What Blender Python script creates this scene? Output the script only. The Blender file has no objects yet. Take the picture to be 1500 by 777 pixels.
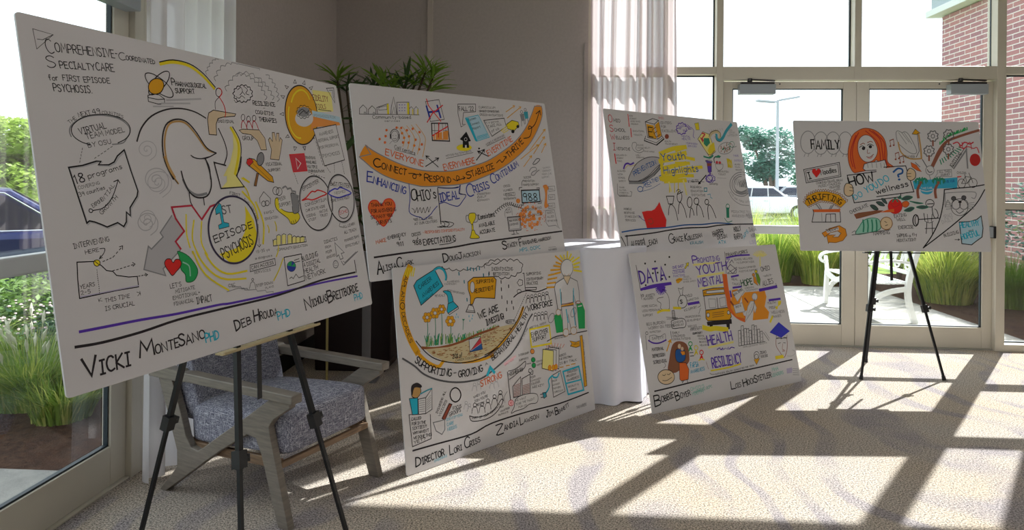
import bpy, bmesh, math, random
from math import sin, cos, pi, radians, atan2, hypot
from mathutils import Vector, Matrix

# ------------------------------------------------------------ camera, sky, sun, exposure
SC = bpy.context.scene
COL = SC.collection
EYE = 1.517
cam_data = bpy.data.cameras.new('camera')
cam = bpy.data.objects.new('camera', cam_data); COL.objects.link(cam)
cam_data.sensor_width = 36.0
cam_data.lens = 24.2
cam_data.shift_y = -0.0815            # eye level lies above the middle of the frame
cam_data.clip_end = 400
cam.matrix_world = (Matrix.Translation((0, 0, EYE)) @ Matrix.Rotation(0.063, 4, 'Z')
                    @ Matrix.Rotation(pi/2, 4, 'X') @ Matrix.Rotation(0.0084, 4, 'Z'))
SC.camera = cam

SC.view_settings.view_transform = 'Standard'
SC.view_settings.look = 'None'
SC.view_settings.gamma = 1
SC.view_settings.use_curve_mapping = False
SC.view_settings.exposure = 0.0

world = bpy.data.worlds.new('sky'); SC.world = world; world.use_nodes = True
bg = world.node_tree.nodes['Background']
bg.inputs['Color'].default_value = (0.91, 0.955, 1.0, 1)
bg.inputs['Strength'].default_value = 2.3
FILL_GLOW = 5.2                            # glow of the added fill panels

sun_data = bpy.data.lights.new('sun', 'SUN'); sun_data.energy = 15.0; sun_data.angle = 0.009
sun_data.color = (1.0, 0.97, 0.93)
sun = bpy.data.objects.new('sun', sun_data); COL.objects.link(sun)
SUN_EL = radians(40.5)
sun_dir = Vector((-0.601*cos(SUN_EL), -0.799*cos(SUN_EL), -sin(SUN_EL)))
sun.rotation_mode = 'QUATERNION'; sun.rotation_quaternion = sun_dir.to_track_quat('-Z', 'Y')

# ------------------------------------------------------------ helpers
def lin(c):
    return tuple((x/12.92 if x <= 0.04045 else ((x+0.055)/1.055)**2.4) for x in c)
def rgb(r, g, b): return lin((r/255, g/255, b/255)) + (1,)

class NT:
    def __init__(s, name):
        s.m = bpy.data.materials.new(name); s.m.use_nodes = True; s.t = s.m.node_tree
        s.b = s.t.nodes['Principled BSDF']; s.o = s.t.nodes['Material Output']
    def n(s, kind, **kw):
        x = s.t.nodes.new(kind)
        for k, v in kw.items():
            if hasattr(x, k): setattr(x, k, v)
            else: x.inputs[k.replace('_', ' ')].default_value = v
        return x
    def l(s, a, b): s.t.links.new(a, b)
    def coord(s, scale=(1, 1, 1), kind='Object', rot=(0, 0, 0)):
        c = s.n('ShaderNodeTexCoord'); m = s.n('ShaderNodeMapping')
        m.inputs['Scale'].default_value = scale; m.inputs['Rotation'].default_value = rot
        s.l(c.outputs[kind], m.inputs['Vector']); return m.outputs['Vector']
    def noise(s, vec, scale, detail=3, rough=.55):
        x = s.n('ShaderNodeTexNoise'); x.inputs['Scale'].default_value = scale
        x.inputs['Detail'].default_value = detail; x.inputs['Roughness'].default_value = rough
        s.l(vec, x.inputs['Vector']); return x.outputs['Fac']
    def ramp(s, fac, stops):
        r = s.n('ShaderNodeValToRGB'); e = r.color_ramp.elements
        while len(e) < len(stops): e.new(.5)
        for i, (p, c) in enumerate(stops): e[i].position = p; e[i].color = c
        s.l(fac, r.inputs['Fac']); return r.outputs['Color']
    def bump(s, fac, strength=.3, dist=.002):
        b = s.n('ShaderNodeBump'); b.inputs['Strength'].default_value = strength; b.inputs['Distance'].default_value = dist
        s.l(fac, b.inputs['Height']); s.l(b.outputs['Normal'], s.b.inputs['Normal'])
    def mix(s, fac, a, b):
        x = s.n('ShaderNodeMix', data_type='RGBA')
        if isinstance(fac, float): x.inputs[0].default_value = fac
        else: s.l(fac, x.inputs[0])
        for v, i in ((a, 6), (b, 7)):
            if isinstance(v, tuple): x.inputs[i].default_value = v
            else: s.l(v, x.inputs[i])
        return x.outputs[2]

def plain(name, col, rough=.6, metal=0.0, spec=.5, var=0.0, vscale=8):
    m = NT(name); m.b.inputs['Base Color'].default_value = col
    m.b.inputs['Roughness'].default_value = rough; m.b.inputs['Metallic'].default_value = metal
    m.b.inputs['Specular IOR Level'].default_value = spec
    if var:
        f = m.noise(m.coord(), vscale, 4)
        a = tuple(max(0, c*(1-var)) for c in col[:3])+(1,); b = tuple(min(1, c*(1+var)) for c in col[:3])+(1,)
        m.l(m.ramp(f, [(.3, a), (.7, b)]), m.b.inputs['Base Color'])
    return m.m

def glass_mat(name, tint, refl=1.0):
    m = NT(name)
    tr = m.n('ShaderNodeBsdfTransparent'); tr.inputs['Color'].default_value = tint
    gl = m.n('ShaderNodeBsdfGlossy'); gl.inputs['Roughness'].default_value = 0.01
    fr = m.n('ShaderNodeFresnel'); fr.inputs['IOR'].default_value = 2.3
    mul = m.n('ShaderNodeMath', operation='MULTIPLY'); mul.inputs[1].default_value = refl
    m.l(fr.outputs[0], mul.inputs[0])
    mx = m.n('ShaderNodeMixShader'); m.l(mul.outputs[0], mx.inputs[0]); m.l(tr.outputs[0], mx.inputs[1]); m.l(gl.outputs[0], mx.inputs[2])
    m.l(mx.outputs[0], m.o.inputs['Surface']); return m.m

def sheer_mat(name, col, clear, back):
    m = NT(name)
    d = m.n('ShaderNodeBsdfDiffuse'); d.inputs['Color'].default_value = col
    tl = m.n('ShaderNodeBsdfTranslucent'); tl.inputs['Color'].default_value = col
    tr = m.n('ShaderNodeBsdfTransparent')
    a = m.n('ShaderNodeMixShader'); a.inputs[0].default_value = back
    m.l(d.outputs[0], a.inputs[1]); m.l(tl.outputs[0], a.inputs[2])
    # the weave closes where the cloth is seen edge-on
    lw = m.n('ShaderNodeLayerWeight'); lw.inputs['Blend'].default_value = .45
    mp = m.n('ShaderNodeMapRange'); mp.inputs['From Min'].default_value = 0; mp.inputs['From Max'].default_value = .75
    mp.inputs['To Min'].default_value = 1-clear; mp.inputs['To Max'].default_value = 1
    m.l(lw.outputs['Facing'], mp.inputs['Value'])
    b = m.n('ShaderNodeMixShader'); m.l(mp.outputs[0], b.inputs[0]); m.l(tr.outputs[0], b.inputs[1]); m.l(a.outputs[0], b.inputs[2])
    m.l(b.outputs[0], m.o.inputs['Surface']); return m.m

def leaf_mat(name, c1, c2, back=.35, scale=3):
    m = NT(name); f = m.noise(m.coord(), scale, 3)
    col = m.ramp(f, [(.3, c1), (.7, c2)])
    m.l(col, m.b.inputs['Base Color']); m.b.inputs['Roughness'].default_value = .55
    tl = m.n('ShaderNodeBsdfTranslucent'); m.l(col, tl.inputs['Color'])
    x = m.n('ShaderNodeMixShader'); x.inputs[0].default_value = back
    m.l(m.b.outputs[0], x.inputs[1]); m.l(tl.outputs[0], x.inputs[2]); m.l(x.outputs[0], m.o.inputs['Surface'])
    return m.m

class G:
    """collects faces with a material index, then becomes one mesh object"""
    def __init__(s): s.v = []; s.f = []; s.i = []
    def face(s, pts, mi=0):
        k = len(s.v); s.v += [tuple(p) for p in pts]; s.f.append(tuple(range(k, k+len(pts)))); s.i.append(mi)
    def add(s, vs, fs, mi=0, T=None):
        k = len(s.v)
        s.v += [tuple(T @ Vector(p)) if T else tuple(p) for p in vs]
        for f in fs: s.f.append(tuple(k+a for a in f)); s.i.append(mi)
        return s
    def box(s, x0, x1, y0, y1, z0, z1, mi=0, T=None):
        if x0 > x1: x0, x1 = x1, x0
        if y0 > y1: y0, y1 = y1, y0
        v = [(x, y, z) for z in (z0, z1) for y in (y0, y1) for x in (x0, x1)]
        return s.add(v, [(0, 2, 3, 1), (4, 5, 7, 6), (0, 1, 5, 4), (2, 6, 7, 3), (0, 4, 6, 2), (1, 3, 7, 5)], mi, T)
    def tube(s, path, r, seg=8, mi=0, cap=True):
        P = [Vector(p) for p in path]; R = r if isinstance(r, (list, tuple)) else [r]*len(P)
        k = len(s.v); prev = None
        for i, p in enumerate(P):
            d = (P[min(i+1, len(P)-1)]-P[max(i-1, 0)]).normalized()
            if prev is None:
                u = d.orthogonal().normalized()
            else:
                u = (prev-d*prev.dot(d)); u = u.normalized() if u.length > 1e-6 else d.orthogonal().normalized()
            prev = u; w = d.cross(u)
            for a in range(seg):
                t = 2*pi*a/seg; s.v.append(tuple(p+(u*cos(t)+w*sin(t))*R[i]))
        for i in range(len(P)-1):
            for a in range(seg):
                b = (a+1) % seg
                s.f.append((k+i*seg+a, k+i*seg+b, k+(i+1)*seg+b, k+(i+1)*seg+a)); s.i.append(mi)
        if cap:
            s.f.append(tuple(k+a for a in range(seg))[::-1]); s.i.append(mi)
            s.f.append(tuple(k+(len(P)-1)*seg+a for a in range(seg))); s.i.append(mi)
        return s
    def bar(s, a, b, w, t, up=(0, 0, 1), mi=0):
        """rectangular bar from a to b, w across, t along 'up'"""
        a, b = Vector(a), Vector(b); d = (b-a).normalized(); u = Vector(up); x = d.cross(u).normalized(); u = x.cross(d)
        v = [p+x*sx*w/2+u*sy*t/2 for p in (a, b) for sx, sy in ((-1, -1), (1, -1), (1, 1), (-1, 1))]
        return s.add(v, [(0, 1, 2, 3)[::-1], (4, 5, 6, 7), (0, 1, 5, 4), (1, 2, 6, 5), (2, 3, 7, 6), (3, 0, 4, 7)], mi)
    def lathe(s, prof, seg=24, mi=0, T=None):
        k = len(s.v); vs = []; fs = []
        for r, z in prof:
            for a in range(seg): vs.append((r*cos(2*pi*a/seg), r*sin(2*pi*a/seg), z))
        for i in range(len(prof)-1):
            for a in range(seg):
                b = (a+1) % seg; fs.append((i*seg+a, i*seg+b, (i+1)*seg+b, (i+1)*seg+a))
        return s.add(vs, fs, mi, T)
    def prism(s, outline, t, T=None, mi=0):
        """outline in x,y extruded from z=-t/2 to t/2; outline may be concave"""
        n = len(outline)
        vs = [(x, y, -t/2) for x, y in outline]+[(x, y, t/2) for x, y in outline]
        fs = [tuple(range(n))[::-1], tuple(range(n, 2*n))]+[(i, (i+1) % n, n+(i+1) % n, n+i) for i in range(n)]
        return s.add(vs, fs, mi, T)

def obj(name, g, mats, parent=None, smooth=False, bevel=0, T=None, fix=True):
    me = bpy.data.meshes.new(name); me.from_pydata(g.v, [], g.f)
    for m in (mats if isinstance(mats, (list, tuple)) else [mats]): me.materials.append(m)
    me.polygons.foreach_set('material_index', g.i)
    if fix and len(g.f) < 6000:
        bm = bmesh.new(); bm.from_mesh(me); bmesh.ops.remove_doubles(bm, verts=bm.verts, dist=1e-5)
        bmesh.ops.recalc_face_normals(bm, faces=bm.faces)
        if any(len(f.verts) > 4 for f in bm.faces): bmesh.ops.triangulate(bm, faces=[f for f in bm.faces if len(f.verts) > 4])
        bm.to_mesh(me); bm.free()
    if smooth: me.polygons.foreach_set('use_smooth', [True]*len(me.polygons))
    me.update()
    o = bpy.data.objects.new(name, me); COL.objects.link(o)
    if T is not None: o.matrix_world = T
    if parent: o.parent = parent
    if bevel:
        b = o.modifiers.new('bevel', 'BEVEL'); b.width = bevel; b.segments = 2; b.limit_method = 'ANGLE'
    return o
def thing(name, label, cat, loc=(0, 0, 0), rz=0, group=None):
    o = bpy.data.objects.new(name, None); COL.objects.link(o); o.empty_display_size = .1
    o.location = loc; o.rotation_euler = (0, 0, rz); o['label'] = label; o['category'] = cat
    if group: o['group'] = group
    return o
def tag(o, label, cat, group=None, kind=None):
    o['label'] = label; o['category'] = cat
    if group: o['group'] = group
    if kind: o['kind'] = kind
    return o
def struct(name, g, m, parent=None, bevel=0, **k):
    o = obj(name, g, m, parent, bevel=bevel, **k)
    if parent is None: o['kind'] = 'structure'
    return o
def structempty(name, loc=(0, 0, 0)):
    o = bpy.data.objects.new(name, None); COL.objects.link(o); o.location = loc; o['kind'] = 'structure'; o.empty_display_size = .1
    return o
def pts_smooth(P, closed=False, n=4):
    P = [Vector(p) for p in P]; N = len(P)
    if N < 3: return P
    out = []; rng = range(N if closed else N-1)
    for i in rng:
        a = P[(i-1) % N] if (closed or i > 0) else P[0]; b = P[i]; c = P[(i+1) % N]; d = P[(i+2) % N] if (closed or i+2 < N) else P[-1]
        for k in range(n):
            t = k/n; out.append(.5*((2*b)+(c-a)*t+(2*a-5*b+4*c-d)*t*t+(3*b-a-3*c+d)*t**3))
    if not closed: out.append(P[-1])
    return out

# ------------------------------------------------------------ materials
def m_carpet():
    m = NT('carpet'); v = m.coord(); 
    big = m.noise(m.coord((1, 1, 1)), 1.1, 2)
    mv = m.n('ShaderNodeVectorMath', operation='MULTIPLY_ADD')
    cn = m.n('ShaderNodeTexNoise'); cn.inputs['Scale'].default_value = .9; cn.inputs['Detail'].default_value = 1; m.l(v, cn.inputs['Vector'])
    m.l(cn.outputs['Color'], mv.inputs[0]); mv.inputs[1].default_value = (1.6, 1.6, 0); m.l(v, mv.inputs[2])
    w = m.n('ShaderNodeTexWave', wave_type='BANDS'); w.inputs['Scale'].default_value = .8; w.inputs['Distortion'].default_value = 3.5
    w.inputs['Detail'].default_value = 1.5; w.inputs['Detail Scale'].default_value = .8; m.l(mv.outputs[0], w.inputs['Vector'])
    band = m.ramp(w.outputs['Fac'], [(.0, (0, 0, 0, 1)), (.66, (0, 0, 0, 1)), (.9, (1, 1, 1, 1))])
    patch = m.ramp(big, [(.35, rgb(214, 199, 181)), (.65, rgb(211, 202, 193))])
    brk = m.ramp(m.noise(v, 2.3, 3), [(.34, (0, 0, 0, 1)), (.56, (1, 1, 1, 1))])
    bb = m.n('ShaderNodeMath', operation='MULTIPLY'); m.l(band, bb.inputs[0]); m.l(brk, bb.inputs[1])
    col = m.mix(bb.outputs[0], patch, rgb(186, 178, 180))
    sp = m.ramp(m.noise(v, 120, 3, .8), [(.38, (.16, .15, .15, 1)), (.5, (.68, .67, .66, 1)), (.62, (1.2, 1.17, 1.12, 1))])
    x = m.n('ShaderNodeMix', data_type='RGBA', blend_type='MULTIPLY'); x.inputs[0].default_value = 1; m.l(col, x.inputs[6]); m.l(sp, x.inputs[7])
    m.l(x.outputs[2], m.b.inputs['Base Color']); m.b.inputs['Roughness'].default_value = .95; m.b.inputs['Specular IOR Level'].default_value = .1
    m.bump(m.noise(v, 260, 2, .8), .6, .004); return m.m
def m_tweed():
    m = NT('tweed')
    a = m.noise(m.coord((1, 14, 14)), 26, 2, .7); b = m.noise(m.coord((14, 1, 14)), 26, 2, .7); c = m.noise(m.coord((14, 14, 1)), 26, 2, .7)
    mx = m.n('ShaderNodeMath', operation='MAXIMUM'); m.l(a, mx.inputs[0]); m.l(b, mx.inputs[1])
    mx2 = m.n('ShaderNodeMath', operation='MAXIMUM'); m.l(mx.outputs[0], mx2.inputs[0]); m.l(c, mx2.inputs[1])
    m.l(m.ramp(mx2.outputs[0], [(.5, rgb(84, 84, 102)), (.6, rgb(158, 158, 172)), (.69, rgb(228, 228, 236))]), m.b.inputs['Base Color'])
    m.b.inputs['Roughness'].default_value = .95; m.b.inputs['Specular IOR Level'].default_value = .1
    m.bump(mx2.outputs[0], .5, .002); return m.m
def m_wood(name, c1, c2, axis=(1, 12, 12), rough=.5):
    m = NT(name); f = m.noise(m.coord(axis), 9, 5, .6)
    m.l(m.ramp(f, [(.3, c1), (.7, c2)]), m.b.inputs['Base Color']); m.b.inputs['Roughness'].default_value = rough
    m.bump(f, .15, .001); return m.m
def m_brick():
    m = NT('brick_wall_face'); v = m.coord((1, 1, 1), 'Object')
    sx = m.n('ShaderNodeSeparateXYZ'); m.l(v, sx.inputs[0]); cb = m.n('ShaderNodeCombineXYZ'); m.l(sx.outputs['Y'], cb.inputs['X']); m.l(sx.outputs['Z'], cb.inputs['Y'])
    b = m.n('ShaderNodeTexBrick'); b.inputs['Scale'].default_value = 1; b.inputs['Brick Width'].default_value = .40; b.inputs['Row Height'].default_value = .105
    b.inputs['Mortar Size'].default_value = .010; b.inputs['Color1'].default_value = rgb(190, 132, 134); b.inputs['Color2'].default_value = rgb(164, 118, 130)
    b.inputs['Mortar'].default_value = rgb(235, 228, 228); m.l(cb.outputs[0], b.inputs['Vector'])
    m.l(b.outputs['Color'], m.b.inputs['Base Color']); m.b.inputs['Roughness'].default_value = .9
    inv = m.n('ShaderNodeMath', operation='SUBTRACT'); inv.inputs[0].default_value = 1; m.l(b.outputs['Fac'], inv.inputs[1]); m.bump(inv.outputs[0], .5, .01)
    return m.m
def m_ground(name, c1, c2, scale, bumpd=.01, detail=5):
    m = NT(name); f = m.noise(m.coord(), scale, detail, .65)
    m.l(m.ramp(f, [(.3, c1), (.7, c2)]), m.b.inputs['Base Color']); m.b.inputs['Roughness'].default_value = .95
    m.b.inputs['Specular IOR Level'].default_value = .1
    m.bump(f, .6, bumpd); return m.m

M = dict(
    carpet=m_carpet(), tweed=m_tweed(), brick=m_brick(),
    wall=plain('wall_vinyl', rgb(190, 181, 176), .85, var=.05, vscale=40), wall_trim=plain('wall_edge_trim', rgb(205, 195, 186), .6),
    ceiling=plain('ceiling_paint', rgb(225, 223, 218), .9), baseboard=plain('black_rubber', rgb(28, 25, 26), .6),
    alu=plain('champagne_aluminium', rgb(212, 205, 190), .42, .1, var=.03, vscale=3), alu_grey=plain('grey_aluminium', rgb(180, 178, 170), .45, .15),
    gasket=plain('black_gasket', rgb(25, 40, 48), .5), glass=glass_mat('clear_glass', (.94, .97, .98, 1), .25),
    closer=plain('closer_grey', rgb(165, 172, 178), .4, .1), closer_dark=plain('closer_arm_dark', rgb(70, 68, 70), .35, .6),
    bar=plain('push_bar_white', rgb(205, 208, 208), .35, .1), black=plain('black_metal', rgb(22, 23, 27), .4, .3), blackpl=plain('black_plastic', rgb(20, 20, 24), .5),
    steel=plain('dull_steel', rgb(120, 125, 132), .3, .8), board=plain('foam_board_white', rgb(214, 211, 213), .6, spec=.3), edge=plain('foam_edge', rgb(232, 232, 236), .7),
    chair_wood=m_wood('weathered_oak', rgb(112, 104, 96), rgb(138, 129, 118), (1, 1, 10)), rail_wood=m_wood('warm_oak', rgb(104, 82, 64), rgb(146, 118, 90), (1, 1, 10)),
    tray=plain('tan_tray', rgb(190, 172, 132), .5), planter=plain('dark_planter', rgb(38, 22, 22), .45, spec=.35), soil=m_ground('potting_soil', rgb(30, 22, 18), rgb(58, 44, 36), 60),
    cloth=plain('white_tablecloth', rgb(232, 232, 242), .85, spec=.15), brass=plain('pale_brass', rgb(186, 170, 110), .35, .6), post=plain('grey_post', rgb(128, 124, 126), .5, .2),
    sheer_l=sheer_mat('curtain_sheer_left', (.88, .86, .88, 1), .05, .45), sheer_r=sheer_mat('curtain_sheer_right', (.66, .575, .575, 1), .12, .5),
    palm1=leaf_mat('palm_leaf_light', rgb(108, 148, 48), rgb(150, 182, 72), .3), palm2=leaf_mat('palm_leaf_dark', rgb(50, 76, 40), rgb(86, 118, 60), .2), cane=plain('cane_brown', rgb(74, 62, 38), .7),
    concrete=m_ground('concrete', rgb(140, 139, 136), rgb(170, 168, 162), 7, .002), mulch=m_ground('mulch', rgb(42, 28, 24), rgb(92, 66, 52), 30, .03),
    lawn=m_ground('lawn', rgb(70, 100, 40), rgb(130, 150, 70), 3, .05), asphalt=m_ground('asphalt', rgb(120, 122, 122), rgb(150, 150, 150), 5, .005),
    grass_a=leaf_mat('grass_blade_green', rgb(88, 128, 46), rgb(150, 176, 74), .45, 2), grass_b=leaf_mat('grass_blade_lime', rgb(150, 172, 60), rgb(216, 214, 120), .5, 2), plume=plain('grass_plume', rgb(205, 205, 180), .9),
    shrub_a=leaf_mat('shrub_leaf_dark', rgb(30, 66, 34), rgb(70, 112, 52), .25), shrub_b=leaf_mat('shrub_leaf_mid', rgb(70, 112, 44), rgb(138, 168, 76), .35), shrub_y=leaf_mat('shrub_leaf_yellow', rgb(150, 165, 60), rgb(206, 196, 110), .4),
    tree_a=leaf_mat('tree_leaf', rgb(112, 150, 60), rgb(176, 196, 100), .4, 1), tree_b=leaf_mat('tree_leaf_blue', rgb(60, 112, 100), rgb(110, 156, 136), .3, 1), bark=plain('bark', rgb(110, 96, 84), .9), pinkfl=plain('pale_blossom', rgb(228, 205, 205), .8),
    paint_blue=plain('car_paint_blue', rgb(38, 48, 96), .18, .3), car_glass=plain('car_glass', rgb(40, 44, 66), .08), chrome=plain('chrome', rgb(215, 220, 226), .15, .9), tyre=plain('tyre', rgb(24, 24, 26), .8),
    paint_white=plain('car_paint_white', rgb(225, 228, 230), .25), paint_silver=plain('car_paint_silver', rgb(150, 155, 160), .25, .5), bench=plain('bench_white_paint', rgb(232, 233, 230), .4), lampgrey=plain('lamp_pole_grey', rgb(165, 172, 178), .5, .3),
    fascia=plain('fascia_white', rgb(226, 230, 232), .6), fascia2=plain('fascia_blue_grey', rgb(168, 182, 190), .6), lens=None,
)

# ------------------------------------------------------------ the room
XL, YF, ZC, ZH = -2.13, 6.55, 4.02, 3.93
struct('floor', G().box(XL-.3, 9.3, -6.3, YF+.15, -.12, 0), M['carpet'])
struct('ceiling', G().box(XL-.3, 9.3, -6.3, YF+.3, ZC, ZC+.3), M['ceiling'])
struct('wall_back', G().box(XL-.3, 9.3, -6.3, -6.0, 0, ZC), M['wall'])
struct('wall_right', G().box(9.0, 9.3, -6.0, YF, 0, ZC), M['wall'])
struct('wall_front', G().box(XL-.3, .30, YF, YF+.3, 0, ZC).box(.30, 9.3, YF, YF+.3, ZH, ZC), M['wall'], bevel=.002)
struct('wall_left', G().box(XL-.3, XL, 4.28, YF+.1, 0, ZC).box(XL-.3, XL, -6.0, -2.4, 0, ZC).box(XL-.3, XL, -2.4, 4.28, ZH, ZC), M['wall'], bevel=.002)
struct('trim_1', G().box(-1.235, -1.185, YF-.035, YF+.01, 0, ZC), M['wall_trim'], bevel=.003)
struct('trim_2', G().box(-1.30, -1.235, YF-.014, YF+.01, 0, 2.92).box(.262, .298, YF-.014, YF+.01, 0, 2.84), M['wall'], bevel=.002)
struct('trim_3', G().box(XL-.12, XL-.06, 4.19, 4.28, 0, ZH).box(XL-.05, XL+.015, 4.28, 4.30, 0, ZC), M['baseboard'])  # near-black strips colour the small recess at the wall return darker
struct('baseboard_left', G().box(XL, XL+.012, 4.30, YF, 0, .146), M['baseboard'])
struct('baseboard_front', G().box(XL, .27, YF-.012, YF, 0, .146), M['baseboard'])

win_no = [0]
def bay(a0, a1, rails, axis='x', z0=0.0, z1=ZH, own=(True, True), mw=.063):
    """one glazed bay between the mullion centres a0 and a1; rails = list of (z_low, z_high)"""
    win_no[0] += 1
    w = structempty('window_%d' % win_no[0], ((a0+a1)/2, YF, 0) if axis == 'x' else (XL, (a0+a1)/2, 0))
    inv = w.matrix_world.inverted() if False else Matrix.Translation(-Vector(w.location))
    def B(g, p0, p1, q0, q1, za, zb):       # p along the wall, q through it
        if axis == 'x': g.box(p0, p1, YF+q0, YF+q1, za, zb, 0, inv)
        else: g.box(XL-q1, XL-q0, p0, p1, za, zb, 0, inv)
        return g
    h = mw/2
    for k, a in enumerate((a0, a1)):
        if own[k]: obj('mullion', B(G(), a-h, a+h, 0, .15, z0, z1), M['alu'], w, bevel=.003)
    zs = [(z0, z0)]+list(rails)+[(z1, z1)] if rails and rails[0][0] > z0 else list(rails)+[(z1, z1)]
    for r in rails: obj('rail', B(G(), a0+h, a1-h, .004, .146, r[0], r[1]), M['alu'], w, bevel=.003)
    for (l0, l1), (u0, u1) in zip(zs[:-1], zs[1:]):
        if u0-l1 < .05: continue
        g = G(); e = .012
        for (p0, p1, za, zb) in ((a0+h, a0+h+e, l1, u0), (a1-h-e, a1-h, l1, u0), (a0+h, a1-h, l1, l1+e), (a0+h, a1-h, u0-e, u0)):
            B(g, p0, p1, .094, .112, za, zb)
        gk = obj('gasket', g, M['gasket'], w)
        obj('pane', B(G(), a0+h+.002, a1-h-.002, .100, .106, l1+.002, u0-.002), M['glass'], w)
    return w
SR = [(0, .065), (1.30, 1.365), (2.54, 2.61), (3.87, ZH)]
bay(.33, 1.06, SR, own=(True, True)); bay(1.06, 1.528, SR, own=(False, True))
for a, b in ((1.528, 2.784), (2.784, 4.059)): bay(a, b, [(2.49, 2.61), (3.87, ZH)], z0=2.49, own=(False, a < 2))
bay(4.059, 4.66, SR, mw=.08)
xs = [4.66, 5.9, 7.14, 8.38, 8.97]
for a, b in zip(xs[:-1], xs[1:]): bay(a, b, SR, own=(False, True))
bay(3.465, 4.17, SR, 'y', own=(True, True)); bay(2.165, 3.39, [(2.49, 2.61), (3.87, ZH)], 'y', z0=2.49, own=(False, False))
for a, b in ((1.0, 2.165), (-.15, 1.0), (-1.3, -.15), (-2.4, -1.3)): bay(a, b, SR, 'y', own=(True, b > 2))

def door(n, M4, w, closer_side, stile=(.086, .118), bar=True, closer=True, bar_z=1.09, barpos=1):
    """aluminium glazed door leaf; local x across the leaf (0..w), local y out of the room, z up"""
    d = structempty('door_%d' % n); d.matrix_world = M4
    s0, s1 = stile; T = .045; H = 2.478
    def p(name, g, mt, **k): return obj(name, g, mt, d, **k)
    p('stile', G().box(0, s0, 0, T, .012, H), M['alu'], bevel=.003); p('stile', G().box(w-s1, w, 0, T, .012, H), M['alu'], bevel=.003)
    p('top_rail', G().box(s0, w-s1, .001, T-.001, 2.413, H), M['alu'], bevel=.003); p('bottom_rail', G().box(s0, w-s1, .001, T-.001, .012, .205), M['alu'], bevel=.003)
    p('pane', G().box(s0, w-s1, .02, .027, .205, 2.413), M['glass'])
    g = G(); e = .009
    for x0, x1, z0, z1 in ((s0, s0+e, .205, 2.413), (w-s1-e, w-s1, .205, 2.413), (s0, w-s1, .205, .205+e), (s0, w-s1, 2.413-e, 2.413)): g.box(x0, x1, .012, .034, z0, z1)
    p('gasket', g, M['gasket'])
    if bar:
        b = p('push_bar', G().box(s0+.02, w-s1-.02, -.075, -.03, bar_z-.04, bar_z+.04), M['bar'], bevel=.01)
        for xe in ((.012, s0+.03), (w-s1-.03, w-.012)):
            q = obj('bar_bracket', G().box(xe[0], xe[1], -.07, 0, bar_z-.048, bar_z+.048), M['closer'], b, bevel=.006)
        obj('bar_latch', G().box(w-.03 if barpos else .012, w-.008 if barpos else .03, -.078, -.005, bar_z-.055, bar_z+.055), M['blackpl'], b, bevel=.006)
    if closer:
        x0, x1 = closer_side
        c = p('closer_body', G().box(x0, x1, -.085, -.001, 2.352, 2.444), M['closer'], bevel=.005)
        obj('closer_arm', G().box(x0+.02, x1-.01, -.075, -.03, 2.444, 2.462).tube([(x0+.10, -.05, 2.47), (x0+.10, -.05, 2.50)], .022, 12).bar((x0+.1, -.052, 2.49), (x1, -.04, 2.478), .03, .008), M['closer_dark'], c)
        obj('screw', G().tube([(x1+.06 if x1 < w/2 else x0-.06, -.004, 2.455), (x1+.06 if x1 < w/2 else x0-.06, .003, 2.455)], .007, 8), M['closer_dark'], c)
    return d
door(1, Matrix.Translation((1.575, YF+.06, 0)), 1.22, (.13, .46), bar_z=1.09)
door(2, Matrix.Translation((2.80, YF+.06, 0)), 1.22, (.80, 1.13), stile=(.112, .086))
door(3, Matrix.Translation((XL-.03, 2.19, 0)) @ Matrix.Rotation(pi/2, 4, 'Z'), 1.165, (.87, 1.13), stile=(.1, .118), bar_z=1.17)
struct('trim_4', G().box(1.5595, 1.575, YF+.05, YF+.14, 0, 2.49).box(4.02, 4.0275, YF+.05, YF+.14, 0, 2.49).box(1.56, 4.019, YF+.04, YF+.14, 0, .011), M['alu_grey'])
struct('trim_5', G().box(XL-.10, XL-.0, 3.358, 3.4335, 0, 2.49).box(XL-.12, XL-.02, 2.15, 2.187, 0, 2.49).box(XL-.14, XL-.01, 2.187, 3.358, 0, .011), M['alu'], bevel=.003)

# four unseen glowing panels added under the ceiling to brighten the room
for i, (x, y) in enumerate(((1.2, 1.2), (4.6, 1.2), (1.2, -2.6), (4.6, -2.6))):
    t = thing('added_fill_panel', 'square recessed ceiling light %s' % ('over the aisle near the doors', 'over the right side of the room', 'behind the camera on the left', 'behind the camera on the right')[i], 'light', (x, y, ZC-.03), group='ceiling lights')
    obj('frame', G().box(-.62, .62, -.62, -.58, 0, .03).box(-.62, .62, .58, .62, 0, .03).box(-.62, -.58, -.58, .58, 0, .03).box(.58, .62, -.58, .58, 0, .03), M['fascia'], t)
    e = NT('fill_panel_glow'); e.b.inputs['Emission Color'].default_value = (1, .97, .95, 1); e.b.inputs['Emission Strength'].default_value = FILL_GLOW
    obj('glow_sheet', G().box(-.58, .58, -.58, .58, .012, .02), e.m, t)

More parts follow.
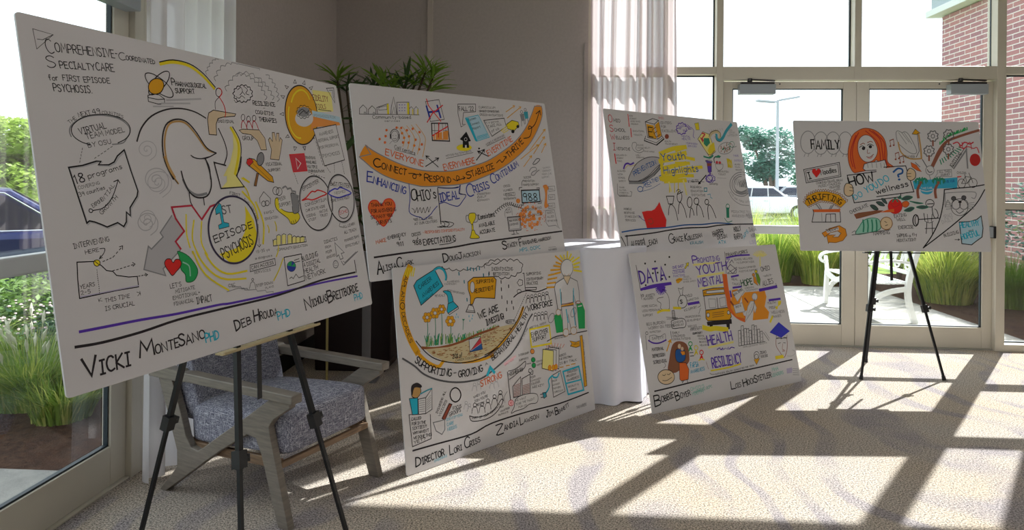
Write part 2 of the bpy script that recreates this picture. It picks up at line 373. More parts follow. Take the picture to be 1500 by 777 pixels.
# ------------------------------------------------------------ curtains
def curtain(name, a, b, zlo, zhi, amp, pleats, mat, label, seed, gather=.0, parts=150):
    R = random.Random(seed); a = Vector(a); b = Vector(b); d = (b-a); L = d.length; d.normalize(); nrm = Vector((-d.y, d.x, 0))
    ph = [R.uniform(-.5, .5) for _ in range(pleats+2)]; am = [R.uniform(.55, 1.25) for _ in range(pleats+2)]
    g = G(); nz = 14; vs = []
    for j in range(nz+1):
        z = zlo+(zhi-zlo)*j/nz; tz = j/nz
        for i in range(parts+1):
            u = i/parts; k = u*pleats; kk = int(min(k, pleats-1)); f = k-kk
            A = am[kk]*(1-f)+am[kk+1]*f; P = ph[kk]*(1-f)+ph[kk+1]*f
            s = sin(2*pi*k+P*1.6+.35*sin(tz*3+kk*1.3))
            off = amp*A*(abs(s)**.75*(1 if s > 0 else -1))*(.75+.4*(1-tz))
            drift = gather*(u-.5)*(1-tz)*L + .012*sin(5*tz+kk)
            p = a+d*(u*L+drift)+nrm*off; vs.append((p.x, p.y, z))
    fs = [(j*(parts+1)+i, j*(parts+1)+i+1, (j+1)*(parts+1)+i+1, (j+1)*(parts+1)+i) for j in range(nz) for i in range(parts)]
    g.add(vs, fs); c = (a+b)/2
    t = thing(name, label, 'curtain', (c.x, c.y, zlo)); inv = Matrix.Translation((-c.x, -c.y, -zlo))
    for k, v in enumerate(g.v): g.v[k] = (v[0]-c.x, v[1]-c.y, v[2]-zlo)
    obj('cloth', g, mat, t, smooth=True, fix=False)
    rod = G().tube([a+d*-.05-c+Vector((0, 0, zhi-zlo+.02)), b+d*.03-c+Vector((0, 0, zhi-zlo+.02))], .012, 10)
    obj('rod', rod, M['alu_grey'], t)
curtain('sheer_curtain', (XL+.125, 3.27, 0), (XL+.125, 4.12, 0), .012, 3.9, .045, 6, M['sheer_l'], 'pale sheer curtain hanging beside the left glass door, above the armchair', 3)
curtain('sheer_curtain', (.33, YF-.11, 0), (1.10, YF-.11, 0), .02, 3.9, .05, 7, M['sheer_r'], 'rosy sheer curtain lit from behind, between the grey wall and the entrance doors', 11, .05)

# ------------------------------------------------------------ drawing on the boards
DRAWING = {}
# pen drawings and lettering, in millimetres on each board (T text, L line, F fill)
DRAWING['A'] = r"""
L|2|k|1.7|44 1023 103 1018 48 965
L|0|k|1.7|53 995 69 996 103 1018
T|C|k|39.9|2.6|80 958 100 962
T|OMPREHENSIVE-|k|26.5|2.8|104 968 312 985
T|C|k|24.6|2.5|316 980 339 984
T|OORDINATED|k|14.9|2.7|341 985 454 989
T|S|k|33.9|2.6|73 915 100 919
T|PECIALTY|k|20.4|2.7|111 920 224 931
T|CARE|k|23.7|2.9|228 932 291 938
T|for|k|16.5|2.1|72 878 100 882
T|FIRST|k|16.9|2.2|114 884 169 887
T|EPISODE|k|16|2.4|181 888 269 897
T|PSYCHOSIS.|k|21.1|2.7|82 848 203 857
T|THE|k|10.3|1.3|116 755 140 772
T|NEXT|k|13.4|1.7|148 778 188 790
T|49|k|14.7|1.9|195 792 220 796
T|COUN|k|10|1.3|226 795 261 797
T|TIES|k|10.1|1.3|264 796 298 788
L|1|g|4|115 718 112 729 114 741 121 752 134 763 151 773 172 782 196 788 221 791 246 791 269 789 289 783 304 774 313 764 316 752 312 739 302 727 284 709 246 702
L|1|k|2.9|173 697 150 702 132 711 121 722 118 736 123 750 136 763 155 776 180 786 208 792 238 795 266 793 290 787 308 777 317 764 317 749 308 733 290 719 266 708
L|0|k|1.6|145 686 143 680
L|0|k|1.6|142 676 140 671
L|0|k|1.6|138 667 137 661
L|0|k|1.6|135 657 133 652
L|0|k|1.6|132 648 130 642
L|0|k|1.7|245 696 238 692
L|0|k|1.7|233 689 226 685
L|0|k|1.7|221 681 214 677
L|0|k|1.7|209 674 202 670
L|0|k|1.7|197 667 191 663
L|0|k|1.7|185 660 179 656
T|VIRTUAL|k|18.3|2.4|144 726 234 752
T|TEAM|k|15.4|2|163 713 220 728
T|MODEL|k|15|1.9|229 729 297 745
T|BY OSU|k|13.5|1.8|165 688 243 705
L|2|lg|4.5|96 624 140 631 187 644 202 645 191 634 227 634 246 643 262 663 288 683 301 617 316 553 310 536 279 501 276 476 264 488 259 458 248 444 229 457 191 446 173 455 154 463 138 467 129 461
L|2|k|4.5|94 627 138 634 184 648 199 648 189 637 224 638 243 647 258 667 285 687 298 621 313 557 307 540 276 505 273 480 261 492 256 462 245 448 226 461 189 450 170 459 151 467 135 471 126 465
T|18|k|25.2|3.3|108 580 139 587
T|programs|k|15.3|2|151 595 269 627
T|COVERING|k|9.2|1.2|115 563 185 579
T|39 counties|k|12|1.6|116 542 200 564
L|1|k|2.8|151 501 186 508 220 539 248 591
L|0|k|2.9|232 586 248 592 253 582
L|3|k|2.7|150 500 147 496 143 495 139 497 138 501 140 505 144 506 148 504
T|EXPONEN|k|11.2|1.5|153 509 196 533
T|TIAL|k|11.4|1.5|202 538 234 574
T|GROWTH|k|12.3|1.6|177 487 239 536
L|1|lg|2.5|368 691 370 690 369 687 365 686 360 688 359 693 363 700 372 704 382 702 388 693 384 681 371 672 355 671 342 680 341 696 354 712 375 720 397 715 407 697 400 674 376 657
L|1|lg|2.6|394 582 396 580 394 577 389 575 382 578 381 586 387 594 399 599 414 595 421 583 415 567 398 556 375 555 358 568 356 590 373 611 404 621 434 613 449 588 438 557 404 535
L|1|lg|2.4|331 469 332 468 331 466 327 465 324 467 323 472 326 477 334 480 343 477 347 469 344 460 333 453 319 453 308 462 307 476 318 488 337 494 355 488 364 471 357 452 337 440
T|INTERVENING|k|13.8|1.8|77 395 190 408
T|HERE|k|11.2|1.5|109 376 152 381
L|1|k|2.3|155 388 171 387 165 373 149 359
L|0|k|2.2|155 368 149 359 160 362
L|2|k|3|80 357 136 353 154 338 167 323 187 318 197 305 237 295 267 293 266 261 190 261 73 256 75 306
L|0|lv|3|77 260 267 265
F|1|y|150 347 146 341 138 339 132 343 130 349 133 355 141 357 148 354
L|3|k|2.2|150 347 146 341 138 339 132 343 130 349 133 355 141 357 148 354
L|0|k|2.2|133 355 146 342
L|0|k|2.3|159 350 166 352
L|0|k|2.3|171 353 177 355
L|0|k|2.3|182 356 188 358
L|0|k|2.3|193 359 200 364
L|0|k|2.3|206 369 212 374
L|0|k|2.4|218 379 225 384
L|0|k|2.4|220 388 231 390 229 379
L|0|k|2.3|187 320 194 321
L|0|k|2.3|199 321 206 322
L|0|k|2.3|212 323 219 324
L|0|k|2.4|225 325 232 326
L|0|k|2.4|238 327 245 328
L|0|k|2.4|251 329 259 330
L|0|k|2.4|257 337 265 331 257 325
L|0|k|2.4|271 293 277 293
L|0|k|2.4|282 293 288 294
L|0|k|2.5|292 294 298 294
L|0|k|2.5|296 299 304 294 297 290
L|0|k|1.8|137 329 137 327
L|0|k|1.8|137 323 136 321
L|0|k|1.8|136 317 136 315
L|0|k|1.8|136 312 136 309
L|0|k|1.8|136 306 136 303
L|0|k|1.8|136 300 136 297
L|0|k|1.8|136 294 136 292
L|0|k|1.8|136 288 136 286
L|0|k|1.8|136 282 136 280
L|0|k|1.8|136 276 135 274
L|0|k|1.8|135 270 135 268
L|0|k|1.8|135 264 135 262
T|YEARS|k|10.9|1.4|79 281 124 284
T|2-5|k|10.9|1.4|79 265 108 266
T|THIS TIME|k|11.3|1.5|149 232 231 234
T|IS CRUCIAL|k|12|1.6|146 209 244 209
T|K|k|9.8|1.3|130 237 140 238
T|K|k|11.8|1.5|268 248 257 247
F|0|lg|430 474 374 420 383 406 332 371 322 381 294 311 371 282 365 305 444 358 470 418
L|0|g|4.3|430 474 374 420 383 406 332 371 322 381 294 311 371 282 365 305 444 358
F|1|n|433 355 475 333 504 286 484 253 450 251 449 276 435 296 435 335
L|3|dn|2.7|433 355 475 333 504 286 484 253 450 251 449 276 435 296 435 335
L|1|lgn|4.6|447 317 470 302 469 269
F|1|r|407 320 419 329 434 327 440 314 431 301 415 290 397 279 385 295 376 310 374 324 385 334 400 332
L|3|k|2.6|407 320 419 329 434 327 440 314 431 301 415 290 397 279 385 295 376 310 374 324 385 334 400 332
T|LET'S|k|13.9|1.8|382 239 427 241
T|MITIGATE|k|11.3|1.5|399 221 481 224
T|EMOTIONAL+|k|11.3|1.5|386 202 499 204
T|FINANCIAL|k|11.2|1.5|387 183 468 183
T|IMPACT|k|21.7|2.8|480 173 547 173
L|1|v|8|60 166 152 164 258 162 396 156 573 155 637 151 882 149 1183 151 1436 145
L|1|dk|7.9|42 128 124 123 252 126 393 137 570 139 880 141 1162 162 1424 164
T|V|dk|53.6|7.7|57 39 99 40
T|ICKI|dk|39.9|5.9|104 38 202 38
T|M|dk|47.3|6.3|236 54 288 52
T|ONTE|dk|27.7|5.8|293 52 383 52
T|S|dk|35.3|6.1|383 54 407 52
T|ANO|dk|29.2|6.3|413 53 494 58
T|PHD|c|30.1|5.6|494 41 553 43
T|D|dk|37.4|6.1|635 53 661 57
T|EB|dk|26.6|5.4|668 58 716 63
T|H|dk|40.2|6.4|732 67 759 67
T|ROUDA|dk|26.7|5.8|766 68 860 69
T|PHD|c|30|7|860 48 933 53
T|N|dk|46.4|6.6|1033 57 1071 61
T|ICHOLAS|dk|30|6.9|1080 63 1183 72
T|B|dk|49.1|7.1|1189 60 1225 64
T|REITBORDE|dk|33.6|7.6|1231 66 1426 78
T|PHD|c|27|7.9|1385 38 1452 40
T|15-35 yo|k|10.1|1.3|796 313 872 317
T|a diagnosis|k|9.4|1.2|786 290 881 293
L|2|k|2.5|753 273 894 283 893 258 749 249
T|CAN ACCESS|k|11.8|3.4|758 256 883 264
T|SERVICES|k|8.7|1.1|768 238 860 239
L|0|g|2.4|649 206 690 202 692 193 720 191 724 184 767 180 770 173 815 170 818 162 856 159 852 151
L|3|k|2|761 218 758 215 754 214 751 216 750 219 753 222 756 223 760 221
L|1|k|2|732 188 742 206 754 211 763 203 764 183
T|STEP DOWN|k|9.8|1.3|769 189 861 189
T|PLANS|k|7.4|1|816 174 863 175
T|FAMILY|k|9.2|1.2|875 458 934 465
T|EDUCATION|k|9.2|1.2|874 436 951 441
L|3|k|2.7|893 500 887 493 878 490 869 493 867 501 873 508 882 511 890 507
L|3|k|2.7|912 502 907 495 897 492 889 495 887 502 892 509 902 512 910 509
L|0|k|2.8|900 357 897 332 1103 332 1104 354 1072 354 1065 335
F|0|ly|897 335 902 354 926 353 921 335
L|0|k|2.2|897 335 902 354 915 359 926 353 921 335
F|0|ly|917 335 925 370 950 369 941 335
L|0|k|2.3|917 335 925 370 939 375 950 369 941 335
F|0|ly|948 335 957 371 982 371 973 335
L|0|k|2.3|948 335 957 371 970 376 982 371 973 335
F|0|ly|984 334 992 368 1018 367 1010 335
L|0|k|2.3|984 334 992 368 1006 373 1018 367 1010 335
F|0|ly|1013 334 1019 358 1045 357 1039 334
L|0|k|2.4|1013 334 1019 358 1033 363 1045 357 1039 334
F|0|ly|1037 334 1042 355 1068 354 1063 334
L|0|k|2.4|1037 334 1042 355 1056 360 1068 354 1063 334
F|0|ly|1064 333 1069 353 1096 353 1091 334
L|0|k|2.4|1064 333 1069 353 1084 358 1096 353 1091 334
T|COMMUNITY EDUCATION|k|9.4|1.2|914 310 1108 314
F|0|w|949 282 1059 285 1053 175 944 169
L|2|dk|3.7|949 282 1059 285 1053 175 944 169
F|1|b|1012 239 1000 225 980 221 962 230 958 245 969 258 990 262 1007 254
L|3|k|1.8|1012 239 1000 225 980 221 962 230 958 245 969 258 990 262 1007 254
F|0|n|985 242 961 248 972 260 992 263 985 242 1008 253 1011 237
L|0|k|2.8|962 195 975 200 984 192 1005 208 1019 191 1050 195
L|0|k|2.8|1008 264 1040 267
L|0|k|2.8|1009 255 1043 257
T|BUILDING|k|19.4|2.5|1058 253 1169 266
T|A DIGITAL|k|16.6|2.2|1062 229 1178 238
T|HEALTH|k|17.9|2.3|1062 203 1154 212
T|NETWORK|k|19.3|2.5|1063 176 1202 189
T|DIDACTICS|k|13.3|1.7|1228 314 1328 323
T|FROM|k|10.2|1.3|1228 291 1271 295
T|PEER|k|10.2|1.3|1227 270 1272 274
T|ADVOCATES|k|10.2|1.3|1226 247 1294 254
F|0|w|1303 312 1363 262 1339 260 1347 237 1325 234 1317 256 1301 249
L|2|g|4.4|1303 312 1363 262 1339 260 1347 237 1325 234 1317 256 1301 249
L|3|g|4.3|1303 215 1294 204 1279 201 1267 207 1265 219 1273 229 1288 233 1300 226
T|C|g|13.1|1.7|1271 210 1293 209
L|0|g|4.5|1329 226 1342 207 1473 257
L|0|g|3.4|1343 224 1356 217 1458 256
T|ALL LEARN|k|12.5|1.6|1389 372 1487 383
T|ALL TEACH|k|12.5|1.6|1388 346 1490 355
T|PSYCHOSIS TEAMS|k|10.1|1.3|1382 309 1504 323
T|EFFECTIVELY|k|10.9|1.4|1382 282 1500 293
L|1|k|2.2|1371 400 1359 383 1387 377
F|0|w|1442 214 1519 216 1519 138 1438 139
L|0|dk|4.6|1434 219 1433 161
F|1|y|951 516 950 477 1009 437 1024 413 1057 414 1087 436 1076 458 1015 462 976 481 972 519
L|3|k|2.8|951 516 950 477 1009 437 1024 413 1057 414 1087 436 1076 458 1015 462 976 481 972 519
F|1|g|1055 540 1091 528 1092 473 1080 458 1049 458 1052 506
L|3|dk|2.9|1055 540 1091 528 1092 473 1080 458 1049 458 1052 506
F|0|w|971 524 1049 527 1050 486 967 476
L|0|k|2.9|1032 412 1027 423
L|0|k|2.9|1044 413 1041 425
L|0|k|2.9|1059 416 1055 428
T|PEER|k|13.7|1.8|969 508 1016 516
T|SUPPORT|k|13.7|1.8|967 484 1044 492
L|1|y|5.3|882 415 887 400 883 386
L|1|y|5.4|928 427 932 408 928 390
L|1|y|5.4|927 331 920 310 904 289
L|1|y|5.3|942 278 909 238 869 200
L|3|lg|7.8|1337 498 1328 455 1306 417 1272 389 1233 374 1193 373 1157 386 1129 411 1111 445 1106 484 1113 524 1133 561 1164 589 1201 607 1242 611 1280 600 1312 575 1332 540
L|3|dk|5.8|1333 501 1324 458 1301 420 1268 392 1229 377 1189 376 1153 389 1125 414 1107 448 1102 487 1109 527 1129 564 1160 592 1197 610 1238 614 1276 603 1307 578 1327 543
L|3|lg|8.5|1519 514 1512 475 1491 440 1461 414 1425 399 1389 398 1356 410 1330 434 1314 465 1309 502 1317 539 1335 573 1363 600 1398 616 1435 619 1469 609 1498 586 1516 553
L|3|dk|6.4|1516 518 1507 478 1486 443 1456 417 1421 403 1385 402 1352 414 1326 437 1310 468 1305 505 1312 542 1331 576 1359 603 1393 619 1430 622 1465 612 1493 589 1511 556
F|1|w|1120 508 1150 519 1195 545 1219 544 1246 551 1302 535 1258 523 1195 509 1158 513
L|3|r|5.8|1120 508 1150 519 1195 545 1219 544 1246 551 1302 535 1258 523 1195 509 1158 513
F|1|w|1317 535 1366 556 1392 554 1422 562 1499 536 1444 523 1381 515
L|3|bv|6.4|1317 535 1366 556 1392 554 1422 562 1499 536 1444 523 1381 515
T|EPICENTER|k|15.1|2|1139 549 1259 585
T|CONSORTIUM|k|12.3|1.6|1136 481 1294 504
T|CHR STATE WIDE|k|10.8|1.4|1135 458 1275 474
T|CODING|k|10.7|1.4|1133 434 1197 440
T|STUDY|k|10.7|1.4|1143 416 1197 422
T|NATIVE|k|11|1.4|1228 448 1290 455
T|TRUST|k|11|1.4|1228 430 1286 436
T|BeST CENTER|k|19.2|2.5|1343 572 1494 559
T|NEOMED|k|10.5|1.4|1364 531 1454 539
T|SOME STATE PILOT|k|12.2|1.6|1327 494 1480 510
L|3|k|3.8|1452 442 1434 423 1402 417 1376 426 1370 445 1387 464 1418 471 1445 462
T|ECHO|r|14.5|1.9|1378 437 1444 444
L|1|y|11.4|475 994 533 1010 603 1008 660 981 709 939
L|1|k|4.3|473 1000 534 1018 608 1016 666 990 716 945
L|0|g|2.3|682 989 679 994 678 999 685 1004 693 1006 690 1010 689 1016 696 1020 704 1023 703 1028 705 1035 713 1038 721 1038 720 1044 722 1050 731 1053 738 1053 738 1059 740 1059 748 1059 756 1059
L|0|g|2.5|723 970 718 976 717 984 727 990 738 994 734 1001 734 1009 745 1015 756 1017 757 1026 762 1035 774 1038 785 1037 790 1045 799 1053 809 1053 817 1049 824 1058 835 1059 845 1059 851 1057 860 1059 872 1059 881 1059 886 1059 896 1059 909 1059 916 1059 920 1059 931 1059 944 1059 950 1059 951 1059 964 1059 978 1059 982 1059 981 1053
L|0|g|2.5|772 938 767 945 766 953 777 960 790 963 787 971 790 980 802 985 814 986 814 995 819 1004 832 1007 843 1007 849 1016 858 1025 869 1024 878 1020 887 1028 898 1035 907 1031 912 1024 925 1030 939 1032 943 1024 941 1015 954 1018 967 1018 967 1009 962 999 975 1001 987 998 984 988 976 979
L|3|k|3.3|507 884 493 879 472 882 448 891 427 905 411 922 405 937 408 949 422 954 442 952 465 943 488 929 504 912 511 896
L|3|k|3.3|506 971 508 962 501 945 485 924 464 904 442 888 424 880 412 880 410 889 417 905 432 925 452 946 474 962 493 971
F|1|do|470 937 476 929 476 917 469 904 458 892 443 885 429 883 418 886 412 894 412 906 418 919 429 930 444 938 458 940
L|3|k|3.2|470 937 476 929 476 917 469 904 458 892 443 885 429 883 418 886 412 894 412 906 418 919 429 930 444 938 458 940
L|2|k|2.6|404 875 403 855 442 850 468 855 471 871 451 883 427 883
L|0|k|2.5|404 875 406 868 444 866 471 871
L|0|lg|6.9|479 868 635 891
L|0|lg|6|456 854 580 868
L|0|lg|5.2|420 840 504 849
T|P|k|23.9|3.1|512 925 526 925
T|HARMACOLOGICAL|k|15.7|2.8|529 925 670 935
T|SUPPORT|k|16.6|2.8|523 899 611 907
L|1|dk|5.2|336 717 361 763 407 806 473 835 539 845 598 839 645 821
L|1|t2|6.7|466 602 443 656 445 724 470 780 509 797 548 793 583 760 623 708 656 695
L|1|dk|5.3|458 595 434 656 436 724 460 780 506 804 553 799 591 763 627 711 670 693
L|1|dk|4.2|670 693 620 673 573 670 549 680
L|1|dk|5.6|612 671 625 641 624 596
F|0|ly|774 799 802 746 794 687 755 609 687 608 732 659 761 718
L|1|y|12.3|764 795 790 739 781 687 745 609
L|1|dk|4.4|699 787 720 735 723 691 700 651
L|0|dk|4.3|700 651 652 657
L|1|dk|4.6|774 799 802 746 794 687 757 609
F|0|t|649 761 652 817 663 842 688 855 755 853 802 852 794 842 733 833 705 825 691 802 685 761
L|2|dk|3|649 761 652 817 663 842 688 855 755 853 802 852 794 842 733 833 705 825 691 802 685 761
L|3|dk|3.1|745 929 738 917 726 910 716 914 714 925 720 938 732 944 742 941
L|1|r|3.8|732 944 745 938 744 925 731 911
L|1|dk|2.3|699 859 704 888 728 909
L|1|r|3.8|728 909 745 883 749 853 742 835
T|INDIVIDUAL|k|10.5|1.4|703 809 786 815
L|0|g|2.7|959 1016 971 1019 982 1019 983 1011 979 1003 991 1005 1002 1005 1002 997 997 989 1009 990 1020 989 1018 981 1012 972 1024 973 1034 971 1031 962 1025 954 1036 954 1045 950 1040 941 1031 934
L|0|g|2.7|1014 1038 1026 1040 1036 1040 1035 1032 1030 1024 1042 1026 1052 1025 1051 1017 1046 1009 1057 1010 1066 1007 1063 999 1055 991 1066 991 1075 988 1071 980 1063 973 1072 971 1079 966 1073 958 1063 952 1072 949 1078 943 1070 936 1060 930
L|0|g|2.6|835 1011 844 1017 854 1022 861 1018 864 1012 873 1019 883 1024 890 1020 893 1013 904 1018 915 1020 918 1013 916 1006 927 1010 939 1010 940 1003 937 995 948 998 960 998 960 991 956 983 968 984 978 983 976 974 970 966 981 968 992 966 990 958 984 950 993 948 1000 943 994 935 984 928
L|0|k|3.3|909 945 912 941 913 936 906 932 898 929 898 924 895 918 887 916 880 916 876 911 870 906 863 906 857 909 852 904 844 901 839 904 836 908 829 905 822 904 819 909 819 914 813 913 806 915 808 920 811 925 806 928 803 932 808 937 814 941 813 945 814 951 821 954 828 956 830 961 835 966 842 967 849 966 853 971 860 975 867 974 871 971 877 975 885 977 890 973 891 969 899 971 906 971 907 965 905 960 912 959 917 956 914 950 909 945
L|1|k|2.4|832 950 853 963 858 947 841 931
L|1|k|2.5|872 969 889 958 876 942 894 938
L|1|k|2.4|817 922 834 917 850 929 867 921
L|1|k|2.5|858 947 870 935
L|1|k|2.4|805 907 812 898 822 902
T|RESILIENCE|k|16.8|3.5|909 899 1043 907
T|+|k|7.7|1|965 888 978 889
T|COGNITIVE|k|14.1|3.5|916 864 1026 867
T|THERAPIES|k|16.7|3.5|930 835 1036 837
L|3|dk|2.4|849 842 844 833 836 829 829 832 828 840 833 849 841 854 848 851
L|1|r2|3.2|820 797 826 817 836 828 846 816 853 796
L|3|dk|2.5|879 838 874 829 865 825 859 828 858 837 863 845 871 850 877 847
L|1|r2|3.3|850 799 857 820 867 831 877 818 884 799
L|3|dk|2.5|912 845 907 836 899 831 892 834 891 843 896 852 904 856 911 853
L|1|r2|3.3|883 802 889 823 899 834 910 821 917 801
F|0|t|806 788 822 777 868 775 900 753 913 716 946 718 947 766 920 798 826 794
L|2|dk|2.5|806 788 822 777 868 775 900 753 913 716 946 718 947 766 920 798 826 794
T|GROUP|k|14.5|1.9|818 751 882 754
F|0|t|960 681 976 719 966 760 978 771 990 755 997 793 1011 794 1013 759 1024 792 1038 793 1032 757 1043 775 1053 765 1034 722 1013 679
L|2|dk|2.6|960 681 976 719 966 760 978 771 990 755 997 793 1011 794 1013 759 1024 792 1038 793 1032 757 1043 775 1053 765 1034 722 1013 679
L|2|k|3|1206 1046 1213 1031 1191 1028
L|2|k|3.1|1276 1052 1275 1033 1255 1034
L|2|k|3.1|1331 1033 1314 1014 1301 1022
L|2|k|2.9|1129 1009 1153 1007 1137 995
L|2|k|2.8|1090 960 1116 961 1103 948
L|2|k|2.7|1064 877 1090 886 1087 872
L|2|k|2.7|1076 776 1096 791 1103 780
L|2|k|2.8|1123 723 1122 740 1142 739
L|2|k|2.9|1195 728 1184 743 1206 746
L|2|k|3|1279 785 1250 786 1265 799
F|0|ly|1321 1015 1468 1022 1462 928 1322 912
F|1|do|1331 907 1313 845 1275 793 1225 761 1173 754 1131 774 1104 815 1098 869 1114 927 1149 979 1196 1013 1249 1024 1295 1007 1324 965
L|3|dk|5.9|1331 907 1313 845 1275 793 1225 761 1173 754 1131 774 1104 815 1098 869 1114 927 1149 979 1196 1013 1249 1024 1295 1007 1324 965
L|1|y|7.9|1155 939 1167 957 1180 973 1196 986 1213 996 1230 1002 1246 1004 1261 1001 1274 994 1283 983 1289 968
L|1|y|7.5|1180 781 1167 781 1154 784 1143 790 1134 798 1126 808 1121 820 1117 834 1116 849 1117 865 1121 882 1126 898 1134 915
F|0|o|1291 899 1496 878 1500 866 1293 840 1260 816
L|2|o|2.1|1291 899 1496 878 1500 866 1293 840 1260 816
F|1|w|1293 878 1282 861 1260 847 1232 837 1203 835 1179 840 1165 851 1163 866 1173 883 1194 897 1221 907 1250 910 1275 905 1291 894
L|0|k|3|1282 908 1285 904 1284 898 1275 894 1267 891 1264 887 1259 881 1250 880 1243 881 1238 876 1231 872 1223 873 1218 876 1210 873 1201 871 1197 875 1195 879 1188 879 1181 881 1181 886 1184 891 1180 893 1177 897 1182 902 1188 906 1187 910 1189 916 1198 919 1205 920 1209 926 1216 931 1225 931 1231 929 1238 933 1247 935 1253 932 1256 929 1263 931 1272 931 1275 927 1275 922 1282 922 1289 919 1287 913 1282 908
F|0|g|1280 908 1261 889 1225 878 1193 882 1183 898 1201 917 1237 928 1270 924
L|1|k|3|1192 897 1226 915 1245 898 1274 916
L|1|k|3|1195 886 1236 909 1261 892
T|FIDELITY|rb|25.4|3.3|1317 966 1435 972
T|TOOLS|rb|20.7|2.7|1330 930 1407 936
L|0|k|3.2|1344 926 1445 928
L|0|lb|27.7|1301 902 1500 892
T|PSYCHOSIS RISK|g|11.8|1.5|1303 888 1474 895
L|2|k|3.3|1436 1038 1498 1048 1487 973
L|0|k|2.2|1457 1031 1485 1035 1482 995
F|0|w|1281 829 1465 865 1489 695 1321 662
L|2|dk|4.2|1281 829 1465 865 1489 695 1321 662
T|AWARENESS|k|13.9|1.8|1321 800 1434 824
T|REFERRAL SUPPORT|k|13.2|1.7|1306 769 1472 802
T|FOR PRODROMAL|k|12.4|1.6|1307 738 1462 765
T|PSYCHOSIS|k|14.5|1.9|1322 700 1460 723
F|0|r2|1085 704 1186 713 1188 637 1092 630
L|2|r|3.7|1085 704 1186 713 1188 637 1092 630
L|2|w|3.7|1123 690 1152 669 1123 643
T|TRAINING|k|11.7|1.5|1188 690 1261 691
T|AVAILABLE|k|11.6|1.5|1190 670 1263 671
T|MULTIPLE|k|11.6|1.5|1192 650 1265 650
T|LEARNING PATHS|k|11.7|1.5|1194 630 1313 631
F|0|do|837 680 865 677 956 608 958 585 924 591 827 653
L|2|dk|3.3|837 680 865 677 956 608 958 585 924 591 827 653
F|0|r|826 676 848 680 858 667 830 648 818 660
L|2|dk|2.4|826 676 848 680 858 667 830 648 818 660
L|0|k|1.6|850 662 938 595
F|0|br|866 621 878 620 853 570 841 572
L|2|dk|2.4|866 621 878 620 853 570 841 572
F|1|g|921 677 907 659 890 652 879 661 881 680 895 699 913 706 923 697
L|3|dk|3.3|921 677 907 659 890 652 879 661 881 680 895 699 913 706 923 697
T|VOCATIONAL|k|12.5|1.6|926 652 1027 658
T|SUPPORT|k|11.2|1.5|935 628 1013 634
L|0|k|2.5|1285 772 1287 764
L|0|k|2.5|1288 758 1290 750
L|0|k|2.5|1291 744 1293 736
L|0|k|2.5|1295 729 1296 722
L|0|k|2.5|1298 715 1300 707
L|0|k|2.5|1301 701 1303 693
L|0|k|2.5|1304 687 1306 679
L|0|k|2.5|1307 673 1309 665
L|0|k|2.3|1096 625 1098 619
L|0|k|2.3|1099 615 1101 609
L|0|k|2.3|1102 605 1104 599
L|0|k|2.3|1105 595 1107 589
L|0|k|2.3|1108 585 1110 579
L|0|k|2.4|1211 626 1220 624
L|0|k|2.4|1228 623 1237 621
L|0|k|2.4|1245 619 1254 617
L|0|k|2.5|1262 616 1272 614
L|0|k|2.5|1280 612 1289 610
L|0|k|2.5|1297 608 1307 606
L|0|k|2.5|1331 663 1335 658
L|0|k|2.5|1338 654 1342 649
L|0|k|2.6|1345 646 1349 641
L|0|k|2.6|1353 637 1357 632
L|0|k|2.6|1399 676 1398 671
L|0|k|2.6|1397 667 1396 661
L|0|k|2.6|1395 657 1394 652
L|0|k|2.6|1393 648 1392 643
L|0|k|2.6|1391 638 1390 633
L|0|k|2.7|1463 686 1463 680
L|0|k|2.7|1464 675 1464 669
L|0|k|2.7|1465 665 1465 659
L|0|k|2.7|1466 654 1466 648
L|0|k|2.7|1466 643 1467 637
L|0|k|2.7|1467 633 1468 627
L|0|k|2.4|859 503 860 522 890 548 923 520 918 498
L|3|k|2.5|981 551 973 539 959 535 947 540 944 551 952 563 966 567 978 562
L|3|k|2.5|1000 547 992 536 978 531 966 536 964 548 972 559 986 564 998 559
L|0|g|7.1|1006 561 1015 566 1027 569 1033 564 1036 557 1046 560 1058 561 1062 555 1062 548 1074 548 1085 546 1084 538 1079 531 1090 530 1099 527 1096 519 1090 513 1097 508 1101 500 1091 495 1080 492
L|1|y|6.2|780 601 817 585
L|1|y|6.1|775 578 797 556 809 511
L|1|y|6.9|520 459 501 394 526 312 601 244 722 227
L|1|y|7.1|553 451 537 378 568 301 632 256 733 254
L|1|y|6.7|489 474 479 409 492 355 534 265 629 197
L|1|y|6.7|506 473 490 408 494 342
L|1|y|8.1|788 602 816 586
L|1|y|8|772 550 823 497 835 444
L|1|y|8.2|836 508 861 427 841 346
F|0|w|434 501 519 506 554 456 602 498 627 506 579 449 567 389 583 333 445 360 429 387 471 419
L|1|y|6|519 453 500 387 520 326
L|1|y|6.1|552 447 537 378 556 329
L|1|y|5.9|489 474 479 409 485 362
L|0|rd|6.5|519 504 434 501 443 463 471 419 429 387 446 361
L|0|rd|7|519 504 554 454 602 498 626 504
L|1|dk|3.8|516 549 516 519 522 504
L|0|dk|3.9|577 530 576 504
L|1|g|9.2|499 593 514 560 549 540 594 545
L|1|dk|5.5|496 623 502 586 520 549 551 531 596 537 622 573 624 622 614 670
L|1|t2|5.9|435 671 448 625 476 580
L|1|dk|2.9|430 670 443 625 473 581
L|1|dk|4|554 675 587 669 633 678
F|0|ly|710 637 752 609 786 568 666 562 700 587
L|0|dk|5.1|708 648 652 658 666 562 786 568 754 610
L|1|dk|5.3|754 610 782 646 795 684
F|1|w|822 408 802 353 761 312 708 291 654 294 610 319 583 360 577 411 594 461 630 503 680 528 735 529 784 507 815 463
F|0|y|773 497 810 438 815 385 786 329 725 288 658 291 609 328 703 343 751 397 771 462
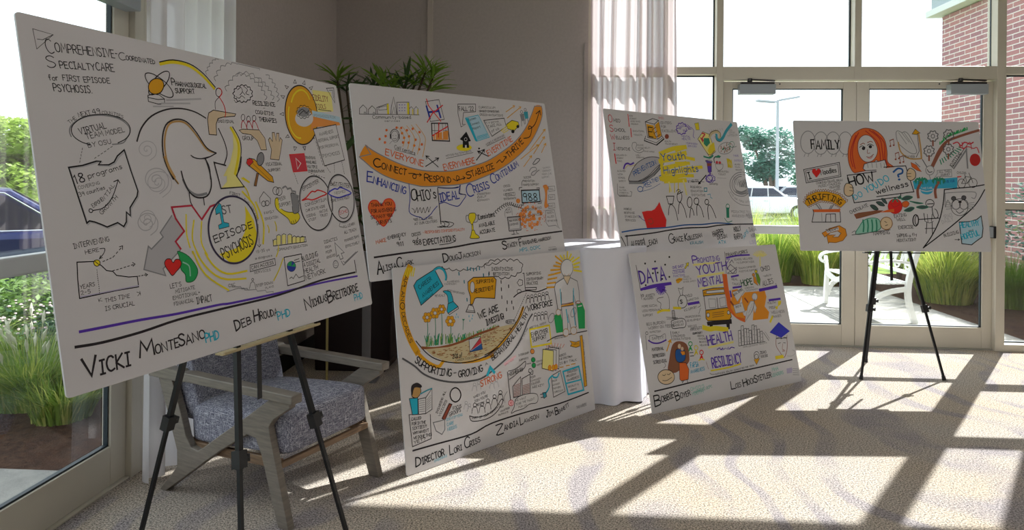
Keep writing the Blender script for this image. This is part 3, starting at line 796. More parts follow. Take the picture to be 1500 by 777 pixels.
L|3|dv|7.5|822 408 812 372 793 339 765 313 732 296 698 288 663 290 632 301 607 321 588 347 578 378 577 411 585 444 602 475 626 501 656 520 690 531 726 532 759 523 788 505 809 477 821 444
F|0|c|623 488 646 509 654 503 655 439 678 434 677 422 627 416 627 430 644 435 642 474 623 468
L|2|dk|2.4|623 488 646 509 654 503 655 439 678 434 677 422 627 416 627 430 644 435 642 474 623 468
T|ST|dg|27.9|5|656 469 703 473
T|EPISODE|k|24|4.2|599 368 798 412
T|PSYCHOSIS|k|39.1|4.2|628 307 790 349
T|FIRST|k|10.4|1.4|705 541 757 530
T|TWO|k|10.6|1.4|771 517 794 498
T|YEARS|k|10.7|1.4|802 489 825 433
L|0|k|2.7|830 422 829 419
L|0|k|2.7|829 416 828 414
L|0|k|2.7|828 410 828 408
L|0|k|2.7|827 404 827 402
L|0|k|2.7|826 398 826 396
L|0|k|2.7|825 393 825 390
L|0|k|2.7|825 387 824 384
L|0|k|2.7|824 381 823 379
L|0|k|2.7|823 375 823 373
L|0|k|2.7|822 369 822 367
L|0|k|2.7|821 364 821 361
L|0|k|2.7|820 358 820 356
L|0|k|2.7|820 352 819 350
L|0|k|2.7|819 346 818 344
L|0|k|2.7|808 345 817 335 827 344
T|CSC|k|10.9|1.4|631 207 664 208
L|1|lg|3.5|384 592 386 591 385 588 379 586 373 589 372 596 377 604 390 609 403 606 410 594 405 578 388 567 366 566 349 579 348 600 364 621 394 631 423 623 437 598 427 568 394 547
L|1|lg|3.3|327 453 329 452 327 449 323 448 318 451 317 457 321 463 332 467 343 463 349 453 344 440 330 432 312 432 298 444 297 461 311 478 335 485 359 477 370 456 362 431 336 415
L|0|g|2.5|618 193 677 198 705 194 706 187 743 182
"""
DRAWING['B'] = r"""
L|0|k|3.3|43 895 441 916
L|0|k|3.1|44 895 48 926 73 948 93 929 90 898
L|0|k|2.4|74 897 75 908 84 908 83 897
L|0|k|3.2|100 897 104 925 129 947 150 928 147 900
L|0|k|2.4|130 899 132 910 141 910 140 899
L|0|k|3.3|159 902 158 939 236 967 233 907
L|0|k|2.4|169 925 171 940 226 955 223 932 169 925
F|0|y|227 963 239 968 235 907 222 906
L|0|k|3.3|246 908 254 950 277 1009 284 952 286 910
L|0|k|2.5|255 912 272 951 276 913
L|0|k|3.4|288 910 295 979 379 986 372 913
F|0|y|365 982 378 983 372 915 358 914
L|0|v|4.2|308 965 314 965
L|0|v|4.2|326 966 332 967
L|0|v|4.2|345 968 350 968
L|0|v|4.2|306 948 311 948
L|0|v|4.2|324 949 329 950
L|0|v|4.2|342 951 348 951
L|0|v|4.2|304 931 309 931
L|0|v|4.2|322 932 327 933
L|0|v|4.2|340 934 345 934
L|0|k|2.6|371 912 376 947 391 961 404 949 399 913
F|0|y|396 944 404 949 399 913 394 913
L|0|k|2.6|406 914 411 949 426 964 439 951 434 916
F|0|y|431 947 439 951 434 916 428 915
T|Community-based|k|18.9|2.5|125 875 380 889
T|services|k|10.8|1.4|199 861 302 867
L|2|dk|3.6|498 999 600 1019 622 899 516 880
T|H|b|75.5|23.3|516 899 596 910
L|0|r|6.3|507 1016 516 976 595 886
L|0|r|6.3|492 874 538 930 623 986
L|2|dk|7.2|523 870 643 876 642 767 514 767
L|0|k|2.7|544 867 535 772
L|0|k|2.7|573 868 565 773
L|0|k|2.7|603 870 594 774
L|0|k|2.7|628 871 619 775
L|0|k|2.7|523 826 639 830
F|0|o|524 803 590 821 642 832 633 775 525 771
L|0|r|7.2|518 795 640 856
L|0|r|6.3|579 877 561 788
L|1|w|6.2|541 803 537 776
L|1|w|6.3|597 830 592 782
F|1|o2|162 761 159 756 153 754 148 756 147 761 150 766 155 769 160 767
F|1|o2|194 744 191 739 185 736 180 738 178 744 181 749 187 751 192 749
F|1|o2|203 780 200 775 194 772 189 774 187 779 190 785 196 787 201 785
F|1|o2|213 814 210 809 204 806 199 808 198 813 200 819 206 821 211 819
F|1|o2|282 832 279 826 273 824 267 826 266 831 269 836 275 839 280 837
F|1|o2|313 832 310 826 304 824 298 826 297 831 300 836 306 839 311 837
F|1|o2|315 801 312 796 306 793 300 795 299 801 302 806 308 809 313 807
F|1|o2|325 775 322 770 316 767 310 769 309 775 312 780 318 783 323 780
F|1|o2|314 748 311 743 305 740 299 742 298 748 301 753 307 756 312 754
F|1|o2|351 820 347 814 341 812 336 814 334 819 337 825 343 827 349 825
F|1|o2|359 784 356 779 350 776 345 778 343 784 346 789 352 792 358 790
F|1|o2|353 748 349 743 343 740 338 742 336 747 339 753 345 755 351 753
F|1|o2|391 830 388 825 382 822 376 824 375 829 378 835 384 838 390 836
F|1|o2|403 767 400 761 394 759 389 761 387 766 390 772 396 774 402 772
F|1|o2|389 732 385 727 379 724 374 727 372 732 375 737 381 740 387 738
F|1|o2|437 813 434 807 427 805 422 807 420 812 423 818 430 820 435 818
F|1|o2|443 741 440 735 434 733 428 735 427 741 430 746 436 749 442 746
F|1|o2|421 712 417 706 411 704 406 706 404 711 407 717 413 719 419 717
L|1|do|3.3|285 834 313 794 317 756 301 725
L|1|do|3.3|314 840 346 795 351 757 331 711
L|1|do|3.4|344 846 381 797 387 758 363 697
L|1|do|3.4|377 853 418 798 425 760 396 682
L|1|do|3.4|410 859 456 800 463 761 430 667
L|3|k|2.5|277 785 268 764 250 755 235 763 231 783 241 803 258 812 273 805
L|1|dk|4.1|225 772 225 783 227 794 233 805 240 813 250 819 259 822 268 820 276 815 282 807 285 797 284 785 281 774
L|0|dk|7.3|228 790 225 768
L|0|dk|7.4|285 793 282 770
L|1|k|3.3|282 768 265 750
L|1|g|2.4|215 737 235 753 251 746 265 750
L|0|k|2.4|243 787 244 782
L|0|k|2.5|263 788 264 783
L|1|k|2.5|243 768 254 766 263 771
T|Call centers|k|20.2|2.6|244 712 379 680
L|0|k|2.5|246 705 380 676
T|EVERYONE|o2|34.8|7.4|180 676 426 610
L|0|k|5.2|443 612 545 663
L|0|k|5.3|532 645 545 663 520 662
L|0|k|5.2|534 609 454 674
L|0|k|5.2|477 671 454 674 458 655
F|1|o3|61 725 85 708 136 680 232 638 334 605 450 586 626 586 763 610 920 650 1067 716 1189 784 1296 872 1373 969 1420 1038 1490 1043 1483 975 1413 869 1310 764 1168 670 1014 596 851 542 699 507 437 495 356 504 252 527 162 557 92 596 48 632 15 660
F|0|o3|60 726 126 669 73 657 15 660 88 609 152 602 143 670
L|1|g|6.1|61 725 85 708 136 680 232 638 334 605 450 586 626 586 763 610 920 650 1067 716 1189 784 1296 872 1373 969 1420 1038
L|1|g|6.1|15 660 48 632 92 596 162 557 252 527 356 504 437 495 699 507 851 542 1014 596 1168 670 1310 764 1413 869 1483 975 1490 1043
L|0|g|5.6|60 726 88 676 15 660
L|0|g|5.8|1420 1038 1490 1043
T|C|k|48.3|7|100 605 143 604
T|ONNECT|k|34.1|6.4|146 596 301 560
L|1|k|5|320 571 365 568 366 545 348 545 351 564 405 564
L|0|k|4.2|393 572 407 563 392 554
T|R|k|37.4|6.8|425 528 458 526
T|ESPOND|k|33.2|7|462 523 615 515
L|1|k|5|633 539 664 527 682 549 664 557 665 531 724 546
L|0|k|4.3|711 555 727 546 711 534
T|S|k|39|6.9|742 538 780 548
T|TABILIZE|k|34.4|7.1|785 551 976 604
L|1|k|5.6|999 639 1031 659 1049 644 1088 680
L|0|k|4.7|1067 682 1092 683 1087 667
T|THRIVE|k|35.3|7.7|1114 673 1267 779
L|1|k|6.1|1273 808 1333 823 1363 883 1342 895 1332 873 1398 910 1465 1009
L|0|k|6.3|1424 985 1468 1011 1469 979
T|EVERYWHERE|o2|34.8|6.8|576 588 822 637
T|EVERYTIME|o2|34.5|7.5|941 683 1170 788
L|0|k|6.3|835 655 912 724
L|0|k|6.3|906 704 912 724 886 716
L|0|k|6.3|937 681 854 711
L|0|k|6.2|880 713 854 711 866 695
F|0|k|877 729 874 725 868 723 862 724 861 729 864 733 870 735 875 733
L|2|dk|3.6|742 1002 887 1013 879 963 779 951 758 876 785 878 745 859 734 944
T|FALL '22|k|26.7|3.5|747 960 866 968
T|CURRICULUM|k|13.1|1.7|910 987 1053 996
T|COMMUNITY COMMUNICATIONS|k|13.1|1.7|910 963 1081 971
T|CRISIS NAVIGATIONS|k|13.1|1.7|910 940 1111 947
F|0|lb|789 918 898 943 967 804 854 773
F|0|c|785 916 813 918 864 774 845 776
L|2|c|3.6|789 918 898 943 967 804 854 773
T|System|k|14.1|1.8|815 901 875 917
T|Connect|k|14.1|1.8|826 872 899 890
T|Report|k|14.1|1.8|839 846 903 864
L|0|c|2.7|864 804 955 827
L|0|c|2.7|863 798 954 821
L|0|c|2.7|862 792 953 815
L|0|c|2.7|861 785 952 808
F|0|w|938 911 1118 936 1127 880 991 811
L|2|dk|4.7|938 911 1118 936 1127 880 991 811
T|It's gonna|k|13|1.7|945 890 1064 907
T|TAKE ALL|k|17.4|2.3|968 862 1088 890
T|of us.|k|17.3|2.3|993 835 1067 862
F|0|y|1132 896 1187 926 1242 917 1246 894 1191 854 1138 868
L|2|k|3.9|1132 896 1187 926 1242 917 1246 894 1191 854 1138 868
F|0|k|1197 852 1191 842 1179 838 1169 841 1166 851 1172 860 1184 864 1194 861
F|0|k|1247 887 1241 879 1231 875 1222 878 1219 886 1225 894 1235 898 1244 896
L|0|y|4.8|1075 849 1136 888
L|0|y|4.8|1085 843 1140 874
L|0|y|4.8|1094 837 1144 859
L|0|do|4.9|1142 979 1228 1026
L|0|do|4|1212 1029 1231 1027 1218 1010
L|0|do|4.9|1145 938 1285 1022
L|0|do|4|1268 1025 1288 1024 1276 1006
L|3|k|3|1297 989 1292 982 1284 978 1278 981 1276 988 1280 995 1288 999 1295 996
F|0|g|1267 972 1307 978 1305 931 1274 925
L|0|g|5|1274 925 1268 891
L|0|g|5|1296 930 1299 905
L|3|k|3|1335 1007 1330 999 1322 996 1315 998 1314 1005 1318 1013 1326 1016 1333 1014
F|0|c2|1305 990 1346 996 1344 948 1312 942
L|0|g|5|1312 942 1306 908
L|0|g|5.1|1334 947 1337 922
T|MOBILE RESPONSE|k|11.5|1.5|932 750 1102 818
L|0|k|2.8|936 746 1106 810
F|1|y|810 733 802 723 784 715 759 710 732 710 709 713 693 720 689 729 696 738 714 746 739 751 766 752 789 749 805 742
F|0|k|725 782 782 830 808 775 789 770 788 732 739 731 746 773
L|2|k|2.6|725 782 782 830 808 775 789 770 788 732 739 731 746 773
L|3|w|2.6|781 784 776 777 768 773 761 776 759 783 763 790 771 793 779 791
F|0|w|758 746 771 748 769 730 756 730
T|MOVING MULTI PATIENTS|k|10.8|1.4|601 671 803 706
L|0|k|2.6|601 661 816 702
L|0|do|5|1218 667 1406 771
L|0|do|5.1|1394 754 1406 771 1381 767
L|0|do|5.1|1346 706 1478 829
L|0|do|5.2|1473 811 1478 829 1453 820
L|0|do|4.9|1237 618 1326 693
L|0|do|5|1320 676 1326 693 1302 686
L|0|do|5.2|1425 716 1480 782
L|0|do|5.2|1479 764 1480 782 1457 771
L|0|do|5.1|1316 730 1494 881
L|0|do|5.2|1488 863 1494 881 1469 873
T|E|b|53.8|6.9|46 527 78 522
T|NHANCING|b|39.4|6.2|82 517 283 454
L|1|b|4.7|313 512 310 432 294 358 329 331 368 321 387 308 438 335 456 352 492 381
T|O|k|59.9|7.4|316 420 356 416
T|HIO's|k|57.9|6.7|361 414 494 426
L|1|k|2.8|314 374 328 365 331 348 350 377 351 347 371 376 377 346 394 375 401 345 423 378 426 348 444 378
L|0|k|5.8|510 484 504 277
L|1|b|5|511 489 562 484 618 483 664 487 683 500 664 451 716 441 685 406 646 376 592 386 550 401 510 393
L|1|k|4|511 490 563 486 624 485 664 491
L|0|k|4.1|683 500 669 451 716 441
T|IDEAL|b|48.6|6.9|518 406 664 420
L|1|k|3.8|475 261 517 259 531 280 501 294
L|1|k|3.9|491 264 539 258 564 278 517 293
L|1|k|3.9|508 268 561 256 597 276 533 292
F|1|o2|120 396 146 426 185 429 206 397 192 359 158 321 119 284 82 318 49 353 37 388 58 421 95 423
L|3|r|5.2|120 396 146 426 185 429 206 397 192 359 158 321 119 284 82 318 49 353 37 388 58 421 95 423
T|THANK YOU|k|18.6|4.4|55 389 185 396
T|FOR ANSWERING|k|18.6|4.4|53 357 209 364
T|SO MANY 988|k|18.4|4.3|47 325 181 334
T|SURVEYS|k|18.4|4.3|77 292 173 304
T|988 CALLS ARE|k|13.4|1.7|317 303 450 309
T|AT OUR CENTERS|k|13.4|1.7|320 280 479 289
T|MAKE|o2|18.2|4.3|62 192 126 203
T|-EMERGENCY|k|17.1|3.5|129 211 256 226
L|0|k|2.7|213 220 210 204
L|0|k|2.7|207 210 210 204 215 209
T|911|k|22.8|4.4|191 171 232 172
T|CRISIS|k|16.1|3.7|293 217 355 225
L|0|k|2.7|331 216 329 201
L|0|k|2.7|325 207 329 201 334 207
T|988|k|26.2|4.6|294 171 352 172
T|- RESPONSES CONFIDENTIALITY|o2|13.7|3.9|370 229 674 230
T|EXPECTATIONS|k|31.5|4.8|366 164 598 176
L|1|k|3.9|475 159 546 162 594 172
T|A|k|63.1|8.4|50 35 86 37
T|LISIA|k|29.2|6|92 46 172 56
T|C|k|50.7|7|178 57 212 59
T|LARK|k|24.2|5.3|214 58 284 68
T|D|k|52.4|7.6|492 56 530 61
T|OUG|k|25.7|5.8|536 64 598 68
T|J|k|35.1|6.9|603 67 631 68
T|ACKSON|k|23.3|6|636 70 772 81
L|1|dk|9.8|41 124 267 133 553 138 763 152 1047 162 1295 171 1515 178
T|C|b|71.4|7.3|725 429 778 432
T|RISIS|b|40.7|6.6|786 451 915 482
T|C|b|58.1|6.8|938 507 979 515
T|ONTINUUM|b|36.7|6|985 523 1192 623
T|CONSISTENCY|k|10.2|1.3|816 439 914 443
L|1|k|2.3|816 451 806 443 813 437
T|SELF|k|10.1|1.3|813 419 878 425
L|1|k|2.3|813 432 803 424 810 418
T|COMMUNITY|k|10.1|1.3|809 400 901 404
L|1|k|2.3|809 412 800 404 807 399
F|1|y|725 328 771 328 766 296 746 273 739 262 732 262 722 278 715 302
L|3|dk|3.6|725 328 771 328 766 296 746 273 739 262 732 262 722 278 715 302
L|1|g|5.4|721 318 697 315 697 283 724 274
L|1|g|5.5|770 320 792 311 779 280 752 273
F|0|y|732 262 743 261 741 226 728 225
L|2|dk|2.7|732 262 743 261 741 226 728 225
F|1|y|729 227 747 226 754 206 775 192 774 178 709 182 716 200
L|3|dk|3.6|729 227 747 226 754 206 775 192 774 178 709 182 716 200
T|Consistent|k|28.7|4.7|791 289 928 304
T|AVAILABLE|k|21.4|3.7|788 241 919 255
T|ACCURATE|k|21.3|3.7|787 201 914 212
L|0|k|4.8|943 342 932 331 946 321
L|0|k|4.8|962 353 951 341 965 331
L|0|k|4.8|980 362 969 351 983 341
L|0|k|4.8|999 371 988 360 1001 349
L|0|k|4.9|1017 379 1006 367 1020 357
L|0|k|4.9|1035 384 1024 373 1038 362
L|0|k|4.9|1052 387 1041 376 1055 365
L|0|k|4.9|1070 388 1059 377 1073 366
L|0|k|5|1087 387 1076 375 1090 365
L|0|k|5|1103 379 1092 368 1106 357
L|0|k|5|1120 375 1108 364 1123 353
L|0|k|5|1137 372 1125 360 1140 349
L|0|k|5|1154 368 1142 356 1157 345
L|0|k|5|1171 364 1159 352 1174 341
T|CRISIS|k|12.1|1.6|1032 483 1091 489
T|NUMBER|k|12.1|1.6|1027 456 1107 462
T|CONSULT|k|12|1.6|1023 430 1115 434
T|TEXTER/CHATS|k|12|1.6|1018 403 1128 407
L|2|k|2|1042 444 1124 450 1124 431 1042 426
F|0|lb|1185 461 1351 463 1346 384 1178 380
L|2|dk|8.3|1185 461 1351 463 1346 384 1178 380
T|988|k|48.1|6.2|1194 393 1321 394
L|0|k|4.1|1165 462 1169 479 1195 481
L|0|k|4.2|1328 474 1356 476 1355 468
L|0|k|4.1|1162 370 1185 365 1194 380
L|0|k|4.2|1362 393 1354 373 1321 372
T|SUICIDE|k|12.5|1.6|1222 539 1292 543
T|PREVENTION|k|12.5|1.6|1217 515 1322 518
T|RAPID SUPPORT|k|12.5|1.6|1213 490 1357 493
L|1|k|3.1|1216 530 1199 513 1197 491
F|1|o|1394 488 1427 494 1442 471 1426 453 1409 374 1421 356 1390 341 1381 357 1403 418 1404 463
L|3|o2|3.2|1394 488 1427 494 1442 471 1426 453 1409 374 1421 356 1390 341 1381 357 1403 418 1404 463
L|2|k|2.2|1445 484 1508 486 1504 454 1441 451
T|CALL|k|11.3|1.5|1448 460 1492 463
L|2|k|2.2|1433 426 1496 428 1492 396 1429 394
T|TEXT|k|11.2|1.5|1436 402 1480 405
L|2|k|2.2|1421 369 1484 370 1480 338 1417 336
T|CHAT|k|11.1|1.4|1424 345 1469 347
T|SAMHSA|g|11.4|1.5|1417 604 1490 612
T|COMMUNITY|g|11.4|1.5|1409 582 1495 590
T|PEER LINE|g|11.3|1.5|1401 561 1494 568
T|SUPPORT|g|11.3|1.5|1393 539 1468 546
F|1|o4|1306 337 1301 331 1293 328 1285 331 1284 338 1288 345 1296 347 1304 344
L|3|o2|2.1|1306 337 1301 331 1293 328 1285 331 1284 338 1288 345 1296 347 1304 344
F|1|o|1300 236 1296 229 1287 227 1280 230 1278 237 1283 243 1291 246 1298 242
L|3|o2|2.1|1300 236 1296 229 1287 227 1280 230 1278 237 1283 243 1291 246 1298 242
F|1|o|1351 303 1346 297 1337 294 1330 297 1328 304 1333 311 1341 313 1349 310
L|3|o2|2.1|1351 303 1346 297 1337 294 1330 297 1328 304 1333 311 1341 313 1349 310
F|1|o4|1240 237 1235 231 1227 229 1220 232 1218 239 1223 245 1231 247 1238 244
L|3|o2|2|1240 237 1235 231 1227 229 1220 232 1218 239 1223 245 1231 247 1238 244
F|1|o|1243 269 1238 263 1230 260 1223 263 1221 270 1226 277 1234 279 1241 276
L|3|o2|2|1243 269 1238 263 1230 260 1223 263 1221 270 1226 277 1234 279 1241 276
F|1|o|1187 332 1183 326 1175 323 1168 326 1166 333 1170 340 1178 342 1185 339
L|3|o2|2|1187 332 1183 326 1175 323 1168 326 1166 333 1170 340 1178 342 1185 339
F|1|o4|1282 349 1277 343 1269 340 1262 343 1260 350 1265 357 1273 359 1280 356
L|3|o2|2.1|1282 349 1277 343 1269 340 1262 343 1260 350 1265 357 1273 359 1280 356
F|1|o|1224 268 1220 261 1212 259 1205 262 1203 269 1207 275 1215 277 1222 274
L|3|o2|2|1224 268 1220 261 1212 259 1205 262 1203 269 1207 275 1215 277 1222 274
F|1|o|1246 217 1241 211 1233 208 1226 212 1224 218 1229 225 1237 227 1244 224
L|3|o2|2|1246 217 1241 211 1233 208 1226 212 1224 218 1229 225 1237 227 1244 224
F|1|o4|1184 281 1180 275 1172 272 1165 275 1163 282 1167 288 1175 291 1182 288
L|3|o2|2|1184 281 1180 275 1172 272 1165 275 1163 282 1167 288 1175 291 1182 288
F|1|o|1189 309 1185 302 1177 300 1170 303 1168 310 1172 316 1180 319 1187 316
L|3|o2|2|1189 309 1185 302 1177 300 1170 303 1168 310 1172 316 1180 319 1187 316
F|1|o|1169 276 1164 269 1156 267 1149 270 1148 277 1152 283 1160 286 1167 283
L|3|o2|2|1169 276 1164 269 1156 267 1149 270 1148 277 1152 283 1160 286 1167 283
F|1|o4|1160 282 1156 276 1148 274 1141 277 1139 283 1143 290 1151 292 1158 289
L|3|o2|2|1160 282 1156 276 1148 274 1141 277 1139 283 1143 290 1151 292 1158 289
F|1|o|1228 231 1224 224 1215 222 1208 225 1206 232 1211 238 1219 240 1226 237
L|3|o2|2|1228 231 1224 224 1215 222 1208 225 1206 232 1211 238 1219 240 1226 237
F|1|o|1306 248 1302 242 1293 239 1286 242 1284 249 1289 256 1297 258 1304 255
L|3|o2|2.1|1306 248 1302 242 1293 239 1286 242 1284 249 1289 256 1297 258 1304 255
F|1|o4|1251 289 1247 282 1239 280 1232 283 1230 289 1234 296 1242 298 1250 295
L|3|o2|2|1251 289 1247 282 1239 280 1232 283 1230 289 1234 296 1242 298 1250 295
F|1|o|1192 254 1188 248 1180 246 1173 249 1171 255 1175 262 1184 264 1191 261
L|3|o2|2|1192 254 1188 248 1180 246 1173 249 1171 255 1175 262 1184 264 1191 261
F|1|o|1152 300 1148 294 1140 291 1133 294 1131 301 1136 308 1143 310 1150 307
L|3|o2|2|1152 300 1148 294 1140 291 1133 294 1131 301 1136 308 1143 310 1150 307
F|1|o4|1270 235 1265 228 1257 226 1250 229 1248 236 1252 242 1260 245 1268 242
L|3|o2|2.1|1270 235 1265 228 1257 226 1250 229 1248 236 1252 242 1260 245 1268 242
F|1|o|1213 346 1209 339 1201 337 1194 340 1192 346 1196 353 1204 355 1211 352
L|3|o2|2|1213 346 1209 339 1201 337 1194 340 1192 346 1196 353 1204 355 1211 352
F|1|o|1323 318 1318 311 1310 309 1303 312 1301 318 1305 325 1314 328 1321 324
L|3|o2|2.1|1323 318 1318 311 1310 309 1303 312 1301 318 1305 325 1314 328 1321 324
F|1|o4|1279 236 1274 229 1266 227 1259 230 1257 237 1261 243 1270 246 1277 243
L|3|o2|2.1|1279 236 1274 229 1266 227 1259 230 1257 237 1261 243 1270 246 1277 243
F|1|o|1277 292 1273 286 1265 283 1258 286 1256 293 1260 300 1268 302 1276 299
L|3|o2|2.1|1277 292 1273 286 1265 283 1258 286 1256 293 1260 300 1268 302 1276 299
F|1|o|1345 316 1341 310 1332 307 1325 310 1323 317 1328 324 1336 326 1343 323
L|3|o2|2.1|1345 316 1341 310 1332 307 1325 310 1323 317 1328 324 1336 326 1343 323
F|1|o4|1233 352 1229 346 1220 343 1213 346 1211 353 1216 359 1224 362 1231 359
L|3|o2|2|1233 352 1229 346 1220 343 1213 346 1211 353 1216 359 1224 362 1231 359
F|1|o|1162 243 1157 237 1149 234 1142 238 1140 244 1145 251 1153 253 1160 250
L|3|o2|2|1162 243 1157 237 1149 234 1142 238 1140 244 1145 251 1153 253 1160 250
F|1|o|1248 316 1244 309 1236 307 1229 310 1227 317 1231 323 1239 325 1247 322
L|3|o2|2|1248 316 1244 309 1236 307 1229 310 1227 317 1231 323 1239 325 1247 322
F|1|o4|1201 337 1196 330 1188 328 1181 331 1179 337 1184 344 1192 346 1199 343
L|3|o2|2|1201 337 1196 330 1188 328 1181 331 1179 337 1184 344 1192 346 1199 343
F|1|o|1266 273 1261 266 1253 264 1246 267 1244 274 1248 280 1257 283 1264 280
L|3|o2|2.1|1266 273 1261 266 1253 264 1246 267 1244 274 1248 280 1257 283 1264 280
F|1|o|1192 301 1187 295 1179 292 1172 296 1170 302 1175 309 1183 311 1190 308
L|3|o2|2|1192 301 1187 295 1179 292 1172 296 1170 302 1175 309 1183 311 1190 308
F|1|o4|1196 298 1191 292 1183 289 1176 292 1174 299 1179 305 1187 308 1194 305
L|3|o2|2|1196 298 1191 292 1183 289 1176 292 1174 299 1179 305 1187 308 1194 305
F|1|o|1273 285 1268 279 1260 276 1253 279 1251 286 1256 292 1264 295 1271 292
L|3|o2|2.1|1273 285 1268 279 1260 276 1253 279 1251 286 1256 292 1264 295 1271 292
F|1|o|1280 273 1275 266 1267 264 1260 267 1258 274 1262 280 1270 283 1278 279
L|3|o2|2.1|1280 273 1275 266 1267 264 1260 267 1258 274 1262 280 1270 283 1278 279
F|1|o4|1175 314 1170 308 1162 305 1155 308 1153 315 1158 321 1166 324 1173 321
L|3|o2|2|1175 314 1170 308 1162 305 1155 308 1153 315 1158 321 1166 324 1173 321
F|1|o|1169 300 1165 294 1157 292 1150 295 1148 301 1152 308 1160 310 1167 307
L|3|o2|2|1169 300 1165 294 1157 292 1150 295 1148 301 1152 308 1160 310 1167 307
F|1|o|1161 309 1157 303 1149 301 1142 304 1140 310 1144 317 1152 319 1159 316
L|3|o2|2|1161 309 1157 303 1149 301 1142 304 1140 310 1144 317 1152 319 1159 316
F|1|o4|1181 227 1177 221 1169 219 1162 222 1160 229 1165 235 1173 237 1180 234
L|3|o2|2|1181 227 1177 221 1169 219 1162 222 1160 229 1165 235 1173 237 1180 234
F|1|o|1236 304 1232 297 1224 295 1216 298 1215 305 1219 311 1227 314 1234 311
L|3|o2|2|1236 304 1232 297 1224 295 1216 298 1215 305 1219 311 1227 314 1234 311
F|1|o|1209 323 1204 316 1196 314 1189 317 1187 324 1192 330 1200 333 1207 330
L|3|o2|2|1209 323 1204 316 1196 314 1189 317 1187 324 1192 330 1200 333 1207 330
F|1|o4|1252 248 1247 241 1239 239 1232 242 1230 249 1234 255 1243 257 1250 254
L|3|o2|2|1252 248 1247 241 1239 239 1232 242 1230 249 1234 255 1243 257 1250 254
F|1|o|1145 275 1141 268 1133 266 1126 269 1124 276 1128 282 1136 284 1143 281
L|3|o2|2|1145 275 1141 268 1133 266 1126 269 1124 276 1128 282 1136 284 1143 281
F|1|o|1207 269 1203 262 1195 260 1188 263 1186 270 1190 276 1198 279 1205 276
L|3|o2|2|1207 269 1203 262 1195 260 1188 263 1186 270 1190 276 1198 279 1205 276
F|1|o4|1237 294 1233 288 1225 285 1218 288 1216 295 1220 302 1228 304 1236 301
L|3|o2|2|1237 294 1233 288 1225 285 1218 288 1216 295 1220 302 1228 304 1236 301
F|1|o|1327 270 1322 263 1314 261 1307 264 1305 271 1309 278 1318 280 1325 277
L|3|o2|2.1|1327 270 1322 263 1314 261 1307 264 1305 271 1309 278 1318 280 1325 277
F|1|o|1176 263 1172 257 1164 255 1157 258 1155 264 1159 271 1167 273 1174 270
L|3|o2|2|1176 263 1172 257 1164 255 1157 258 1155 264 1159 271 1167 273 1174 270
F|1|o4|1225 242 1221 235 1213 233 1206 236 1204 243 1208 249 1216 252 1223 248
L|3|o2|2|1225 242 1221 235 1213 233 1206 236 1204 243 1208 249 1216 252 1223 248
L|0|o2|4|1154 350 1159 350
L|0|o2|4.2|1289 376 1294 376
L|0|o2|4.1|1242 380 1247 380
L|0|o2|4.2|1342 270 1347 270
L|0|o2|4.2|1355 312 1360 312
L|0|o2|4.2|1316 322 1321 322
L|0|o2|4|1134 280 1139 279
L|0|o2|4|1126 314 1130 314
L|0|o2|4.2|1331 279 1336 278
L|0|o2|4|1191 201 1196 200
L|0|o2|4.1|1255 352 1259 351
L|0|o2|4.1|1272 348 1277 348
L|0|o2|4|1172 333 1177 333
L|0|o2|4.2|1369 281 1374 281
L|0|o2|4.1|1246 224 1250 223
L|0|o2|4.2|1371 293 1376 293
L|0|o2|4|1182 201 1187 200
L|0|o2|4|1119 313 1124 313
L|0|o2|4.1|1255 198 1260 198
L|0|o2|4.1|1199 377 1204 376
L|0|o2|4.2|1323 328 1328 328
L|0|o2|4|1163 242 1168 242
L|0|o2|4.1|1279 238 1284 238
L|0|o2|4|1181 215 1186 215
L|0|o2|4.2|1358 281 1363 281
L|0|o2|4|1168 232 1173 232
L|0|o2|4.2|1294 356 1299 355
L|0|o2|4|1175 222 1180 222
L|0|o2|4.1|1219 347 1224 347
L|0|o2|4.2|1323 294 1328 294
L|0|o2|4.1|1250 377 1255 377
L|0|o2|4.2|1362 273 1367 273
L|0|o2|4|1145 234 1149 233
L|0|o2|4.2|1323 281 1328 281
L|0|o2|4.1|1275 202 1280 201
L|0|o2|4.1|1260 206 1265 206
L|0|o2|4.2|1368 323 1373 323
L|0|o2|4|1164 233 1168 233
L|0|o2|4|1111 306 1115 306
L|0|o2|4.2|1323 230 1328 230
L|0|o2|4.2|1289 373 1294 373
L|0|o2|4.2|1366 261 1371 261
L|0|o2|4.2|1315 246 1320 246
L|0|o2|4|1141 350 1145 350
L|0|o2|4|1146 215 1151 215
L|0|o2|4|1139 311 1143 311
L|0|o2|4|1183 232 1188 231
L|0|o2|4.2|1312 255 1317 254
L|0|o2|4.1|1197 377 1202 377
L|0|o2|4.1|1271 235 1275 235
L|0|o2|4.2|1352 290 1357 290
L|0|o2|4|1145 255 1149 255
L|0|o2|4|1135 341 1139 341
L|0|o2|4|1126 273 1131 273
L|0|o2|4.2|1357 251 1362 251
L|0|o2|4.2|1343 268 1348 268
L|0|o2|4.2|1293 340 1298 340
L|0|o2|4.1|1235 381 1239 381
L|0|o2|4|1158 354 1162 354
L|0|o2|4.2|1311 238 1316 238
F|1|o|1160 393 1153 384 1141 380 1130 385 1127 394 1133 404 1146 407 1157 403
L|3|o2|3|1160 393 1153 384 1141 380 1130 385 1127 394 1133 404 1146 407 1157 403
T|A COORDINATED|k|13.8|1.8|1153 323 1352 338
T|RESPONSE|k|15.3|2|1163 280 1343 297
L|2|g|4.3|1384 323 1471 325 1473 291 1481 220 1496 197 1462 221 1391 218 1373 243
T|1000's|k|14.2|1.8|1394 299 1457 303
T|ALLIES|k|12.6|1.6|1392 273 1460 276
T|OF PARTNERS|k|10.2|1.3|1389 247 1485 248
L|2|dk|4.9|1030 293 1142 295 1135 208 1030 206
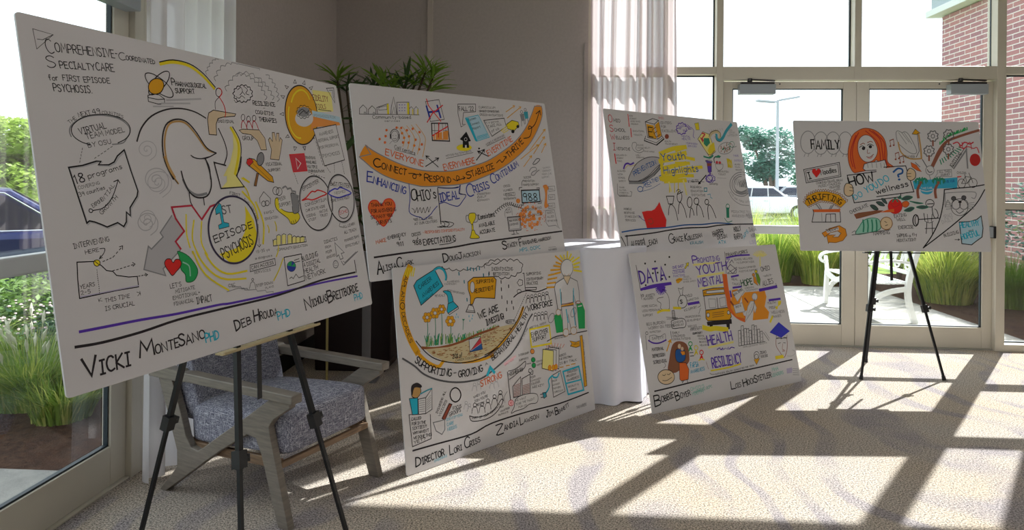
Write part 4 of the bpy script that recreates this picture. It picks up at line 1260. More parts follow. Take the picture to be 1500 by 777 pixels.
L|2|g|3|1037 286 1133 288 1126 217 1038 216
L|0|dk|3.9|1067 204 1070 187 1046 184 1113 184 1093 190 1093 206
T|988 HOURS|k|11.9|1.5|1040 263 1120 268
T|COVERAGE|k|11.9|1.5|1040 238 1118 245
L|1|g|2.9|1012 293 1013 327 1049 354 1076 345 1074 303
T|PLUG|k|10.4|1.4|1026 334 1063 338
T|ABOUT|k|10.4|1.3|1021 318 1071 321
L|1|g|5.3|1282 587 1305 609 1343 614 1352 596 1312 583 1296 565 1320 561 1350 583 1378 596
L|1|dg|5.4|1323 636 1367 672 1398 668 1361 641 1328 632
T|S|k|51.9|7.6|957 96 996 97
T|TACEY|k|24.8|5.8|999 101 1088 113
T|F|k|48.8|5.9|1107 105 1131 108
T|RANDAPHEL|k|22.5|5|1135 113 1271 121
T|-HARRISON|k|19.9|4.2|1274 121 1399 132
T|MPS, OCPC|c|20.9|5|1097 71 1287 77
L|0|g|2.1|1363 80 1433 80
T|TWO MARKERS|g|12.3|1.6|1358 57 1441 58
"""
DRAWING['C'] = r"""
L|1|do|37.6|114 1059 82 1006 59 937 48 875 48 805 64 732 89 666 122 606
L|1|do|19.8|122 606 122 606 177 550 253 507 309 537 426 504 549 492 654 503 627 515 711 548 801 603 883 669 936 742
L|1|y|7|76 1014 94 1056
L|1|y|7|89 1013 107 1055
L|1|y|7.1|103 1012 119 1054
L|1|y|7.1|117 1011 132 1053
L|1|y|7.1|130 1009 145 1052
T|A|dk|22.3|5.2|79 1018 69 997
T|P|dk|22.2|5.2|67 992 57 971
T|L|dk|22.1|5.2|55 966 49 944
T|A|dk|22|5.2|48 939 44 916
T|N|dk|22|5.2|44 911 40 889
L|3|k|4.3|63 858 58 846 47 842 37 849 33 861 39 873 50 877 60 870
T|2|k|9.6|1.2|47 866 46 850
T|D|dk|20.5|5.1|40 825 41 805
T|E|dk|20.4|5.1|41 801 42 781
T|C|dk|20.4|5.1|43 777 48 757
T|A|dk|20.4|5.1|49 753 55 733
T|D|dk|20.4|5.1|57 728 63 709
T|E|dk|20.4|5.2|64 704 71 685
T|S|dk|20.4|5.2|72 680 79 660
L|1|k|5.6|118 666 172 602 228 557 307 524 411 500 522 495 615 509 703 538
L|0|dk|4|332 1046 339 1036 352 1028 369 1028 382 1033 390 1023 404 1015 421 1017 433 1022 444 1014 460 1008 476 1013 487 1019 499 1012 516 1008 532 1013 542 1021 555 1015 573 1012 588 1020 598 1028 610 1022 629 1019 645 1026 654 1034 667 1027 685 1023 702 1029 713 1037 725 1030 743 1025 761 1030 773 1038
L|0|c2|7.7|450 1003 450 987
L|0|k|2.9|450 1003 450 987
L|0|c2|7.8|484 953 484 938
L|0|k|2.9|484 953 484 938
L|0|c2|7.8|494 850 494 834
L|0|k|2.9|494 850 494 834
L|0|c2|7.9|517 1027 516 1012
L|0|k|3|517 1027 516 1012
L|0|c2|7.9|539 1021 538 1006
L|0|k|3|539 1021 538 1006
L|0|c2|8|561 1017 561 1001
L|0|k|3|561 1017 561 1001
L|0|c2|8|584 1017 584 1002
L|0|k|3|584 1017 584 1002
L|0|c2|8.1|608 1020 607 1004
L|0|k|3|608 1020 607 1004
L|0|c2|8.1|635 978 635 963
L|0|k|3|635 978 635 963
L|0|c2|8.2|678 979 677 963
L|0|k|3.1|678 979 677 963
F|0|c|278 1034 152 983 130 958 169 849 329 936
L|2|dk|4.5|278 1034 152 983 130 958 169 849 329 936
L|1|c|13.1|278 1031 310 1039 341 1024 355 990 351 969
L|1|dk|2.8|273 1036 311 1048 348 1028 362 989 355 966
T|CAREER|k|21.3|2.8|167 934 255 978
T|AWARENESS|k|21.4|2.8|186 888 302 949
T|FUNDED CASE|k|11.3|1.5|173 854 260 896
F|1|c|326 908 376 900 392 840 359 835 353 882
L|3|dk|3.8|326 908 376 900 392 840 359 835 353 882
F|0|c|354 836 392 844 424 811 349 783 342 796
L|2|dk|3.8|354 836 392 844 424 811 349 783 342 796
L|0|dk|3.8|349 783 359 775 426 800 424 811
T|AWARENESS|k|9.6|1.2|358 952 447 948
T|CAMPAIGN|k|9.5|1.2|340 941 424 936
T|GOES BACKWARD|k|11|1.4|355 905 478 873
T|REVEALS|k|11.5|1.5|267 883 337 879
F|0|do|555 964 714 954 733 934 709 826 571 845 554 843 533 811 516 813 521 855 509 899 511 942
L|2|dk|5|555 964 714 954 733 934 709 826 571 845 554 843 533 811 516 813 521 855 509 899 511 942
F|1|w|559 907 551 885 538 877 527 887 525 910 532 933 545 941 556 931
L|3|dk|3|559 907 551 885 538 877 527 887 525 910 532 933 545 941 556 931
F|0|w|505 813 535 802 545 763 479 775
L|2|dk|4.9|505 813 535 802 545 763 479 775
L|0|k|2.9|483 785 546 771
T|SUPPORTING|k|20|5.1|574 925 710 923
T|RECRUITMENT|k|22.9|5|557 873 705 879
L|0|c|4.7|409 774 408 766
L|0|c|4.7|418 758 418 749
L|0|c|4.8|499 752 498 743
L|0|c|4.9|520 736 519 728
L|0|c|4.8|502 726 501 717
L|0|c|4.9|527 752 526 744
L|0|c|4.7|403 759 402 751
L|1|n2|4.5|202 764 201 713 186 636
F|1|do|234 775 230 768 221 766 213 770 210 778 214 786 223 788 231 783
L|3|br|2.7|234 775 230 768 221 766 213 770 210 778 214 786 223 788 231 783
F|1|do|223 762 219 755 210 753 202 757 199 765 204 772 212 774 220 770
L|3|br|2.7|223 762 219 755 210 753 202 757 199 765 204 772 212 774 220 770
F|1|do|204 764 200 757 191 755 183 759 180 767 185 774 193 776 201 772
L|3|br|2.7|204 764 200 757 191 755 183 759 180 767 185 774 193 776 201 772
F|1|do|196 780 192 773 183 771 175 775 172 783 177 790 185 792 193 788
L|3|br|2.7|196 780 192 773 183 771 175 775 172 783 177 790 185 792 193 788
F|1|do|207 794 202 787 194 785 186 789 183 797 187 804 196 806 204 802
L|3|br|2.7|207 794 202 787 194 785 186 789 183 797 187 804 196 806 204 802
F|1|do|226 792 222 785 213 783 205 787 202 795 206 802 215 804 223 800
L|3|br|2.7|226 792 222 785 213 783 205 787 202 795 206 802 215 804 223 800
F|1|w|213 778 210 772 202 770 195 774 193 781 197 787 204 789 211 785
L|3|br|2.7|213 778 210 772 202 770 195 774 193 781 197 787 204 789 211 785
L|1|n2|4.5|257 780 254 706 238 628
F|1|do|293 792 288 784 278 782 270 786 267 795 271 803 281 805 290 800
L|3|br|2.7|293 792 288 784 278 782 270 786 267 795 271 803 281 805 290 800
F|1|do|280 777 276 769 266 767 258 771 255 780 259 788 269 790 277 785
L|3|br|2.7|280 777 276 769 266 767 258 771 255 780 259 788 269 790 277 785
F|1|do|260 779 255 772 246 769 237 774 234 782 238 790 248 792 257 788
L|3|br|2.7|260 779 255 772 246 769 237 774 234 782 238 790 248 792 257 788
F|1|do|251 797 246 789 237 787 228 791 225 800 230 808 239 810 248 805
L|3|br|2.7|251 797 246 789 237 787 228 791 225 800 230 808 239 810 248 805
F|1|do|263 812 258 804 249 802 240 806 237 815 242 823 251 825 260 820
L|3|br|2.7|263 812 258 804 249 802 240 806 237 815 242 823 251 825 260 820
F|1|do|284 809 279 801 270 799 261 804 258 812 262 820 272 822 281 818
L|3|br|2.7|284 809 279 801 270 799 261 804 258 812 262 820 272 822 281 818
F|1|w|270 794 266 788 258 786 250 790 248 797 252 804 260 806 267 802
L|3|br|2.7|270 794 266 788 258 786 250 790 248 797 252 804 260 806 267 802
L|1|n2|4.6|304 795 299 699 283 621
F|1|do|336 808 332 801 323 799 316 803 313 810 317 817 325 819 333 815
L|3|br|2.8|336 808 332 801 323 799 316 803 313 810 317 817 325 819 333 815
F|1|do|325 794 321 788 313 786 305 790 302 797 306 804 315 806 322 802
L|3|br|2.8|325 794 321 788 313 786 305 790 302 797 306 804 315 806 322 802
F|1|do|307 797 303 790 294 788 287 792 284 800 288 806 296 808 304 804
L|3|br|2.8|307 797 303 790 294 788 287 792 284 800 288 806 296 808 304 804
F|1|do|299 812 295 805 287 803 279 807 276 815 280 821 289 823 296 820
L|3|br|2.8|299 812 295 805 287 803 279 807 276 815 280 821 289 823 296 820
F|1|do|309 825 305 818 297 816 289 820 287 828 291 835 299 837 307 833
L|3|br|2.8|309 825 305 818 297 816 289 820 287 828 291 835 299 837 307 833
F|1|do|328 823 324 816 316 814 308 818 305 826 309 832 318 835 325 831
L|3|br|2.8|328 823 324 816 316 814 308 818 305 826 309 832 318 835 325 831
F|1|w|316 810 312 804 305 802 298 806 296 812 300 818 307 820 313 817
L|3|br|2.8|316 810 312 804 305 802 298 806 296 812 300 818 307 820 313 817
L|1|n2|4.6|359 722 360 691 343 611
F|1|do|395 734 390 726 381 724 372 729 368 737 373 745 383 747 392 743
L|3|br|2.8|395 734 390 726 381 724 372 729 368 737 373 745 383 747 392 743
F|1|do|383 719 378 711 368 709 359 714 356 722 361 730 371 732 380 728
L|3|br|2.8|383 719 378 711 368 709 359 714 356 722 361 730 371 732 380 728
F|1|do|361 722 356 714 347 712 338 717 335 725 339 733 349 735 358 731
L|3|br|2.8|361 722 356 714 347 712 338 717 335 725 339 733 349 735 358 731
F|1|do|352 740 347 732 338 730 329 734 326 743 330 751 340 753 349 748
L|3|br|2.8|352 740 347 732 338 730 329 734 326 743 330 751 340 753 349 748
F|1|do|364 755 360 747 350 745 341 749 338 758 343 766 352 768 361 764
L|3|br|2.8|364 755 360 747 350 745 341 749 338 758 343 766 352 768 361 764
F|1|do|386 752 381 744 371 742 362 747 359 755 364 763 374 765 383 761
L|3|br|2.8|386 752 381 744 371 742 362 747 359 755 364 763 374 765 383 761
F|1|w|372 737 368 730 359 728 351 732 349 740 353 747 361 749 369 745
L|3|br|2.8|372 737 368 730 359 728 351 732 349 740 353 747 361 749 369 745
L|0|gn|4.7|410 617 408 640
L|0|gn|4.6|345 620 353 658
L|0|n2|4.8|458 616 455 646
L|0|n2|4.5|261 624 276 677
L|0|gn|4.5|255 624 254 655
L|0|gn|4.9|578 626 587 649
L|0|n2|5|660 632 660 653
L|0|n2|5|643 631 657 663
L|0|gn|4.6|317 621 319 672
L|0|n2|5|637 631 639 647
L|0|gn|4.5|246 624 255 653
L|0|n|5.1|686 635 695 649
L|0|gn|5|647 631 642 652
L|0|n2|4.5|243 624 250 678
L|0|n|4.8|449 615 445 635
L|0|n|4.8|503 620 509 636
L|0|gn|5.1|672 633 670 666
L|0|gn|4.8|458 616 457 645
L|0|n2|4.9|557 624 554 653
L|0|gn|5.1|679 634 685 654
L|0|gn|4.9|557 624 563 658
L|0|gn|5|631 630 642 646
L|0|gn|4.7|403 617 416 639
L|0|gn|4.7|366 619 363 648
L|0|gn|4.6|283 623 286 660
L|0|gn|4.6|330 620 335 652
L|0|n2|4.4|191 627 202 674
L|0|gn|4.6|349 620 358 669
L|0|n2|4.7|390 618 402 636
L|0|n|4.7|434 616 441 652
L|0|gn|4.9|519 621 529 638
L|0|gn|4.5|193 627 205 680
L|0|gn|5.1|676 634 685 672
L|0|gn|4.5|202 626 212 662
L|0|n|4.8|488 619 492 656
L|0|gn|4.7|419 616 431 636
L|0|n2|4.9|535 622 538 638
L|0|gn|4.8|476 618 484 650
L|0|gn|4.9|577 626 583 661
L|0|gn|5|663 633 660 655
L|0|n|4.5|257 624 270 672
L|0|n2|4.5|264 623 271 661
L|0|gn|4.5|219 626 226 666
L|0|n2|4.8|448 615 445 652
L|0|gn|4.8|452 616 458 642
L|0|gn|5|636 631 650 658
L|0|n2|4.9|551 624 549 656
L|0|gn|4.7|405 617 412 642
L|0|n2|4.9|525 622 524 637
L|0|n2|4.6|292 622 302 672
L|0|gn|5|635 630 641 646
L|0|n|4.9|525 622 522 646
L|0|gn|4.4|195 627 195 675
L|0|gn|4.6|354 619 361 658
L|0|gn|4.9|539 623 535 640
L|0|n2|4.4|183 627 191 681
L|0|gn|5.1|699 636 698 671
L|0|n|4.9|521 621 519 647
L|0|gn|4.5|231 625 229 649
L|0|n|4.7|363 619 368 650
L|0|gn|4.7|361 619 362 648
L|0|gn|4.9|572 625 569 657
L|0|n2|5.1|675 634 671 650
L|0|n|4.5|207 626 217 655
L|0|gn|4.8|503 620 502 651
L|0|n2|5|593 627 604 664
L|0|gn|5.1|667 633 681 668
L|0|gn|4.4|193 627 197 663
L|0|n2|4.7|425 616 435 637
L|0|n2|4.7|393 618 393 634
L|0|n|4.8|488 619 492 646
L|0|gn|4.6|341 620 339 645
L|0|n|4.8|452 616 460 634
L|0|n2|5.1|674 634 688 649
L|0|gn|4.6|282 623 285 664
L|0|gn|4.9|520 621 520 646
L|0|n2|4.9|572 625 578 659
L|0|gn|4.9|546 623 551 644
L|0|gn|4.6|288 622 292 679
L|0|n2|4.5|251 624 249 652
L|0|n|4.8|509 620 521 643
L|0|n|4.7|433 616 446 637
L|0|n|4.6|336 620 337 656
L|0|gn|4.8|466 617 473 631
L|0|n2|4.6|315 621 326 661
L|0|n|5|654 632 656 665
L|0|n|4.8|438 616 451 639
L|0|gn|4.6|342 620 346 669
L|0|n|4.8|453 616 451 652
L|0|n2|4.8|449 615 459 651
L|0|n2|4.5|244 624 249 653
L|0|n2|4.6|284 623 292 651
L|0|gn|4.4|184 627 182 669
L|0|n2|4.7|427 616 436 631
L|0|n|5|642 631 651 655
L|0|gn|4.8|459 616 473 650
L|0|n2|5|644 631 644 653
L|0|gn|5.1|689 635 694 654
L|0|gn|4.9|521 621 521 659
L|0|gn|4.9|546 623 560 650
L|0|gn|4.6|318 621 319 648
L|0|n2|4.5|216 626 218 676
L|0|n|5.1|687 635 685 651
L|0|n2|5|640 631 648 662
L|0|n|5|618 629 632 661
L|0|n|5|610 628 623 642
L|0|gn|4.6|319 621 319 661
L|0|gn|4.7|435 616 436 642
L|0|gn|4.8|489 619 492 655
L|0|n2|5.1|706 636 715 668
L|1|n2|4.4|176 685 182 660 191 651 202 681 211 692
L|1|n2|4.5|241 675 247 650 256 641 267 672 277 682
L|1|n2|4.6|333 662 339 636 349 627 361 658 370 669
L|1|n2|4.7|381 655 387 629 397 620 408 651 418 662
L|1|n2|4.8|424 649 430 623 440 613 452 645 462 656
L|0|n2|3.8|455 736 446 679
F|0|n2|445 739 454 726 467 736
L|1|br|14.2|154 625 233 609 315 606 401 611 479 624 560 639 655 649 722 657
L|1|rb|4.7|154 623 233 609 315 606 401 611 479 624 560 639 655 649 722 657
F|0|t3|173 614 336 600 490 614 630 640 716 649 677 654 783 657 859 655 855 647 788 596 700 550 627 524 593 513 500 499 412 503 307 528 228 565
L|0|br|3|337 559 350 559
L|0|br|3.2|577 612 588 613
L|0|br|3|351 577 370 576
L|0|t2|3.1|518 556 533 556
L|0|br|3|335 581 354 580
L|0|br|3.2|647 570 658 571
L|0|br|3|377 591 395 590
L|0|br|3.1|548 525 563 525
L|0|t2|3|426 531 441 530
L|0|t2|3.3|745 638 758 638
L|0|rb|3|347 550 365 549
L|0|br|3|442 527 458 527
L|0|br|3.1|542 526 559 525
L|0|t2|3.3|723 573 741 573
L|0|br|3.2|622 596 639 596
L|0|rb|3.2|633 609 653 608
L|0|br|3|367 588 385 587
L|0|t2|2.9|252 572 266 572
L|0|br|2.9|216 591 229 591
L|0|rb|2.9|229 585 239 585
L|0|t2|3.1|520 521 534 521
L|0|br|3.4|827 641 840 642
L|0|rb|3.3|789 608 804 609
L|0|rb|2.9|293 591 310 590
L|0|br|3|411 585 430 584
L|0|br|3.1|468 555 485 554
L|0|br|3.1|564 526 580 525
L|0|br|3.2|576 549 596 548
L|0|br|3.4|812 633 830 633
L|0|br|3.2|675 553 690 553
L|0|rb|3.1|565 556 576 556
L|0|rb|3.1|470 541 484 541
L|0|br|3.2|651 629 663 629
L|0|rb|3.3|802 637 819 637
L|0|rb|2.9|304 583 321 582
L|0|br|3|374 567 391 567
L|0|t2|3.4|807 628 820 628
L|0|br|3.2|593 595 607 596
L|0|rb|3.2|592 612 609 612
L|0|t2|3.2|608 603 627 602
L|0|br|2.9|248 575 259 575
L|0|t2|3|354 542 364 542
L|0|rb|3|379 534 395 534
L|0|rb|3|394 532 405 533
L|0|rb|3.1|550 573 566 573
L|0|br|3.1|470 545 483 545
L|0|br|2.9|224 590 236 590
L|0|br|3.3|786 610 808 609
L|0|br|3.1|525 515 543 515
L|0|rb|3.2|648 556 666 556
L|0|rb|3.1|516 523 535 522
L|0|t2|2.9|271 586 281 586
L|0|br|3.3|752 593 770 593
L|0|t2|3.1|485 591 500 591
L|0|br|3.2|596 571 611 571
L|0|br|3|399 576 417 575
L|0|br|3.3|700 638 714 638
L|0|rb|3.1|511 529 523 530
L|0|br|3.3|770 606 791 606
L|0|rb|3.1|485 550 499 550
L|0|br|3|342 554 357 554
L|0|br|3.1|474 532 484 532
L|0|br|3.2|677 638 688 639
L|0|br|3.4|809 625 821 626
L|0|br|3|383 571 397 571
L|0|rb|3.1|549 579 562 579
L|0|br|3.1|453 588 463 589
L|0|br|3.2|684 592 696 593
L|0|br|3.1|556 540 570 540
L|0|br|3.1|572 576 586 576
L|0|br|3.2|663 605 684 604
L|0|br|3.1|471 579 487 579
L|0|br|3.3|693 623 706 624
L|0|rb|3.3|783 629 805 628
L|0|br|2.9|271 569 289 568
L|0|br|3.2|597 551 614 551
L|0|t2|3.3|694 582 710 582
L|0|br|3.2|676 638 688 639
L|0|rb|3.2|596 586 615 585
L|0|br|3.3|720 634 740 634
L|0|br|3.3|709 569 726 569
L|0|t2|2.9|224 582 238 582
L|0|br|2.9|262 570 281 569
L|0|br|3.1|520 526 533 526
L|0|br|3|341 580 353 580
L|0|br|3|345 555 364 554
L|0|br|3.3|804 634 818 634
L|0|br|3.3|714 570 730 570
L|0|t2|2.9|291 575 309 574
L|0|br|2.9|256 572 274 571
L|0|t2|3.1|544 530 556 531
L|0|rb|2.9|285 571 304 571
L|0|rb|3.2|598 540 615 539
L|0|br|3.3|751 626 765 626
L|0|br|2.9|315 561 327 561
L|0|br|3.2|675 629 697 628
L|0|br|3.2|625 608 642 608
L|0|br|3.1|479 537 498 536
L|0|t2|3.2|673 562 684 562
L|0|br|3.3|750 606 770 606
L|0|t2|3.3|797 617 811 618
L|0|br|3.2|676 630 694 629
L|0|rb|3.3|758 630 779 629
L|0|br|2.9|308 587 325 586
L|0|rb|2.9|254 570 267 570
L|0|br|3.1|462 536 475 536
L|0|t2|3|394 562 408 562
L|0|t2|3.2|582 548 598 547
L|0|br|3.1|525 598 538 598
L|0|br|2.9|265 563 283 563
L|0|rb|3.1|508 540 525 539
L|0|rb|3.2|661 606 679 606
L|0|br|2.9|262 563 275 563
L|0|rb|3.2|599 573 611 574
L|0|t2|3.2|606 569 619 570
L|0|br|2.9|301 548 317 547
L|0|br|2.9|264 576 282 575
L|0|rb|3.1|526 548 541 548
L|0|t2|3.2|674 578 686 578
L|0|rb|3.2|657 584 676 583
L|0|t2|2.9|260 587 270 587
L|0|rb|2.9|228 587 239 588
L|0|br|3.3|736 583 753 583
L|0|rb|3|401 529 412 530
L|0|br|3.1|548 548 564 548
L|0|br|2.9|308 582 322 582
L|0|t2|3.3|697 580 714 580
L|0|t2|3.3|726 588 744 588
L|0|rb|3.1|539 592 552 593
L|0|br|2.9|221 582 238 581
L|0|br|3|379 529 392 529
L|0|br|3.4|811 630 826 630
L|0|br|2.9|222 595 237 595
L|0|br|3.2|666 576 683 576
L|0|br|2.9|313 549 325 550
L|0|t2|2.9|267 585 282 585
L|0|br|2.9|278 562 293 562
L|0|br|2.9|218 586 232 586
L|0|rb|3.1|513 519 526 519
L|0|br|3.2|622 614 641 614
L|0|t2|3.2|629 559 644 559
L|0|t2|3.3|777 607 794 607
L|0|br|3.1|487 593 498 593
L|0|br|3.3|717 591 733 591
L|0|br|3.2|620 576 635 576
L|0|br|3|376 561 393 560
L|0|rb|3.1|456 560 466 561
L|0|br|3|413 566 429 566
L|0|rb|3|331 589 343 590
L|0|t2|2.9|284 574 295 575
F|0|w|484 619 570 623 579 549 483 548
L|2|dk|3.9|484 619 570 623 579 549 483 548
F|0|r2|483 552 572 620 575 584
F|0|b2|483 550 575 582 578 549
L|0|k|2.9|483 550 576 621
T|20% of|k|24.3|3.7|356 534 423 529
T|CAREER ASSESSMENT|k|10.8|1.4|375 514 552 507
T|ADV 3013|rb|15|2|586 615 694 622
T|IMPACT 1|k|12|1.6|587 586 671 586
T|WE ARE|k|39.5|6|572 721 733 751
T|INVESTING!|k|33.6|6.1|628 677 770 699
L|0|dk|4.1|648 1010 645 1021 648 1033 664 1038 679 1038 687 1048 701 1056 718 1052 731 1044 742 1052 759 1057 774 1049 783 1039 795 1047 812 1052 827 1045 836 1035 847 1044 863 1050 880 1043 891 1034 905 1040 922 1043 935 1033 942 1023 956 1017 968 1007 963 995 953 986 954 974 948 961 929 958 912 960 905 949 892 939 874 943 859 950 851 940 836 932 819 936 806 944 793 937 776 934 762 942 753 953 738 952 720 955 714 967 714 978
T|INCENTIVIZING|k|18.4|2.4|702 992 877 978
T|RETENTION|k|16.8|2.2|715 961 843 953
L|0|k|6|680 986 679 969
L|0|k|6.1|771 926 770 909
L|0|k|6.1|768 883 767 865
L|0|k|6.1|766 835 765 818
L|0|k|6.2|830 894 829 877
L|0|k|6.1|807 801 806 783
L|0|k|6.2|845 796 844 779
L|0|k|6.1|796 758 795 741
L|0|k|6.2|854 760 854 743
T|SUPPORTING|k|16|2.1|990 937 1121 932
T|CONTEMPORARY|k|16|2.1|988 904 1139 899
T|PRACTICE|k|17.5|2.3|987 877 1087 874
L|0|dk|4.3|959 953 971 952 969 849 1065 840 1069 855 973 862
L|0|k|3.2|949 896 951 890 951 884 942 881 934 880 927 879 919 879 915 884 914 890 908 894 904 900 910 906 916 909 919 914 924 918 932 917 938 914 946 912 954 908 953 901 949 896
L|3|k|3.1|932 844 926 836 913 834 901 839 897 848 904 856 916 858 928 853
L|1|dk|6.4|864 816 916 837 993 842 1070 827 1165 839
L|3|dk|3.2|1000 802 995 796 987 794 980 797 977 805 981 811 990 813 997 809
L|1|dk|3.2|963 767 973 790 988 798 1000 787 1004 762
L|3|dk|3.2|1033 803 1029 796 1021 794 1013 798 1011 805 1015 812 1023 814 1031 810
L|1|dk|3.2|996 768 1006 791 1021 798 1034 788 1038 763
L|3|dk|3.3|1068 804 1063 797 1055 795 1047 799 1045 806 1049 813 1058 815 1065 811
L|1|dk|3.2|1030 768 1040 792 1056 799 1069 789 1073 763
L|3|dk|3.3|1102 805 1098 798 1090 796 1082 800 1079 807 1084 814 1092 816 1100 812
L|1|dk|3.3|1064 769 1074 793 1090 800 1103 790 1107 764
L|3|dk|3.3|1137 806 1133 799 1124 797 1117 801 1114 808 1118 815 1127 817 1135 813
L|1|dk|3.3|1099 770 1109 793 1125 801 1138 790 1142 765
L|3|dk|3.3|1173 806 1168 800 1160 798 1152 802 1149 809 1154 816 1162 818 1170 814
L|1|dk|3.3|1134 770 1144 794 1160 802 1174 791 1178 765
L|3|dk|3.2|1050 687 1045 680 1037 678 1029 682 1027 690 1031 696 1040 698 1047 694
L|1|dk|3.2|1012 652 1022 675 1038 682 1051 672 1055 646
L|3|dk|3.3|1081 686 1077 680 1069 678 1061 682 1058 689 1063 696 1071 698 1079 694
L|1|dk|3.2|1043 652 1054 675 1069 682 1082 671 1086 646
L|3|dk|3.3|1113 686 1109 679 1100 678 1093 681 1090 689 1094 695 1103 697 1111 693
L|1|dk|3.3|1075 651 1085 675 1101 682 1114 671 1118 645
L|3|dk|3.3|1146 686 1141 679 1133 677 1125 681 1122 688 1127 695 1135 697 1143 693
L|1|dk|3.3|1107 650 1117 674 1133 681 1147 670 1150 645
T|WORKFORCE|k|33.3|6.5|975 717 1202 727
L|0|k|3.1|853 682 858 688
L|0|k|3.1|862 692 867 698
L|0|k|3.1|871 703 876 709
L|0|k|3.1|880 714 885 720
L|0|k|3.1|889 725 894 731
L|0|k|3.1|898 736 903 742
L|0|k|3.1|907 746 912 752
L|0|k|3.1|916 757 921 763
L|0|k|3.1|925 768 930 774
L|0|k|3.2|934 779 939 785
L|0|k|3.2|943 790 948 796
L|0|k|3.2|952 801 957 807
L|0|k|3.2|961 812 966 819
L|0|k|3.2|970 824 975 830
T|RESULTS|k|13.6|4.1|785 669 852 669
L|3|k|2|863 667 849 660 818 661 788 668 777 679 790 686 821 686 851 678
T|B|k|29|5.8|650 472 668 480
T|E|k|29.1|5.9|672 481 690 489
T|H|k|29.3|5.9|694 491 712 498
T|A|k|29.4|5.9|716 500 735 507
T|V|k|29.5|6|739 509 757 517
T|I|k|29.7|6|760 519 775 530
T|O|k|29.8|6|779 533 794 543
T|R|k|29.9|6.1|797 546 813 557
T|A|k|30|6.1|816 559 832 570
T|L|k|30.2|6.1|835 573 851 584
T|H|k|28.9|6.2|867 593 883 606
T|E|k|29|6.2|886 609 901 623
T|A|k|29.1|6.2|905 626 920 639
T|L|k|29.2|6.3|923 643 936 657
T|T|k|29.3|6.3|939 661 953 676
T|H|k|29.5|6.3|956 679 969 694
L|1|k|6|592 513 663 530 737 569 829 633 898 693 941 752
L|1|dg|5|591 499 673 519 761 566 847 632 917 695 962 747
L|1|dg|9.7|25 590 96 539 156 484 253 435 367 402 475 389 577 393 760 464 839 511 909 578 970 658 1011 695
T|S|k|34.9|6.8|100 560 115 546
T|U|k|35|6.8|119 543 135 529
T|P|k|35|6.8|138 526 154 512
T|P|k|35.1|6.9|158 509 176 497
T|O|k|35.3|6.9|180 495 201 485
T|R|k|35.4|7|206 483 226 474
T|T|k|35.6|7|231 472 252 463
T|I|k|35.7|7.1|257 461 280 455
T|N|k|35.9|7.1|285 454 308 448
T|G|k|36.1|7.2|313 447 336 441
T|+|k|15.8|5.2|350 447 373 444
T|G|k|34.9|7.3|387 425 409 424
T|R|k|35.1|7.3|414 423 436 421
T|O|k|35.3|7.4|440 421 463 419
T|W|k|35.4|7.5|468 419 489 419
T|I|k|35.6|7.5|494 419 516 422
T|N|k|35.8|7.6|521 422 542 425
T|G|k|36|7.6|547 425 569 428
T|A|k|14.8|1.9|590 452 610 456
L|0|c|17.7|600 398 627 436 656 402
T|STRONG|o2|32.9|8.8|545 342 712 363
F|0|c|49 380 102 373 97 289 61 295
L|2|dk|3.8|49 380 102 373 97 289 61 295
F|1|t2|75 430 118 426 124 395 97 374 66 389
L|3|dk|3.8|75 430 118 426 124 395 97 374 66 389
F|1|dk|63 416 71 444 104 451 132 432 128 420 86 428 70 393
F|0|w|104 365 154 363 146 282 100 288
L|2|dk|3.9|104 365 154 363 146 282 100 288
F|0|w|154 363 199 402 189 295 146 282
L|2|dk|3.9|154 363 199 402 189 295 146 282
L|0|c2|6.8|120 389 170 399 199 402
L|0|g|2.9|111 354 146 351
L|0|g|2.9|159 349 188 369
L|0|g|2.9|110 343 145 340
L|0|g|2.9|158 338 187 357
L|0|g|2.9|109 332 144 329
L|0|g|2.9|157 328 185 345
L|0|g|2.9|108 321 143 318
L|0|g|2.9|156 318 184 333
L|0|g|2.9|107 310 142 307
L|0|g|2.9|155 308 183 321
L|0|g|2.9|106 300 141 296
L|0|g|2.9|154 298 182 309
L|0|dk|3.8|40 300 47 136 169 147 175 271
L|0|dk|2.8|40 300 105 287
T|CALLED|k|14|3.8|52 267 114 261
T|FOR IN THE|k|14|3.8|53 243 141 233
T|SIXTIES?!|k|14|3.8|54 219 146 211
T|WHY HAVEN'T|k|14|3.8|55 195 157 187
T|WE DONE THIS|k|14|3.8|56 171 174 161
T|YET?|k|13.9|3.8|57 147 134 149
L|3|dk|7.2|393 329 379 305 351 299 326 316 318 344 332 368 359 374 384 357
F|0|rb|307 300 326 291 269 220 250 233
L|2|dk|4|307 300 326 291 269 220 250 233
T|I|k|13.7|1.8|223 263 227 269
T|N|k|13.7|1.8|228 271 232 277
T|C|k|13.7|1.8|233 279 238 286
T|L|k|13.7|1.8|239 287 243 294
T|U|k|13.7|1.8|244 295 248 302
T|D|k|13.8|1.8|249 303 254 310
T|I|k|13.8|1.8|255 312 259 318
T|N|k|13.8|1.8|260 320 264 327
T|G|k|13.8|1.8|265 328 270 335
T|A|k|13.9|1.8|276 345 281 352
T|L|k|13.9|1.8|282 353 286 360
T|L|k|13.9|1.8|287 361 292 368
T|V|k|13.7|1.8|237 245 245 255
T|O|k|13.7|1.8|247 257 255 267
T|I|k|13.8|1.8|257 269 265 280
T|C|k|13.8|1.8|267 282 275 292
T|E|k|13.8|1.8|277 294 285 305
T|S|k|13.9|1.8|287 307 295 318
T|FOCUS|k|17.1|2.2|331 259 391 261
T|GROUPS|k|18.6|2.4|302 232 384 241
T|IDENTIFYING|c|12.4|1.6|279 213 393 216
T|CARE|c|15.3|2|281 186 327 186
T|NEEDS|c|15.3|2|283 159 348 161
L|2|g|4.9|190 225 235 223 267 223 264 172 242 151 205 178
L|3|dk|3.2|500 249 495 242 486 241 478 246 476 255 480 262 489 263 497 258
